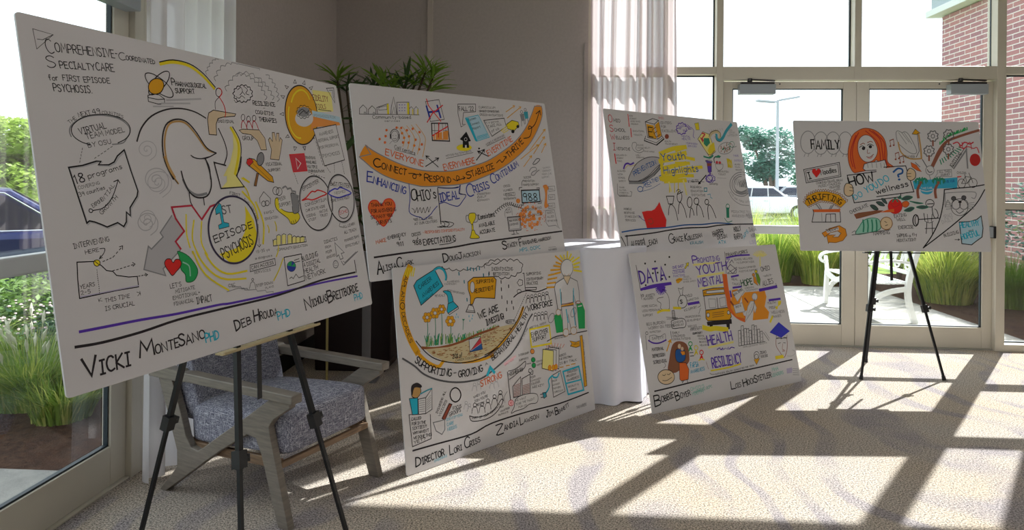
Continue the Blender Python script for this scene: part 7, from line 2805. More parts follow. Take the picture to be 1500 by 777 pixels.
DRAWING['F'] = r"""
L|3|g|5.8|173 883 164 842 145 809 120 791 93 791 70 809 55 841 52 882 60 923 79 955 104 974 131 974 154 956 169 923
L|3|g|5.8|277 876 268 836 249 803 224 785 197 785 174 802 160 835 156 875 165 916 184 949 209 967 236 968 259 950 274 917
L|3|g|5.8|377 877 369 836 350 804 324 786 298 785 275 803 260 836 257 876 265 917 284 950 310 968 337 968 360 950 374 918
L|3|g|5.8|478 878 469 837 450 804 425 786 398 786 375 804 361 836 357 877 366 918 385 950 411 969 437 969 460 951 475 918
L|0|g|4.3|84 787 73 762
L|0|g|4.3|115 787 105 763
L|0|g|4.3|191 788 181 763
L|0|g|4.3|220 788 209 763
L|0|g|4.3|306 789 295 764
L|0|g|4.3|339 789 328 764
L|0|g|4.3|399 790 388 765
L|0|g|4.3|427 790 417 765
T|FAMILY|k|74.9|10.1|138 827 367 829
L|2|k|5.7|64 656 357 717 363 601 78 546
L|2|dk|4.3|78 646 344 701 349 611 90 560
T|I|k|50.9|10|102 580 123 585
F|1|r|166 647 178 661 193 661 201 646 194 629 180 611 163 594 149 611 136 628 132 645 142 661 157 661
L|3|r2|2.9|166 647 178 661 193 661 201 646 194 629 180 611 163 594 149 611 136 628 132 645 142 661 157 661
T|Noodles|k|38.3|5.7|204 614 330 637
T|COOKING+TRAVEL DRAW|k|17.8|2.3|159 535 375 565
T|MUSIC+TALKING|k|19|2.5|175 509 356 539
T|VOLUNTEER|k|16.5|2.1|264 500 350 515
T|MUSIC|k|15.2|2|298 481 353 496
F|0|do|55 380 80 441 156 474 241 478 338 450 391 393 346 350 278 393 180 406 77 356
L|2|br|4.3|55 380 80 441 156 474 241 478 338 450 391 393 346 350 278 393 180 406 77 356
L|0|br|4.3|55 380 47 386 43 394 51 397 62 398 54 405 50 413 59 416 70 416 62 423 57 431 66 434 77 434 74 444 74 452 82 451 91 446 91 457 93 466 101 462 109 455 109 466 111 475 119 471 127 463 126 474 129 483 137 479 145 472 146 483 150 491 157 486 163 478 167 488 173 495 179 488 182 478 186 489 192 496 198 489 201 479 206 490 212 497 217 490 221 480 225 490 231 498 236 491 240 481 247 490 254 495 258 487 258 476 265 485 273 490 276 482 276 471 283 480 291 485 294 477 294 466 301 474 309 480 312 471 312 460 319 469 327 475 330 466 331 455 339 462 348 465 348 456 346 446 356 451 365 452 364 443 359 433 369 438 378 439 377 430 372 420 382 424 391 426 390 417 385 406 395 411 404 413 403 404 398 393
L|0|br|4.3|77 356 84 349 91 346 94 354 94 363 101 357 108 354 111 362 111 371 118 365 125 362 128 370 128 379 135 373 142 370 145 378 145 387 152 381 159 378 162 386 162 395 169 389 176 386 179 394 179 403 181 394 186 388 192 393 197 401 199 392 204 386 210 391 215 399 217 390 222 384 228 389 233 397 235 388 240 382 246 387 251 395 253 386 258 380 264 385 269 393 269 384 272 377 279 381 286 388 284 378 285 370 293 373 301 378 299 369 300 361 308 363 316 369 314 360 315 352 323 354 331 360 329 350 330 342 338 345 346 350
T|T|k|42.7|8.5|85 370 109 381
T|H|k|42.8|8.5|114 384 138 396
T|R|k|42.8|8.5|144 398 167 410
T|I|k|42.8|8.5|173 412 198 415
T|F|k|42.8|8.5|203 414 229 412
T|T|k|42.8|8.5|234 412 260 410
T|I|k|42.8|8.5|266 409 288 398
T|N|k|42.8|8.5|293 395 315 384
T|G|k|42.8|8.5|320 381 342 370
L|0|g|9.9|147 374 188 314
L|0|g|7.1|167 377 195 321
L|0|g|9.9|288 371 247 314
L|0|g|7.1|269 364 237 314
F|0|o2|118 330 342 336 332 310 128 309
L|0|dk|5.7|118 330 124 306 105 228 335 230 336 315
L|0|dk|5.7|222 293 214 229
L|0|dk|5.7|222 293 297 296 295 230
L|0|dk|4.2|257 293 256 229
L|0|g|4.2|187 300 186 236
F|0|o3|180 140 250 180 322 202 369 174 377 125 342 82 284 65 231 68 225 58 215 126 286 127 262 110 308 110 332 141 305 159 247 145 200 109
L|2|br|5.6|180 140 250 180 322 202 369 174 377 125 342 82 284 65 231 68 225 58 215 126 286 127 262 110 308 110 332 141 305 159 247 145 200 109
T|THERAPY|k|17.4|4.2|213 152 309 180
F|0|w|213 159 314 190 316 166 222 140
T|THERAPY|k|16.1|4.2|219 146 313 173
F|1|o2|465 638 435 710 435 812 472 929 526 981 592 1004 677 982 737 916 753 814 750 727 797 684 795 655 710 669 659 741 610 668 508 638
L|3|rb|5.8|465 638 435 710 435 812 472 929 526 981 592 1004 677 982 737 916 753 814 750 727 797 684 795 655 710 669 659 741 610 668 508 638
L|1|rd2|7.2|532 966 490 885 468 783 482 667
L|1|rd2|7.2|509 944 465 841 452 754 466 681
L|1|rd2|7.3|620 989 701 916 714 814 720 698
L|1|rd2|7.3|590 981 671 901 693 814 692 712
L|1|rd2|7.3|648 982 734 887 731 756 761 683
F|1|w|515 827 527 900 566 942 616 942 656 901 677 828 661 770 622 729 571 723 531 761
L|3|rb|5.8|515 827 527 900 566 942 616 942 656 901 677 828 661 770 622 729 571 723 531 761
L|1|dk|5.8|530 842 553 856 577 842
L|1|dk|5.8|596 860 618 872 646 857
F|1|dk|574 835 570 826 562 823 554 826 551 835 555 843 563 846 571 843
L|3|k|4.4|574 835 570 826 562 823 554 826 551 835 555 843 563 846 571 843
F|1|dk|631 850 627 841 619 838 611 841 608 850 612 858 620 861 628 858
L|3|k|4.4|631 850 627 841 619 838 611 841 608 850 612 858 620 861 628 858
L|1|rb|5.8|539 864 561 878 575 871
L|1|rb|5.8|598 883 624 894 641 886
L|1|rb|4.3|596 828 591 795 613 798
L|1|rb|5.8|582 766 610 762 641 787
L|1|r2|4.3|591 755 614 752 632 770
F|0|w|546 667 559 704 600 718 672 726 730 741 743 683 724 661 566 650
L|2|dk|5.8|546 667 559 704 600 718 672 726 730 741 743 683 724 661 566 650
L|0|g|4.3|585 714 588 675
L|0|g|4.3|621 714 624 675
L|0|g|4.3|657 714 659 675
L|0|g|4.3|692 715 695 676
L|0|g|4.3|721 715 724 676
F|0|w|414 611 853 670 834 439 455 387
L|2|k|7.2|414 611 853 670 834 439 455 387
F|0|w|657 661 895 692 945 483 640 435
L|2|w|2.9|657 661 895 692 945 483 640 435
L|0|k|7.2|716 680 895 693 944 480 640 438
T|HOW|k|76.3|12.9|431 519 634 570
T|DO|c|40.4|12.8|466 411 530 444
T|YOU|c|48.2|12.9|560 466 663 517
T|DO|c|48.3|12.9|682 531 757 575
T|wellness|k|43.1|8.6|644 459 905 526
F|1|t4|402 544 433 540 450 522 453 465 416 439 382 458 382 508
L|3|dk|5.7|402 544 433 540 450 522 453 465 416 439 382 458 382 508
L|0|dk|4.3|428 515 459 508
L|0|dk|4.3|423 486 457 482
L|1|b2|14.4|791 640 829 670 864 663 862 634 828 619 831 600
F|0|b2|845 580 841 574 832 571 825 574 822 580 826 586 834 589 842 586
F|1|t4|901 641 929 673 967 649 966 598 928 572 901 591
L|3|dk|5.8|901 641 929 673 967 649 966 598 928 572 901 591
L|0|dk|4.3|904 627 933 630
L|0|dk|4.3|902 605 931 605
L|0|rb|7.3|783 902 813 914
L|0|rb|4.4|783 902 787 858
L|0|rb|4.4|813 914 816 866
F|0|rb|792 855 789 850 783 848 777 850 775 855 778 860 784 863 790 861
F|0|rb|820 863 817 858 811 856 805 858 803 863 806 868 812 870 818 868
L|0|rb|7.2|818 793 847 805
L|0|rb|4.3|818 793 821 749
L|0|rb|4.3|847 805 850 757
F|0|rb|827 746 824 741 818 739 812 741 809 746 812 751 819 754 825 751
F|0|rb|854 754 852 749 845 746 839 749 837 754 840 759 846 761 852 759
L|0|rb|7.2|851 764 881 776
L|0|rb|4.3|851 764 855 720
L|0|rb|4.3|881 776 884 728
F|0|rb|860 718 857 712 851 710 845 712 843 717 846 723 852 725 858 723
F|0|rb|888 725 885 720 879 718 873 720 871 725 874 730 880 732 886 730
F|1|w|847 888 838 961 854 984 889 969 912 977 945 947 993 831 982 794 940 801 886 844
L|3|g|5.8|847 888 838 961 854 984 889 969 912 977 945 947 993 831 982 794 940 801 886 844
L|0|g|4.4|860 969 917 874
L|0|g|4.4|882 973 940 889
L|0|g|4.4|904 969 961 874
L|1|t2|11.6|850 888 862 815 902 769 950 750 1029 754
L|1|t2|13.1|1029 754 1030 846 1023 963
F|0|do|1000 999 1037 966 1019 966 1013 955 993 955 970 958
L|2|dk|4.4|1000 999 1037 966 1019 966 1013 955 993 955 970 958
L|0|dk|4.4|1013 955 1016 816 987 765
T|PRAYER|k|20.6|2.7|882 757 976 758
F|0|o2|940 721 982 700 1020 645 985 656 945 685
L|2|rb|4.3|940 721 982 700 1020 645 985 656 945 685
L|1|g|8.7|976 721 1009 685
L|1|rb2|20.4|1101 672 1136 744 1187 832 1250 898 1340 936 1429 966 1519 993
L|1|rb2|29|1109 686 1160 774 1218 862
L|0|n|8.7|1190 873 1192 894
L|0|n|8.7|1200 881 1211 902
L|0|n|8.7|1210 890 1222 910
L|0|n|8.7|1219 898 1223 919
L|0|n|8.7|1229 906 1222 927
L|0|n|8.7|1239 915 1229 935
L|0|n|8.7|1248 923 1247 944
L|0|n|8.8|1258 931 1267 952
L|0|n|8.8|1268 940 1281 960
L|0|n|8.8|1277 943 1284 964
L|0|n|8.8|1286 946 1282 967
L|0|n|8.8|1295 950 1286 970
L|0|n|8.8|1305 953 1300 973
L|0|n|8.8|1314 956 1321 977
L|0|n|8.8|1323 959 1336 980
L|0|n|8.8|1332 963 1342 983
L|0|n|8.8|1342 966 1340 987
L|0|n|8.8|1351 969 1342 990
L|0|n|8.8|1360 973 1353 993
L|0|n|8.8|1369 976 1373 997
L|0|n|8.8|1379 979 1391 1000
L|0|n|8.8|1388 983 1399 1003
L|0|n|8.8|1397 986 1399 1007
L|0|n|8.8|1406 989 1399 1010
L|0|n|8.8|1416 993 1407 1013
L|0|n|8.8|1425 996 1425 1017
L|0|n2|8.7|1179 745 1187 708
L|0|n2|8.7|1197 756 1208 723
L|0|n2|8.7|1215 768 1230 738
L|0|n2|8.7|1233 780 1251 752
L|0|n2|8.7|1252 792 1272 767
L|0|n2|8.7|1270 804 1294 782
L|0|n2|8.7|1288 815 1315 797
L|0|n2|8.7|1307 827 1337 811
L|0|n2|8.7|1325 839 1358 826
L|0|n2|8.7|1343 851 1380 841
L|0|dg|7.3|1173 942 1178 934 1179 924 1171 918 1161 916 1159 907 1153 898 1143 900 1136 905 1127 900 1117 898 1113 906 1112 916 1103 918 1095 923 1098 933 1104 941 1100 949 1098 959 1107 965 1117 967 1119 977 1125 985 1134 983 1142 978 1151 984 1161 986 1165 977 1166 967 1175 965 1183 960 1180 950 1173 942
L|3|dg|5.8|1153 942 1148 930 1137 925 1128 930 1124 941 1130 953 1140 958 1150 953
L|0|rb2|13.1|1135 900 1132 861
L|0|dg|7.3|1304 953 1309 945 1310 935 1301 930 1292 927 1289 918 1283 909 1274 911 1266 916 1257 911 1248 909 1243 918 1243 927 1233 929 1226 935 1229 944 1235 953 1230 961 1229 970 1238 976 1247 978 1250 988 1256 997 1265 995 1273 990 1282 995 1291 997 1296 988 1296 979 1306 977 1313 971 1310 961 1304 953
L|3|dg|5.8|1284 953 1279 942 1268 937 1258 941 1255 953 1260 964 1271 969 1281 964
L|0|rb2|13.1|1266 912 1262 872
L|0|dg|7.3|1131 817 1135 809 1137 799 1128 794 1118 792 1116 782 1110 774 1101 775 1093 780 1084 775 1075 773 1070 782 1070 791 1060 793 1053 799 1056 808 1062 817 1057 825 1056 834 1064 840 1074 842 1076 852 1082 860 1092 858 1099 853 1108 859 1118 860 1122 852 1123 842 1132 840 1140 835 1137 825 1131 817
L|3|dg|5.8|1111 817 1105 806 1095 801 1085 805 1082 817 1087 828 1098 833 1107 828
L|0|rb2|13|1093 776 1089 737
L|0|dg|7.3|1290 833 1295 825 1296 815 1287 810 1278 807 1275 798 1269 789 1260 791 1252 796 1244 791 1234 789 1229 797 1229 807 1219 809 1212 815 1215 824 1221 832 1216 840 1215 850 1224 856 1233 858 1236 868 1242 876 1251 874 1259 869 1267 874 1277 876 1282 868 1282 858 1292 856 1299 851 1296 841 1290 833
L|3|dg|5.8|1270 833 1265 821 1254 817 1244 821 1241 833 1246 844 1257 849 1267 844
L|0|rb2|13|1252 792 1248 752
F|1|w|1124 657 1111 631 1086 619 1063 630 1055 657 1067 683 1093 695 1116 684
L|3|g|5.8|1124 657 1111 631 1086 619 1063 630 1055 657 1067 683 1093 695 1116 684
L|1|k|5.8|1068 664 1081 642 1107 646
L|0|dg|7.2|1036 746 1066 686
L|1|g|5.7|1081 614 1085 578 1055 556
L|2|g|4.3|1149 657 1264 666 1263 608 1159 607 1123 599 1147 629
T|ALL THIS|k|17.9|2.3|1162 636 1255 641
T|JOURNEY|k|15.3|2|1174 611 1250 618
F|0|b3|942 569 1308 601 1297 514 950 500
F|1|b3|1099 492 1088 473 1062 461 1031 461 1007 472 999 491 1010 509 1036 521 1067 521 1091 510
L|1|w|7.2|1006 491 1048 484 1092 491
T|TAKE CARE|w|15.2|2|1007 501 1097 506
T|D|b2|20.4|2.6|1189 550 1196 551
T|O|b2|20.4|2.6|1198 551 1205 552
T|N|b2|20.4|2.6|1215 554 1222 555
T|O|b2|20.4|2.6|1224 555 1231 556
T|T|b2|20.4|2.6|1232 556 1239 558
T|F|b2|20.4|2.6|1249 559 1256 560
T|E|b2|20.4|2.6|1258 561 1265 562
T|A|b2|20.4|2.6|1266 562 1273 563
T|R|b2|20.4|2.6|1275 563 1282 564
L|1|rb2|21.5|976 433 976 498 1010 563
L|1|n2|10|1010 570 972 583 958 562
L|1|n2|10|1010 570 979 590 966 551
L|1|n2|10|1010 570 998 595 989 543
L|1|n2|10|1010 570 1022 596 1021 543
L|1|n2|10|1010 570 1043 592 1048 551
L|1|n2|10|1010 570 1051 586 1061 562
L|1|rb2|21.5|1118 434 1118 499 1152 564
L|1|n2|10.1|1153 571 1114 585 1101 563
L|1|n2|10.1|1153 571 1121 591 1108 552
L|1|n2|10.1|1153 571 1141 596 1132 545
L|1|n2|10.1|1153 571 1165 597 1163 544
L|1|n2|10.1|1153 571 1185 593 1190 552
L|1|n2|10.1|1153 571 1194 587 1203 563
L|0|g|13|1284 673 1405 834
L|0|g|11.6|1398 677 1403 848
L|0|dg|5.8|1273 680 1388 841
T|K|k|25.7|7.2|1273 687 1283 699
T|N|k|25.7|7.2|1285 701 1294 712
T|I|k|25.7|7.2|1296 715 1305 726
T|T|k|25.7|7.2|1307 728 1316 740
T|T|k|25.7|7.2|1318 742 1327 753
T|I|k|25.8|7.2|1329 756 1338 767
T|N|k|25.8|7.2|1340 769 1349 781
T|G|k|25.8|7.2|1351 783 1361 794
F|1|rd2|1507 747 1491 712 1460 697 1432 712 1424 746 1439 782 1470 796 1498 782
L|3|rd2|4.3|1507 747 1491 712 1460 697 1432 712 1424 746 1439 782 1470 796 1498 782
L|1|r2|10.2|1299 880 1336 892 1362 863 1393 892 1435 878 1465 893
L|1|r2|7.3|1347 863 1374 841 1418 856 1460 841 1490 849 1503 805
L|1|r2|5.8|1372 892 1380 834 1436 893 1445 834
L|3|k|4.3|1368 551 1356 524 1333 513 1311 524 1305 550 1317 577 1340 588 1361 577
L|3|k|4.3|1463 556 1451 529 1426 518 1402 529 1395 555 1408 582 1433 593 1456 582
L|0|k|4.3|1336 551 1373 609 1419 602 1382 551 1336 551
L|0|k|4.3|1382 551 1368 630
L|0|k|4.3|1419 602 1429 556
L|0|k|4.3|1404 638 1415 602
T|CYCLING|k|17.9|2.3|1308 630 1382 630
L|0|r|8.6|1308 604 1337 608
L|1|k|8.6|1192 499 1300 512 1415 523 1519 542
L|1|k|8.5|1192 499 1172 385 1126 243 1051 116 980 28
L|1|k|8.5|1519 502 1428 373 1274 244 1123 130 980 28
L|1|g|5.7|1196 471 1297 479 1439 480 1431 430 1406 437
L|1|g|5.7|1196 471 1186 357 1212 414 1236 357
L|3|k|4.3|1370 358 1361 328 1339 304 1311 291 1281 291 1255 304 1238 327 1234 357 1244 387 1265 411 1293 424 1324 424 1350 411 1366 388
L|3|dg|5.7|1310 379 1297 351 1272 339 1249 350 1242 378 1254 407 1280 418 1303 407
L|3|dg|5.7|1372 379 1360 351 1334 339 1311 351 1304 379 1317 407 1342 419 1365 407
F|1|dg|1279 428 1273 416 1259 411 1246 416 1242 428 1249 440 1262 445 1275 441
L|3|k|4.3|1279 428 1273 416 1259 411 1246 416 1242 428 1249 440 1262 445 1275 441
F|1|dg|1362 435 1355 423 1342 418 1329 422 1325 435 1332 447 1345 452 1358 447
L|3|k|4.3|1362 435 1355 423 1342 418 1329 422 1325 435 1332 447 1345 452 1358 447
F|0|dk|1323 400 1318 392 1308 389 1298 392 1295 400 1300 408 1310 412 1320 408
L|1|dg|5.7|1271 329 1295 308 1332 329
L|0|g|4.3|1248 385 1197 399
L|0|g|4.3|1366 386 1424 398
L|0|g|4.3|1247 373 1195 379
L|0|g|4.3|1365 373 1422 380
L|0|g|4.3|1246 360 1193 359
L|0|g|4.3|1363 361 1420 361
L|0|g|4.3|1245 347 1191 340
L|0|g|4.3|1362 348 1418 343
T|SPACE|lg|27.6|3.6|1170 264 1243 286
T|DAILY|lg|30|3.9|1152 222 1244 251
F|0|lb|1288 237 1373 242 1431 259 1469 288 1474 189 1459 118 1407 83 1369 55 1292 64
L|2|dk|7.1|1288 237 1373 242 1431 259 1469 288 1474 189 1459 118 1407 83 1369 55 1292 64
T|HEALTHY|c|42.5|9.9|1294 188 1448 214
T|and|k|17.4|2.3|1358 160 1394 167
T|HOPEFUL|c|42.3|8.5|1300 96 1441 132
T|B|k|24.8|3.2|1157 116 1169 119
T|U|k|24.8|3.2|1172 120 1185 123
T|I|k|24.8|3.2|1188 123 1200 126
T|L|k|24.9|3.2|1203 127 1216 129
T|D|k|24.9|3.2|1218 130 1231 134
T|I|k|24.9|3.2|1234 134 1246 138
T|N|k|24.9|3.2|1249 139 1261 143
T|G|k|24.9|3.2|1264 143 1277 147
L|0|k|4.2|1239 96 1277 96
L|0|k|4.2|1265 89 1277 96 1267 103
L|3|k|5.7|1099 387 1088 365 1063 356 1039 365 1031 387 1043 409 1068 418 1091 409
L|0|k|7.1|1044 381 1092 384
L|1|k|5.7|1080 356 1082 299 1100 264 1123 285 1115 328 1100 342
L|0|k|7.1|965 256 1128 268
L|3|k|8.5|961 249 952 217 935 203 920 216 916 248 926 280 943 294 958 281
L|3|k|5.7|961 249 955 223 944 212 935 222 933 248 940 274 950 285 960 275
L|0|k|5.7|1009 306 1013 242
L|0|k|5.6|1027 235 1014 143
L|0|k|5.6|1069 235 1064 137
L|0|k|5.6|1008 183 1086 186
L|1|k|4.2|1013 242 1047 228 1079 242
L|0|k|4.3|1036 299 1036 235
L|0|k|4.3|1075 299 1065 242
T|EATING|k|25|3.3|771 268 868 283
T|WELL|k|22.5|2.9|787 240 858 248
T|EXERCISE|k|24.9|3.2|796 177 917 185
T|TAPPING|k|24.8|3.2|777 111 862 117
T|MEDITATION?|k|22.3|2.9|774 74 929 84
T|a fly|k|22.3|2.9|875 114 940 129
F|1|r|839 361 819 319 778 301 739 318 726 360 746 403 788 421 826 403
L|3|rd2|5.7|839 361 819 319 778 301 739 318 726 360 746 403 788 421 826 403
L|1|rd2|5.7|749 382 775 354 819 375
L|1|n2|10|764 396 788 425 807 397
F|1|dg2|837 418 882 447 931 437 886 411
L|3|n2|4.3|837 418 882 447 931 437 886 411
F|1|dg2|851 326 903 355 937 348 900 319
L|3|n2|4.3|851 326 903 355 937 348 900 319
F|1|dg2|952 355 1003 369 1051 356 1000 341
L|3|n2|4.3|952 355 1003 369 1051 356 1000 341
F|1|dg2|900 404 949 398 1012 387 962 383
L|3|n2|4.3|900 404 949 398 1012 387 962 383
F|1|dg2|809 425 828 447 838 425
L|3|n2|4.3|809 425 828 447 838 425
F|1|o2|842 390 878 404 898 383 874 354 844 361
L|3|rb|4.3|842 390 878 404 898 383 874 354 844 361
F|0|br2|448 291 484 304 627 324 684 327 654 310 495 266 464 259
L|2|rb|4.3|448 291 484 304 627 324 684 327 654 310 495 266 464 259
T|CHOCOLATE|k|25.1|3.3|420 297 566 359
F|0|o2|654 310 719 332 772 339 770 314
F|1|dg2|581 366 616 369 645 335 613 331
L|3|dk|4.3|581 366 616 369 645 335 613 331
F|1|dg2|632 395 675 395 698 364 658 367
L|3|dk|4.3|632 395 675 395 698 364 658 367
F|1|dg2|677 424 705 417 719 381 689 395
L|3|dk|4.3|677 424 705 417 719 381 689 395
F|1|lgn|451 132 483 196 522 245 580 264 643 253 651 183 586 154
L|3|n2|5.6|451 132 483 196 522 245 580 264 643 253 651 183 586 154
L|1|n2|11.3|515 249 518 203 511 154
L|1|n2|11.3|551 250 553 203 546 154
L|1|n2|11.3|586 250 588 203 582 154
L|1|n2|11.3|621 250 623 204 617 154
F|1|t4|749 223 732 187 697 172 664 186 653 222 670 258 705 273 738 259
L|3|br|5.7|749 223 732 187 697 172 664 186 653 222 670 258 705 273 738 259
L|0|k|4.2|688 239 704 228
L|0|k|4.2|691 204 711 211
L|0|dg|5.6|418 128 586 151 728 172
L|1|dg|4.2|419 146 445 160 451 136
T|NAPPING|k|24.8|3.2|591 126 722 138
"""

INK = dict(b=(44, 62, 160), b2=(40, 92, 160), b3=(60, 170, 205), br=(150, 100, 50), br2=(140, 92, 66), bv=(60, 62, 190), c=(40, 178, 205), c2=(60, 160, 180), dg=(92, 92, 96), dg2=(70, 92, 88), dk=(46, 40, 44),
    dn=(20, 90, 50), do=(226, 164, 30), dv=(60, 52, 80), g=(138, 138, 142), gn=(120, 160, 50), gn2=(50, 90, 60), k=(24, 22, 26), lb=(176, 208, 224), lg=(184, 182, 186), lgn=(150, 205, 185), lv=(184, 176, 205), ly=(236, 226, 140),
    n=(40, 165, 90), n2=(50, 140, 110), n3=(120, 195, 180), o=(232, 150, 70), o2=(226, 108, 48), o3=(232, 148, 42), o4=(240, 170, 110), pk=(240, 200, 206), pk2=(225, 130, 150), r=(222, 44, 40), r2=(205, 60, 74), rb=(146, 72, 54), rb2=(150, 92, 74),
    rd=(190, 44, 66), rd2=(190, 50, 46), t=(214, 192, 160), t2=(192, 150, 90), t3=(206, 190, 150), t4=(222, 196, 160), v=(92, 56, 176), w=(214, 212, 213), y=(234, 214, 40), y2=(232, 210, 50))
INKM = {k: plain('marker_'+k, rgb(*v), .6, spec=.2) for k, v in INK.items()}

# single-stroke hand lettering: width, then strokes as x,y pairs on a 10-high grid
GL = {}
for ln in """A 7;0 0 3.5 10 7 0;1.4 3.6 5.8 3.6
B 6;0 0 0 10;0 10 4 9.6 5 7.8 4 5.8 0 5.2;0 5.2 5 4.6 6 2.6 4.8 .6 0 0
C 6;6 8.6 4.4 10 2 9.6 .3 7 0 4.5 .8 1.6 3 0 6 1
D 6.5;0 0 0.2 10;0.2 10 4 9 6.3 5.6 5 1.6 0 0
E 5.5;5.5 10 0 10 0 0 5.5 0;0 5.2 4.6 5.4
F 5.5;5.5 10 0 10 0 0;0 5.2 4.4 5.4
G 7;6.2 8.8 4 10 1.4 8.8 0 5 1.2 1.2 4 0 6.6 1.6 6.8 4.4 4 4.4
H 6.5;0 0 0 10;6.5 0 6.5 10;0 5 6.5 5.4
I 4;0 10 4 10;2 10 2 0;0 0 4 0
J 5;1 10 5 10;3.6 10 3.8 3 2.6 .2 .6 .6 0 2.4
K 6;0 0 0 10;5.6 10 0 4.6 6 0
L 5;0 10 0 0 5 .2
M 8;0 0 1 10 4 3.6 7 10 8 0
N 6.8;0 0 0 10 6.6 0 6.8 10
O 7;3.5 10 .9 8.6 0 5 1 1.2 3.5 0 6 1.2 7 5 6 8.8 3.5 10
P 5.8;0 0 0 10 4.4 9.6 5.8 7.4 4.4 5 0 4.6
Q 7;3.5 10 .9 8.6 0 5 1 1.2 3.5 0 6 1.2 7 5 6 8.8 3.5 10;4.4 2.6 7.2 -.6
R 6;0 0 0 10 4.4 9.6 5.6 7.4 4.2 5.2 0 4.8;2.4 5 6 0
S 5.6;5.4 8.6 3.6 10 1.2 9.4 .4 7.4 2 5.6 4.4 4.4 5.4 2.4 4 .4 1.6 0 0 1.4
T 6.5;0 10 6.5 10;3.2 10 3.2 0
U 6.4;0 10 .2 3 2 .2 4.4 .2 6.2 3 6.4 10
V 6.6;0 10 3.2 0 6.6 10
W 9;0 10 2.2 0 4.5 6.6 6.8 0 9 10
X 6.4;0 0 6.4 10;0 10 6.4 0
Y 6.4;0 10 3.2 5 6.4 10;3.2 5 3 0
Z 6;0 10 6 10 0 0 6 0
0 6;3 10 .8 8.6 0 5 .8 1.4 3 0 5.2 1.4 6 5 5.2 8.6 3 10
1 3;0.4 8 2 10 2 0
2 5.6;0 8 1.6 10 4.2 9.8 5.2 7.6 4 5 0 0 5.6 0
3 5.4;.2 9.4 3.6 10 5 8 3.6 5.6 1.6 5.4;3.6 5.6 5.4 3.2 4 .4 1.4 0 0 1.2
4 6;4.4 0 4.4 10 0 3.6 6 3.6
5 5.4;5 10 .8 10 .4 5.8 3 6.2 5.2 4.2 4.6 1 2 0 0 1
8 5.6;2.8 5.4 .6 7.6 1.4 9.8 2.8 10 4.4 9.6 5 7.6 2.8 5.4 .4 3 .8 .6 2.8 0 5 .6 5.4 3 2.8 5.4
9 5.4;5 7.6 4 5.6 1.6 5.4 .2 7.4 1.2 9.6 3.4 10 5 8.6 5 7 4.6 0
a 5.2;4.8 4.6 3 6.2 .8 5 0 2.6 1.2 .2 3.4 .8 4.8 3 4.8 6;4.8 4 5.2 0
b 5;0 10 0 0;0 3.6 2.4 6.2 4.8 4.4 4.6 1.4 2.4 0 0 1.6
c 4.6;4.4 5 2.6 6.2 .6 5 0 2.8 1 .4 2.8 0 4.6 1
d 5;4.8 10 4.8 0;4.8 4.4 2.8 6.2 .6 5 .2 1.8 2 0 4.8 1.6
e 4.8;0 3.2 4.6 3.6 4 5.8 2 6.2 .3 4.6 .2 1.6 2 0 4.8 1
f 4.4;4.4 9 3 10 1.8 8.4 1.8 0;0 5.6 3.8 5.8
g 5;4.6 5 2.6 6.2 .4 4.8 .2 2 2.2 .4 4.6 2.4 4.8 6;4.8 5 4.6 -2 2.6 -4 .6 -2.6
h 5;0 10 0 0;0 3.6 2.4 6 4.4 4.6 4.8 0
i 1.6;.6 5.8 .8 0;.6 8 .8 8.4
l 1.6;.6 10 .8 0
m 7.4;0 6 .2 0;.2 4 2 6 3.6 4.4 3.8 0;3.8 4 5.6 6 7.2 4.4 7.4 0
n 4.8;0 6 .2 0;.2 4 2.4 6 4.4 4.4 4.8 0
o 5;2.5 6.2 .6 5 0 2.8 1 .4 2.6 0 4.4 .8 5 3.2 4.2 5.4 2.5 6.2
p 5;0 6 0 -3.6;0 4 2.4 6.2 4.8 4.6 4.6 1.4 2.4 0 0 1.4
r 3.8;0 6 .2 0;.2 3.6 1.8 6 3.8 5.6
s 4.4;4.2 5 2.4 6.2 .6 5 2.2 3.2 4.2 2 2.6 0 0 .8
t 4.2;1.8 9 2 .8 3 0 4.2 .8;0 6 4 6.2
u 4.8;0 6 .2 1.4 1.8 0 4.2 1.6 4.4 6;4.4 3 4.8 0
v 4.6;0 6 2.2 0 4.6 6
w 6.6;0 6 1.6 0 3.2 4.8 5 0 6.6 6
y 4.8;0 6 2.4 .8;4.8 6 1 -4
- 4;0.4 5 3.6 5
+ 5;0 5 5 5;2.5 2.6 2.5 7.4
. 1.6;.4 0 1 .2
, 1.6;1 .6 .2 -1.6
! 1.6;.8 10 .8 3;.8 .6 .9 0
? 5;0 8 2 10 4.6 8.6 4 6 2.4 4.4 2.2 2.8;2.2 .8 2.3 0
' 1.4;.7 10 .4 7.8
$ 5.6;5.2 7.8 3 9 .6 7.6 2.6 5.4 5.2 3.2 3.4 1 .4 2;2.8 10.6 2.8 -.6
% 6;0 0 6 10;1 8 1.6 9.4 2.4 8 1.6 7 1 8;4 2 4.6 3.4 5.4 2 4.6 .8 4 2
& 6;6 0 1.2 8 2.6 10 4 8 .2 2.8 2 0 6 4.6
/ 4;0 0 4 10""".split('\n'):
    a = ln.split(';'); ch, w = a[0][0], float(a[0][2:]); GL[ch] = (w, [[(float(q[i]), float(q[i+1])) for i in range(0, len(q), 2)] for q in (s_.split() for s_ in a[1:])])

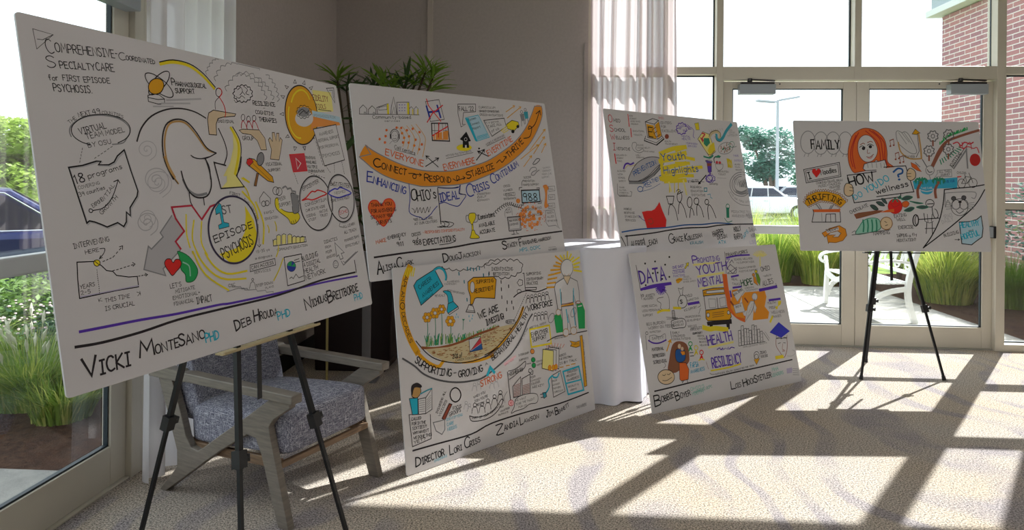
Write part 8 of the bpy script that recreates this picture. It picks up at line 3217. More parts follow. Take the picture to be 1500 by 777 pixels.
def ribbon(g, P, w, z, mi, closed=False):
    P = [p for i, p in enumerate(P) if i == 0 or hypot(p[0]-P[i-1][0], p[1]-P[i-1][1]) > 1e-5]
    n = len(P)
    if n < 2: return
    h = w/2
    if closed and n > 2: P = P+[P[0]]; n += 1
    else:
        for a, b in ((0, 1), (-1, -2)):
            dx, dy = P[a][0]-P[b][0], P[a][1]-P[b][1]; L = hypot(dx, dy)
            P[a] = (P[a][0]+dx/L*h*.6, P[a][1]+dy/L*h*.6)
    k = len(g.v)
    for i in range(n):
        if closed: a, b = P[(i-1) if i > 0 else n-2], P[(i+1) if i < n-1 else 1]
        else: a, b = P[max(i-1, 0)], P[min(i+1, n-1)]
        p = P[i]
        d1 = (p[0]-a[0], p[1]-a[1]); d2 = (b[0]-p[0], b[1]-p[1])
        l1 = hypot(*d1) or 1; l2 = hypot(*d2) or 1
        if d1 == (0, 0) or l1 < 1e-9: d1 = d2; l1 = l2
        if d2 == (0, 0): d2 = d1; l2 = l1
        t = (d1[0]/l1+d2[0]/l2, d1[1]/l1+d2[1]/l2); lt = hypot(*t)
        if lt < .2: t = (d2[0]/l2, d2[1]/l2); lt = 1
        t = (t[0]/lt, t[1]/lt); c = max(.55, abs(t[0]*d2[0]/l2+t[1]*d2[1]/l2))
        nx, ny = -t[1]*h/c, t[0]*h/c
        g.v += [(p[0]+nx, p[1]+ny, z), (p[0]-nx, p[1]-ny, z)]
    for i in range(n-1):
        g.f.append((k+2*i+1, k+2*i+3, k+2*i+2, k+2*i)); g.i.append(mi)

def draw(letter, board):
    R = random.Random(ord(letter)); names = []; gs = dict(T=G(), L=G(), F=G()); idx = 0
    mats = list(INKM)
    for row in DRAWING[letter].strip().split('\n'):
        q = row.split('|'); idx += 1; z = .0003+idx*2.2e-6
        if q[0] == 'T':
            _, txt, c, h, w, co = q; mi = mats.index(c); h = float(h)/1000; w = float(w)/1000
            x0, y0, x1, y1 = [float(v)/1000 for v in co.split()]
            w = min(w, h*.16)
            sp = 1.9; tot = sum((3.6 if ch == ' ' else GL[ch][0]+sp) for ch in txt)-sp
            L = hypot(x1-x0, y1-y0); ux, uy = (x1-x0)/L, (y1-y0)/L; sx = L/tot; x = 0
            for ch in txt:
                if ch == ' ': x += 3.6; continue
                gw, strokes = GL[ch]; jy = R.uniform(-.35, .35); sl = R.uniform(-.05, .05); ks = R.uniform(.94, 1.06)
                for st in strokes:
                    P = []
                    for (a, b) in st:
                        lx = (x+a+b*sl)*sx; ly = (b*ks+jy)/10*h
                        P.append((x0+lx*ux-ly*uy, y0+lx*uy+ly*ux))
                    if len(P) > 3 and h > .012: P = [(v[0], v[1]) for v in pts_smooth([(p[0], p[1], 0) for p in P], False, 2 if h < .03 else 3)] if ch not in 'MWEKN' else P
                    ribbon(gs['T'], P, w, z, mi)
                x += gw+sp
        else:
            mode = int(q[1]); mi = mats.index(q[2]); cs = [float(v)/1000 for v in q[-1].split()]; P = list(zip(cs[::2], cs[1::2]))
            if q[0] == 'L':
                cl = mode >= 2; w = float(q[3])/1000
                if mode % 2 and len(P) > 2: P = [(v[0], v[1]) for v in pts_smooth([(a, b, 0) for a, b in P], cl, 4)]
                ribbon(gs['L'], P, w, z, mi, cl)
            else:
                if mode and len(P) < 40: P = [(v[0], v[1]) for v in pts_smooth([(a, b, 0) for a, b in P], True, 3)]
                ar = sum(P[i][0]*P[(i+1) % len(P)][1]-P[(i+1) % len(P)][0]*P[i][1] for i in range(len(P)))
                if ar < 0: P = P[::-1]
                from mathutils.geometry import tessellate_polygon
                tr = tessellate_polygon([[Vector((a, b, 0)) for a, b in P]])
                k = len(gs['F'].v); gs['F'].v += [(a, b, z) for a, b in P]
                for t in tr: gs['F'].f.append(tuple(k+j for j in t)); gs['F'].i.append(mi)
    for key, nm in (('T', 'lettering'), ('L', 'line_drawing'), ('F', 'colour_fill')):
        if gs[key].f:
            used = sorted(set(gs[key].i)); gs[key].i = [used.index(a) for a in gs[key].i]
            obj(nm, gs[key], [INKM[mats[a]] for a in used], board, fix=False)['kind'] = 'stuff'

BW, BH = 1.524, 1.0639
BOARDS = {}
def board(letter, bl, yaw, lean, roll, label):
    u = Vector((cos(yaw)*cos(roll), sin(yaw)*cos(roll), sin(roll))); n0 = Vector((-sin(yaw), cos(yaw), 0))
    v = Vector((0, 0, 1))*cos(lean)+n0*sin(lean); v = (v-u*u.dot(v)).normalized(); w = u.cross(v)
    T = Matrix(((u.x, v.x, w.x, bl[0]), (u.y, v.y, w.y, bl[1]), (u.z, v.z, w.z, bl[2]), (0, 0, 0, 1)))
    t = thing('display_board', label, 'poster board', group='illustrated display boards'); t.matrix_world = T
    out = []; r = .012
    for cx, cy, a0 in ((r, r, 180), (BW-r, r, 270), (BW-r, BH-r, 0), (r, BH-r, 90)):
        for k in range(5): a = radians(a0+k*22.5); out.append((cx+r*cos(a), cy+r*sin(a)))
    g = G(); g.prism(out, .006, Matrix.Translation((0, 0, -.003)))
    for k in range(len(g.f)): g.i[k] = 0 if k < 2 else 1
    obj('panel', g, [M['board'], M['edge']], t)
    draw(letter, t); BOARDS[letter] = (Vector(bl), u, v, w, yaw, lean)
    return t
board('A', (-1.2838, 1.7425, .9321), 1.2878, .2001, 0, 'big white board nearest the camera, titled comprehensive coordinated specialty care, with a drawn grey head')
board('B', (-.9487, 3.4919, .9932), .8319, .1902, .0123, 'upper white board crossed by an orange ribbon reading connect, respond, stabilize, thrive')
board('C', (-.7461, 3.4814, .0026), .8337, .1394, 0, 'white board on the floor in the middle, with a yellow arc, watering cans and flowers')
board('D', (.4653, 4.8041, 1.007), .6747, .2031, -.0083, 'upper white board with youth highlights on yellow and a red state shape')
board('E', (.6474, 4.5553, -.0015), .6039, .2387, 0, 'white board on the floor with a yellow school bus and purple data lettering')
board('F', (1.9517, 5.612, .9868), .0667, .1568, .0011, 'white board on an easel before the entrance doors, with a drawn red-haired woman')

# ------------------------------------------------------------ easels
def easel(letter, label, apex_z, half, fwd=None, rear=None, mats=('black', 'blackpl'), strap=True, tray_mat='black', tray_half=.24, tray_off=0.0, group='display easels', along=.5):
    bl, u, v, w, yaw, lean = BOARDS[letter]; uh = Vector((cos(yaw), sin(yaw), 0)); n = Vector((sin(yaw), -cos(yaw), 0))
    mid = bl+u*BW*along; tl = math.tan(lean)
    at = lambda s, z, off=.024: Vector((mid.x, mid.y, 0))+uh*s-n*((z-mid.z)*tl+off)+Vector((0, 0, z))
    base = Vector((mid.x, mid.y, 0)); t = thing('easel', label, 'easel', tuple(base), group=group)
    f = [at(-half, 0), at(half, 0)] if fwd is None else [Vector((mid.x, mid.y, 0))+uh*s+n*fwd for s in (-half, half)]; f = [p-base for p in f]
    ap = [at(-.03, apex_z)-base, at(.03, apex_z)-base]; rf = (Vector(rear) if rear else mid-n*.62)-base; rf.z = 0
    ra = at(0, apex_z, .06)-base
    def leg(top, foot):
        d = foot-top; c = [top+d*k for k in (0, .30, .64, 1.0)]; fr = n
        L = obj('leg', G().bar(c[0], c[1]+d*.03, .026, .022, fr), M[mats[0]], t, bevel=.003)
        obj('leg_tube', G().bar(c[1]-d*.02, c[2]+d*.02, .021, .017, fr), M[mats[0]], L); obj('leg_tube', G().bar(c[2]-d*.02, c[3]-d.normalized()*.02, .016, .013, fr), M[mats[0]], L)
        dn = d.normalized(); sx = dn.cross(fr).normalized()
        for k in (1, 2):
            p = c[k]
            obj('clamp', G().bar(p-dn*.03, p+dn*.028, .04, .034, fr).tube([p-sx*.018, p-sx*.04], .012, 8).bar(p-sx*.042-dn*.013, p-sx*.042+dn*.013, .012, .01, fr), M[mats[1]], L)
        obj('rubber_foot', G().tube([foot-dn*.035, foot-dn*.003], [.013, .016], 8), M['blackpl'], L)
    leg(ap[0], f[0]); leg(ap[1], f[1]); leg(ra, rf)
    obj('head', G().bar(at(-.055, apex_z, .065)-base, at(.055, apex_z, .065)-base, .05, .05, (0, 0, 1)), M[mats[1]], t, bevel=.006)
    zb = mid.z; tb = mid-Vector((0, 0, .012))-base; so = uh*tray_off
    obj('tray', G().bar(tb-uh*tray_half+so-w*.012, tb+uh*tray_half+so-w*.012, .035, .006, (0, 0, 1)).bar(tb-uh*tray_half+so+w*.010, tb+uh*tray_half+so+w*.010, .006, .008, (0, 0, 1)), M[tray_mat], t)
    if strap:
        sp = tb-w*.05; obj('strap', G().bar(sp+Vector((0, 0, .03)), sp+uh*.01-Vector((0, 0, .22)), .022, .004, tuple(n)), M['blackpl'], t)
    return t
def fl(x, y): return (x, y, 0)
easel('A', 'black telescopic easel carrying the big board nearest the camera', 1.55, .313, rear=(-1.66, 2.642, 0), tray_mat='tray', tray_half=.27, tray_off=.03, along=.523)
easel('F', 'black telescopic easel standing before the entrance doors', 1.5, .325, rear=(2.66, 6.06, 0), along=.49, tray_half=.24)
easel('B', 'black easel hidden behind the upper board with the orange ribbon', 1.6, .27, fwd=.04, strap=False)
easel('D', 'black easel hidden behind the upper board with youth highlights', 1.6, .27, fwd=.10, strap=False)

# ------------------------------------------------------------ armchair
ch = thing('armchair', 'grey tweed armchair with weathered wooden arms, standing behind the nearest easel', 'chair', (-1.9113, 3.2652, 0), math.atan2(-.408, .913))
def K_side():
    out = [(0, 0), (.045, 0), (.42, .262), (.60, .372), (.655, .365), (.69, .30), (.795, 0), (.86, 0), (.745, .385), (.735, .43), (.765, .468), (.86, .53), (.86, .553), (.74, .553), (.60, .455), (.42, .335), (.315, .262), (.275, .238), (.225, .245), (.19, .29), (.150, .40), (.085, .545), (-.015, .545), (.06, .375), (.125, .215), (.128, .135), (.075, .075)]
    return out
RX = Matrix.Rotation(pi/2, 4, 'X')
def chair_side(y):
    s = obj('side_frame', G().prism(K_side(), .036, Matrix.Translation((0, y, 0)) @ RX), M['chair_wood'], ch, bevel=.004)
    a = obj('armrest', G().prism([(-.075, .546), (.14, .546), (.20, .553), (.885, .550), (.885, .590), (.20, .596), (.15, .590), (.14, .600), (-.07, .600)], .062, Matrix.Translation((0, y, 0)) @ RX), M['chair_wood'], ch, bevel=.005)
chair_side(.0); chair_side(.61)
obj('seat_rail', G().bar((.775, .015, .258), (.775, .595, .258), .022, .028, (0, 0, 1)).bar((.16, .02, .235), (.16, .59, .235), .022, .05).bar((.15, .028, .232), (.77, .028, .258), .02, .045).bar((.15, .582, .232), (.77, .582, .258), .02, .045), M['rail_wood'], ch, bevel=.003)
def cushion(name, T, lx, ly, lz, crown=.02, r=.035):
    g = G(); nx, ny = 12, 12; bm = bmesh.new()
    bmesh.ops.create_cube(bm, size=1)
    bmesh.ops.subdivide_edges(bm, edges=bm.edges, cuts=7, use_grid_fill=True)
    for v in bm.verts:
        x, y, z = v.co
        dome = (1-(2*x)**4)*(1-(2*y)**4)
        px, py, pz = x*lx, y*ly, z*lz
        ex = max(0, abs(px)-(lx/2-r)); ey = max(0, abs(py)-(ly/2-r)); ez = max(0, abs(pz)-(lz/2-r)); L = math.sqrt(ex*ex+ey*ey+ez*ez)
        if L > r:
            k = r/L; px = math.copysign(lx/2-r+ex*k, px) if ex else px; py = math.copysign(ly/2-r+ey*k, py) if ey else py; pz = math.copysign(lz/2-r+ez*k, pz) if ez else pz
        pz += math.copysign(crown*dome, pz) if z > 0 else 0
        v.co = (px, py, pz)
    bm.transform(T); me = bpy.data.meshes.new(name); bm.to_mesh(me); bm.free(); me.materials.append(M['tweed'])
    me.polygons.foreach_set('use_smooth', [True]*len(me.polygons))
    o = bpy.data.objects.new(name, me); COL.objects.link(o); o.parent = ch
    sd = o.modifiers.new('soft', 'SUBSURF'); sd.levels = 1; sd.render_levels = 1
    return o
cushion('seat_cushion', Matrix.Translation((.475, .305, .362)) @ Matrix.Rotation(radians(-4.0), 4, 'Y'), .655, .565, .195, .022, .03)
cushion('backrest_cushion', Matrix.Translation((.10, .305, .63)) @ Matrix.Rotation(radians(-14), 4, 'Y'), .15, .555, .60, .0, .04)
obj('piping', G().tube([(.765, .05, .308), (.765, .56, .308)], .004, 6).tube([(.76, .05, .452), (.76, .56, .452)], .004, 6), M['tweed'], ch)

# ------------------------------------------------------------ cocktail table with its cloth
TX, TY = .30, 5.12
tb = thing('cocktail_table', 'tall round cocktail table hidden under a white cloth between the two board pairs', 'table', (TX, TY, 0))
obj('tabletop', G().lathe([(0, 1.045), (.37, 1.045), (.375, 1.055), (.37, 1.066), (0, 1.066)], 40), M['rail_wood'], tb)
obj('pedestal', G().tube([(0, 0, .03), (0, 0, 1.045)], .035, 12), M['black'], tb); obj('base', G().lathe([(0, .002), (.26, .002), (.26, .015), (.05, .04), (0, .045)], 32), M['black'], tb)
g = G(); seg = 180; prof = [(0, 1.0715), (.2, 1.0715), (.34, 1.0715), (.378, 1.070), (.386, 1.062), (.387, 1.04), (.386, 1.0), (.385, .9), (.388, .75), (.392, .6), (.397, .45), (.402, .3), (.408, .15), (.415, .06), (.42, .006)]
R = random.Random(4); fold = [(R.choice((7, 10, 13, 16, 19, 23)), R.uniform(0, 6.28), R.uniform(.4, 1)) for _ in range(6)]
vs = []
for i, (r, z) in enumerate(prof):
    dz = max(0, 1.03-z)
    for a in range(seg):
        t = 2*pi*a/seg; f = sum(A*sin(k*t+p+dz*.5) for k, p, A in fold)/3
        rr = r+(.25*min(1, dz*8)+dz)*.065*f if r > .3 else r
        vs.append((rr*cos(t), rr*sin(t), max(.004, z+(.008*sin(5*t) if i == len(prof)-1 else 0))))
fs = [(i*seg+a, i*seg+(a+1) % seg, (i+1)*seg+(a+1) % seg, (i+1)*seg+a) for i in range(len(prof)-1) for a in range(seg)]
g.add(vs, fs); c = obj('tablecloth', g, M['cloth'], smooth=True, fix=False); c.location = (TX, TY, 0); tag(c, 'white floor-length cloth draped over the tall round table', 'tablecloth')

# ------------------------------------------------------------ potted palm
PX, PY = -1.60, 5.62
pl = thing('potted_palm', 'leafy artificial palm in a dark planter, rising behind the upper ribbon board', 'plant', (PX, PY, 0))
obj('planter', G().prism([(-.30, 0), (.27, 0), (.31, .10), (.33, .84), (-.33, .84)], .5, RX), M['planter'], pl, bevel=.012)
obj('soil', G().box(-.30, .30, -.22, .22, .842, .850), M['soil'], pl)
R = random.Random(21)
lm = []
for mt in ('palm1', 'palm2'):
    for wv in (.020, .027):
        g = G(); Lf = .19; n = 4
        for k in range(n):
            a, b = k/n, (k+1)/n; wa, wb = wv*sin(pi*min(1, a*.9+.1))**.8, wv*sin(pi*min(.999, b*.9+.1))**.8; za, zb = -.06*a*a, -.06*b*b
            if k == n-1: wb = .0006
            g.face([(Lf*a, -wa/2, za+.003), (Lf*b, -wb/2, zb+.003), (Lf*b, 0, zb), (Lf*a, 0, za)]); g.face([(Lf*a, 0, za), (Lf*b, 0, zb), (Lf*b, wb/2, zb+.003), (Lf*a, wa/2, za+.003)])
        me = bpy.data.meshes.new('leaf'); me.from_pydata(g.v, [], g.f); me.materials.append(M[mt]); lm.append(me)
def leafobj(p, d, scale, kind):
    d = Vector(d).normalized(); q = d.to_track_quat('X', 'Z').to_matrix().to_4x4()
    o = bpy.data.objects.new('leaf', lm[kind*2+R.randint(0, 1)]); COL.objects.link(o); o.parent = pl
    o.matrix_local = Matrix.Translation(Vector(p)-Vector((PX, PY, 0))) @ q @ Matrix.Rotation(R.uniform(-.8, .8), 4, 'X') @ Matrix.Diagonal((scale, scale, scale, 1))
tips = [(-1.78, 5.5, 2.36, 1), (-1.72, 5.55, 2.29, 0), (-1.60, 5.5, 2.27, 0), (-1.48, 5.5, 2.30, 0), (-1.38, 5.45, 2.35, 1), (-1.32, 5.5, 2.29, 1), (-1.20, 5.45, 2.33, 0), (-1.12, 5.5, 2.36, 1), (-1.04, 5.45, 2.40, 1), (-.97, 5.45, 2.37, 1), (-1.00, 5.5, 2.27, 1), (-1.22, 5.5, 2.24, 0)]
cnt = 0
for k, (x, y, z, kd) in enumerate(tips):
    s0 = Vector((PX+R.uniform(-.14, .14), PY+R.uniform(-.08, .08), .85)); e = Vector((x, y, z)); mdl = s0.lerp(e, .55)+Vector((R.uniform(-.05, .05), 0, .12))
    path = pts_smooth([s0, mdl, e], False, 5)
    obj('stem', G().tube([p-Vector((PX, PY, 0)) for p in path], [.010]*(len(path)-1)+[.004], 6), M['cane'], pl)
    d0 = (path[-1]-path[-2]).normalized()
    for j in range(15 if kd else 11):
        a = j*2.4+R.random(); sp = R.uniform(.5, 1.25); dv = d0*.7+Vector((cos(a)*sp, sin(a)*sp*.7, R.uniform(-.25, .75))); leafobj(e-d0*R.uniform(0, .09), dv, R.uniform(.85, 1.2), 0 if kd else 1); cnt += 1
for k in range(120):       # foliage down the canes
    z = R.uniform(.95, 2.3); x = PX+R.gauss(.02, .17)+(z-1)*.10; y = PY+R.gauss(-.02, .12); a = R.uniform(0, 6.28)
    if y > 6.2: continue
    leafobj((x, y, z), (cos(a), sin(a)*.8, R.uniform(-.6, .3)), R.uniform(1.1, 1.6), 1); cnt += 1

po = thing('metal_post', 'slim grey square post standing before the dark planter', 'post', (-1.42, 5.14, 0))
obj('shaft', G().box(-.03, .03, -.02, .02, .012, .98), M['post'], po, bevel=.003); obj('base_plate', G().box(-.09, .09, -.07, .07, 0, .012), M['post'], po)
po = thing('brass_rod', 'thin pale brass rod standing upright left of the grey post', 'post', (-1.62, 4.83, 0))
obj('shaft', G().tube([(0, 0, .01), (0, 0, .92)], .009, 10), M['brass'], po); obj('base_plate', G().lathe([(0, 0), (.06, 0), (.06, .01), (0, .012)], 20), M['brass'], po)

# ------------------------------------------------------------ outside: ground
gl = structempty('ground')
obj('lawn', G().box(-70, 70, -40, 60, -.35, -.20), M['lawn'], gl)
obj('mulch_bed', G().box(-5.7, XL-.3, 3.47, 9, -.19, -.05).box(4.7, 8.7, 6.9, 12.5, -.19, -.05).box(-2, 4.7, 10.6, 13.5, -.19, -.05).box(-9, XL-.3, -6, 1.6, -.19, -.05), M['mulch'], gl)
for k, (a, b) in enumerate(((-5.6, -4.0), (-4.0, XL-.12))): obj('path_slab', G().box(a+.006, b-.006, 1.6, 3.46, -.18, -.02), M['concrete'], gl, bevel=.006)
for i in range(4):
    for j in range(3):
        obj('patio_slab', G().box(-1.0+i*1.42+.005, -1.0+(i+1)*1.42-.005, 6.86+j*1.25+.005, 6.86+(j+1)*1.25-.005, -.18, -.02), M['concrete'], gl, bevel=.006)
obj('car_park', G().box(-2, 30, 20, 42, -.20, -.10).box(-16, -5.7, 4.0, 12, -.20, -.07), M['asphalt'], gl)

bw = structempty('wall_wing', (9.0, 12, 0)); IV = Matrix.Translation((-9.0, -12, 0))
obj('brickwork', G().box(9.0, 12.0, 6.9, 16.7, -.2, 5.45, 0, IV), M['brick'], bw)
obj('fascia', G().box(8.72, 12.2, 6.9, 16.9, 5.47, 5.62, 0, IV).box(8.80, 12.2, 6.9, 16.8, 5.62, 6.0, 1, IV), [M['fascia'], M['fascia2']], bw, bevel=.01)  # white lower band, blue-grey upper band

# ------------------------------------------------------------ outside: plants
def blades(name, label, cat, x, y, h, r, n, mats, seed, parts=True, group='ornamental grasses outside', plume=0):
    R = random.Random(seed); t = thing(name, label, cat, (x, y, -.05), group=group)
    gs = [G() for _ in mats]
    for k in range(n):
        a = R.uniform(0, 2*pi); rr = r*.42*math.sqrt(R.random()); L = h*R.uniform(.65, 1.15); lean = R.uniform(.1, 1.0)*(r/h)*1.1; w = R.uniform(.004, .009)
        bx, by = rr*cos(a), rr*sin(a); b2 = a+R.uniform(-.6, .6); dx, dy = cos(b2), sin(b2); nx, ny = -dy*w, dx*w
        g = gs[0] if R.random() < .72 else gs[-1]; P = []
        for q in (0, .4, .75, 1.0):
            s = lean*L*q**1.8; z = L*q-.25*L*lean*q**3; P.append((bx+dx*s, by+dy*s, z, 1-q*.92))
        k0 = len(g.v)
        for (px, py, pz, ww) in P: g.v += [(px-nx*ww, py-ny*ww, pz), (px+nx*ww, py+ny*ww, pz)]
        for q in range(3): g.f.append((k0+2*q, k0+2*q+1, k0+2*q+3, k0+2*q+2)); g.i.append(0)
    for g, m_ in zip(gs, mats): o = obj('blades', g, m_, t, fix=False); o['kind'] = 'stuff'
    if plume:
        g = G()
        for k in range(plume):
            a = R.uniform(0, 2*pi); s = R.uniform(.2, .9)*r; p = Vector((cos(a)*s, sin(a)*s, h*R.uniform(.75, 1.12)))
            g.tube([(cos(a)*s*.3, sin(a)*s*.3, .1), p], .0018, 3); g.tube([p, p+Vector((cos(a)*.02, sin(a)*.02, .05)), p+Vector((cos(a)*.05, sin(a)*.05, .09))], [.004, .013, .003], 5)
        o = obj('seed_heads', g, M['plume'], t, fix=False); o['kind'] = 'stuff'
    return t
G1 = [M['grass_a'], M['grass_b']]
blades('grass_clump', 'tall feathery grass clump outside the left door, nearest the path edge', 'grass', -3.6, 4.55, .48, .52, 1700, G1, 1, plume=50)
blades('grass_clump', 'feathery grass clump outside the left door, left behind the nearest one', 'grass', -4.5, 4.7, .52, .58, 1500, G1, 2, plume=44)
blades('grass_clump', 'low grass tuft outside the left door, just below the big board corner', 'grass', -3.2, 4.3, .36, .40, 700, G1, 3)
for k, (x, y, h, lb) in enumerate(((2.9, 11.2, .95, 'just right of the lower bus board'), (3.55, 11.4, 1.0, 'second from the lower bus board'), (4.15, 11.1, .98, 'left of the white bench arm'), (4.75, 11.5, .95, 'behind the white bench arm'), (3.3, 12.1, 1.15, 'in the back row of the patio edge'), (4.3, 12.2, 1.15, 'in the back row behind the bench'), (2.2, 11.6, 1.0, 'hidden mostly by the upper youth board'))):
    blades('grass_clump', 'sunlit grass clump beyond the patio, '+lb, 'grass', x, y, h, .6, 1300, [M['grass_b'], M['grass_a']] if k % 2 == 0 else G1, 10+k)
blades('grass_clump', 'bright fanned grass clump outside the right door, right of the easel legs', 'grass', 5.25, 9.6, .86, .72, 2000, [M['grass_b'], M['grass_a']], 30)
blades('grass_clump', 'darker grass clump outside the right door, beside the bright one', 'grass', 5.9, 9.3, .7, .62, 1200, [M['grass_a'], M['grass_a']], 31)

def leaves(g, c, rad, n, size, R, shell=.55, flat=0):
    for _ in range(n):
        while True:
            x, y, z = R.uniform(-1, 1), R.uniform(-1, 1), R.uniform(-1, 1); q = x*x+y*y+z*z
            if shell*shell < q < 1: break
        p = (c[0]+x*rad[0], c[1]+y*rad[1], c[2]+z*rad[2]); a = R.uniform(0, 6.28); s = size*R.uniform(.6, 1.3)
        u = Vector((cos(a), sin(a), R.uniform(-.6, .6))).normalized(); w = u.cross(Vector((R.uniform(-1, 1), R.uniform(-1, 1), 1)).normalized())*.5
        k = len(g.v); g.v += [(p[0]-u.x*s, p[1]-u.y*s, p[2]-u.z*s), (p[0]+w.x*s, p[1]+w.y*s, p[2]+w.z*s), (p[0]+u.x*s, p[1]+u.y*s, p[2]+u.z*s), (p[0]-w.x*s, p[1]-w.y*s, p[2]-w.z*s)]
        g.f.append((k, k+1, k+2, k+3)); g.i.append(0)
def shrub(label, x, y, blobs, n, size, mat, seed, name='shrub', cat='shrub', trunk=None, group='shrubs outside'):
    R = random.Random(seed); t = thing(name, label, cat, (x, y, -.08), group=group); g = G()
    for (bx, by, bz, r, rz_) in blobs: leaves(g, (bx, by, bz), (r, r, rz_), n, size, R)
    o = obj('foliage', g, mat, t, fix=False); o['kind'] = 'stuff'
    g = G(); 
    tr = trunk or (.02, blobs[0][2])
    for (bx, by, bz, r, rz_) in blobs[:4]: g.tube([(0, 0, 0), (bx*.35, by*.35, bz*.5), (bx, by, bz)], [tr[0], tr[0]*.7, tr[0]*.25], 6)
    obj('trunk' if trunk else 'stem', g, M['bark'], t)
    return t
def blobs(R, n, w, h, r): return [(R.uniform(-w, w), R.uniform(-w, w)*.7, h*R.uniform(.35, .85), r*R.uniform(.8, 1.2), r*R.uniform(.7, 1.0)) for _ in range(n)]
RB = random.Random(77)
shrub('dark green shrub in the bed behind the feathery grasses, left of the big board', -4.35, 6.1, blobs(RB, 7, .5, .66, .30), 420, .034, M['shrub_b'], 41)
shrub('dark shrub in the bed just left of the big board edge', -3.6, 5.75, blobs(RB, 7, .45, .62, .28), 420, .032, M['shrub_a'], 42)
shrub('mid green shrub before the blue car', -5.1, 6.05, blobs(RB, 7, .5, .62, .30), 420, .034, M['shrub_b'], 43)
shrub('low dark groundcover shrub behind the feathery grass clumps', -4.9, 5.4, blobs(RB, 6, .45, .55, .28), 360, .03, M['shrub_a'], 44)
fb = shrub('low shrub dotted with pale blossoms above the feathery grass', -4.0, 5.2, blobs(RB, 6, .4, .5, .26), 300, .03, M['shrub_a'], 45)
g = G(); R = random.Random(8)
for k in range(130):
    x, y, z = R.uniform(-.5, .5), R.uniform(-.45, .35), R.uniform(.36, .62); s = R.uniform(.008, .016); g.lathe([(0, z), (s, z+s*.6), (s*.6, z+s*1.2), (0, z+s)], 5, 0, Matrix.Translation((x, y, 0)))
o = obj('blossoms', g, M['pinkfl'], fb, fix=False); o['kind'] = 'stuff'
shrub('tall blue-green shrub outside the right sidelight', 6.3, 8.6, blobs(RB, 10, .55, 1.75, .42), 420, .036, M['tree_b'], 46)
shrub('dark shrub behind the bright fanned grass clump', 5.8, 11.0, blobs(RB, 9, .7, 1.3, .42), 420, .036, M['shrub_a'], 47)
shrub('mid green shrub against the brick wing', 7.9, 10.6, blobs(RB, 9, .5, 1.9, .42), 420, .036, M['shrub_b'], 48)
shrub('young yellow-green tree whose crown shows above the red-haired woman board', 5.75, 11.9, [(RB.uniform(-.55, .55), RB.uniform(-.4, .4), RB.uniform(2.0, 2.6), .22, .17) for _ in range(10)], 130, .05, M['shrub_y'], 49, 'tree', 'tree', (.04, 2), 'trees outside')
def tree(label, x, y, h, r, n, size, mat, seed, nb=12):
    R = random.Random(seed); bl = [(R.gauss(0, r*.45), R.gauss(0, r*.35), h-r+R.uniform(-.75, .62)*r, r*R.uniform(.3, .5), r*R.uniform(.25, .42)) for _ in range(nb)]
    return shrub(label, x, y, bl, n, size, mat, seed, 'tree', 'tree', (h*.028, h), 'trees outside')
tree('blue-green round tree in the car park beside the lamp pole', 11.5, 37.5, 5.0, 1.75, 520, .12, M['tree_b'], 61, 14)
tree('farther tree in the car park, right of the lamp pole', 15.6, 43, 4.0, 1.9, 380, .13, M['tree_b'], 62)
tree('hedge-like tree far behind the car park on the left', 7.0, 49, 3.4, 2.4, 380, .14, M['tree_a'], 63)
tree('bright green tree behind the blue car', -15.6, 19.0, 3.5, 1.9, 900, .11, M['tree_a'], 64, 18)
tree('second bright tree behind the blue car, farther left', -20.5, 20.5, 3.6, 2.2, 700, .12, M['tree_a'], 65, 16)
tree('tall tree hidden largely by the big board, beyond the left door', -12.0, 24.0, 3.6, 2.0, 700, .12, M['shrub_b'], 66, 16)
st = thing('garden_stake', 'pale wooden stake standing among the shrubs outside the left door', 'stake', (-4.55, 6.9, -.06))
obj('shaft', G().box(-.04, .04, -.04, .04, 0, .72), M['tray'], st); obj('cap', G().box(-.045, .045, -.045, .045, .72, .74), M['tray'], st)

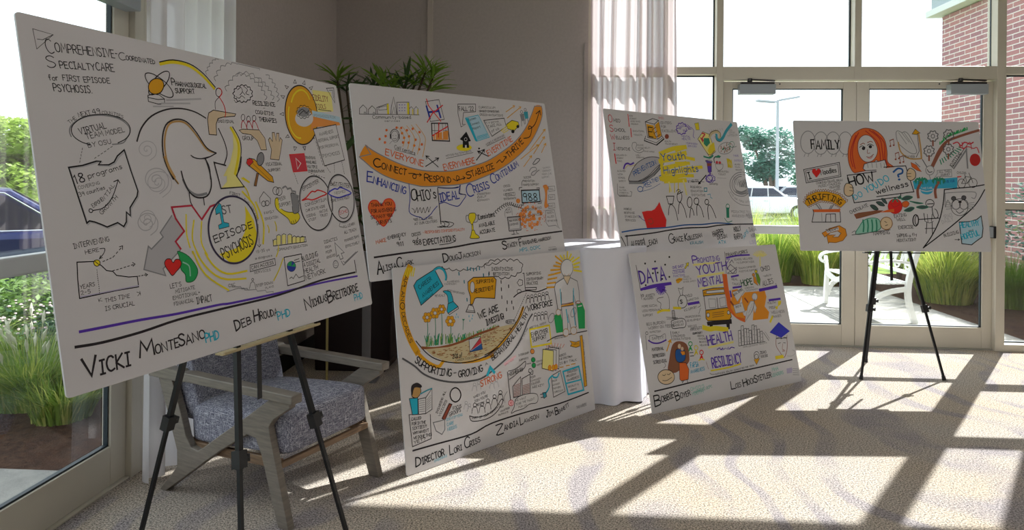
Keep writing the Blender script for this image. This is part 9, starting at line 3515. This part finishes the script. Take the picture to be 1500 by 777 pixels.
# ------------------------------------------------------------ outside: cars, lamp pole, bench
def car(label, x, y, rz, paint, seed=0):
    t = thing('car', label, 'car', (x, y, -.08), rz, 'cars outside')
    T = RX
    low = [(-2.25, .42), (-2.28, .78), (-2.1, .92), (-1.5, 1.0), (1.0, 1.02), (1.7, .95), (2.2, .82), (2.3, .62), (2.28, .36), (1.85, .30), (-1.9, .30)]
    obj('body', G().prism(low, 1.78, T), paint, t, bevel=.07)
    ca = [(-1.75, .98), (-1.25, 1.46), (-.2, 1.52), (.45, 1.47), (1.15, 1.0)]
    obj('cabin', G().prism(ca, 1.50, T), paint, t, bevel=.07)
    gl = [(-1.55, 1.03), (-1.18, 1.38), (-.2, 1.44), (.38, 1.40), (.95, 1.03)]
    for s in (-1, 1):
        for a0, a1, b0, b1 in ((-1.50, -.68, -1.15, -.62), (-.62, .12, -.56, .10), (.18, .90, .16, .38)):
            obj('window', G().prism([(a0, 1.04), (a1, 1.04), (b1, 1.40), (b0, 1.40)], .012, Matrix.Translation((0, s*.762, 0)) @ T), M['car_glass'], t)
        obj('window_trim', G().tube([(-1.62, s*.775, 1.02), (.98, s*.775, 1.02)], .012, 6).tube([(-1.62, s*.775, 1.02), (-1.2, s*.775, 1.42), (-.2, s*.775, 1.47), (.40, s*.775, 1.43), (.98, s*.775, 1.02)], .008, 6), M['chrome'], t)
        obj('door_line', G().box(-.655, -.645, s*.893-.002, s*.893+.002, .40, .98).box(.145, .155, s*.893-.002, s*.893+.002, .40, .98).box(-.9, -.7, s*.893, s*.915, .84, .87).box(-.12, .08, s*.893, s*.915, .84, .87), M['chrome'], t)
        for wx in (-1.4, 1.45):
            w = obj('wheel', G().tube([(wx, s*.68, .33), (wx, s*.90, .33)], .33, 28), M['tyre'], t, bevel=.02); obj('hubcap', G().tube([(wx, s*.895, .33), (wx, s*.915, .33)], .2, 16), M['chrome'], w)
        obj('mirror', G().box(.80, .95, s*.92-.06, s*.92+.06, 1.0, 1.12), paint, t, bevel=.03)
    obj('windscreen', G().bar((.47, 0, 1.46), (1.13, 0, 1.04), 1.3, .02, (0, 0, 1)).bar((-1.27, 0, 1.45), (-1.73, 0, 1.03), 1.3, .02, (0, 0, 1)), M['car_glass'], t)
    return t
car('dark blue car parked outside the left door, behind the shrubs', -6.65, 7.3, radians(40), M['paint_blue'])
car('white car in the car park, seen through the left entrance door', 9.0, 31.5, radians(12), M['paint_white'])
car('silver car in the car park, right of the lamp pole foot', 12.6, 36, radians(5), M['paint_silver'])
car('white car parked farthest, under the blue-green tree', 9.9, 39.5, radians(8), M['paint_white'])
lp = thing('car_park_lamp', 'tall twin-headed lamp pole in the car park', 'lamp post', (10.5, 33.4, -.1))
obj('pole', G().tube([(0, 0, 0), (0, 0, 5.6)], [.09, .06], 10), M['lampgrey'], lp); obj('footing', G().tube([(0, 0, 0), (0, 0, .6)], .22, 14), M['concrete'], lp)
for s in (-1, 1): obj('lamp_head', G().bar((s*.12, 0, 5.55+.05*s), (s*1.0, s*.1, 5.66+.1*s), .34, .09, (0, 0, 1)), M['lampgrey'], lp, bevel=.02)

bn = thing('garden_bench', 'white painted metal garden bench on the patio, seen through both entrance doors', 'bench', (3.72, 8.5, -.02)); W_ = M['bench']
def bx(name, g, **k): return obj(name, g, W_, bn, **k)
for y, nm in ((-.60, 1), (.60, 2)):
    bx('leg', G().bar((-.24, y, 0), (-.22, y, .43), .06, .05, (1, 0, 0)).bar((-.22, y, .43), (-.24, y, .62), .05, .04, (1, 0, 0)), bevel=.008)
    P = pts_smooth([(.27, y, 0), (.20, y, .25), (.20, y, .45), (.26, y, .7), (.33, y, .93)], False, 4); g = G()
    for a, b in zip(P[:-1], P[1:]): g.bar(a, b, .05, .055, (1, 0, 0))
    bx('leg', g)
    P = pts_smooth([(-.22, y, .12), (-.16, y, .26), (-.02, y, .34), (.18, y, .38)], False, 4); g = G()
    for a, b in zip(P[:-1], P[1:]): g.bar(a, b, .045, .05, (1, 0, 0))
    bx('side_brace', g)
    P = pts_smooth([(.27, y, .66), (.0, y, .69), (-.24, y, .66), (-.31, y, .60), (-.27, y, .54), (-.22, y, .57)], False, 5); g = G()
    for a, b in zip(P[:-1], P[1:]): g.bar(a, b, .055, .028, (0, 0, 1))
    bx('armrest', g)
for k in range(9):
    x = -.22+k*.052; bx('seat_slat', G().box(x-.019, x+.019, -.60, .60, .425+abs(k-4)*.002, .443+abs(k-4)*.002), bevel=.004)
P = pts_smooth([(-.245, -.58, .43), (-.245, -.3, .36), (-.245, 0, .40), (-.245, .3, .36), (-.245, .58, .43)], False, 5); g = G()
for a, b in zip(P[:-1], P[1:]): g.bar(a, b, .03, .06, (0, 0, 1))
bx('apron', g)
bx('back_rail', G().bar((.33, -.62, .93), (.33, .62, .93), .04, .05).bar((.24, -.6, .55), (.24, .6, .55), .035, .04), bevel=.006)
for k in range(5):
    y0 = -.48+k*.24
    for a in (0, 1, 2, 3):
        P = [(.24+.09*(.5+.5*sin(t+a*pi/2))*.98, y0+.105*cos(t+a*pi/2)*(.5+.5*cos(t)), .74+.16*sin(t+a*pi/2)*(.6+.4*cos(t))) for t in [q*pi/8-pi/2 for q in range(9)]]
        bx('lattice_scroll', G().tube(P, .011, 6))
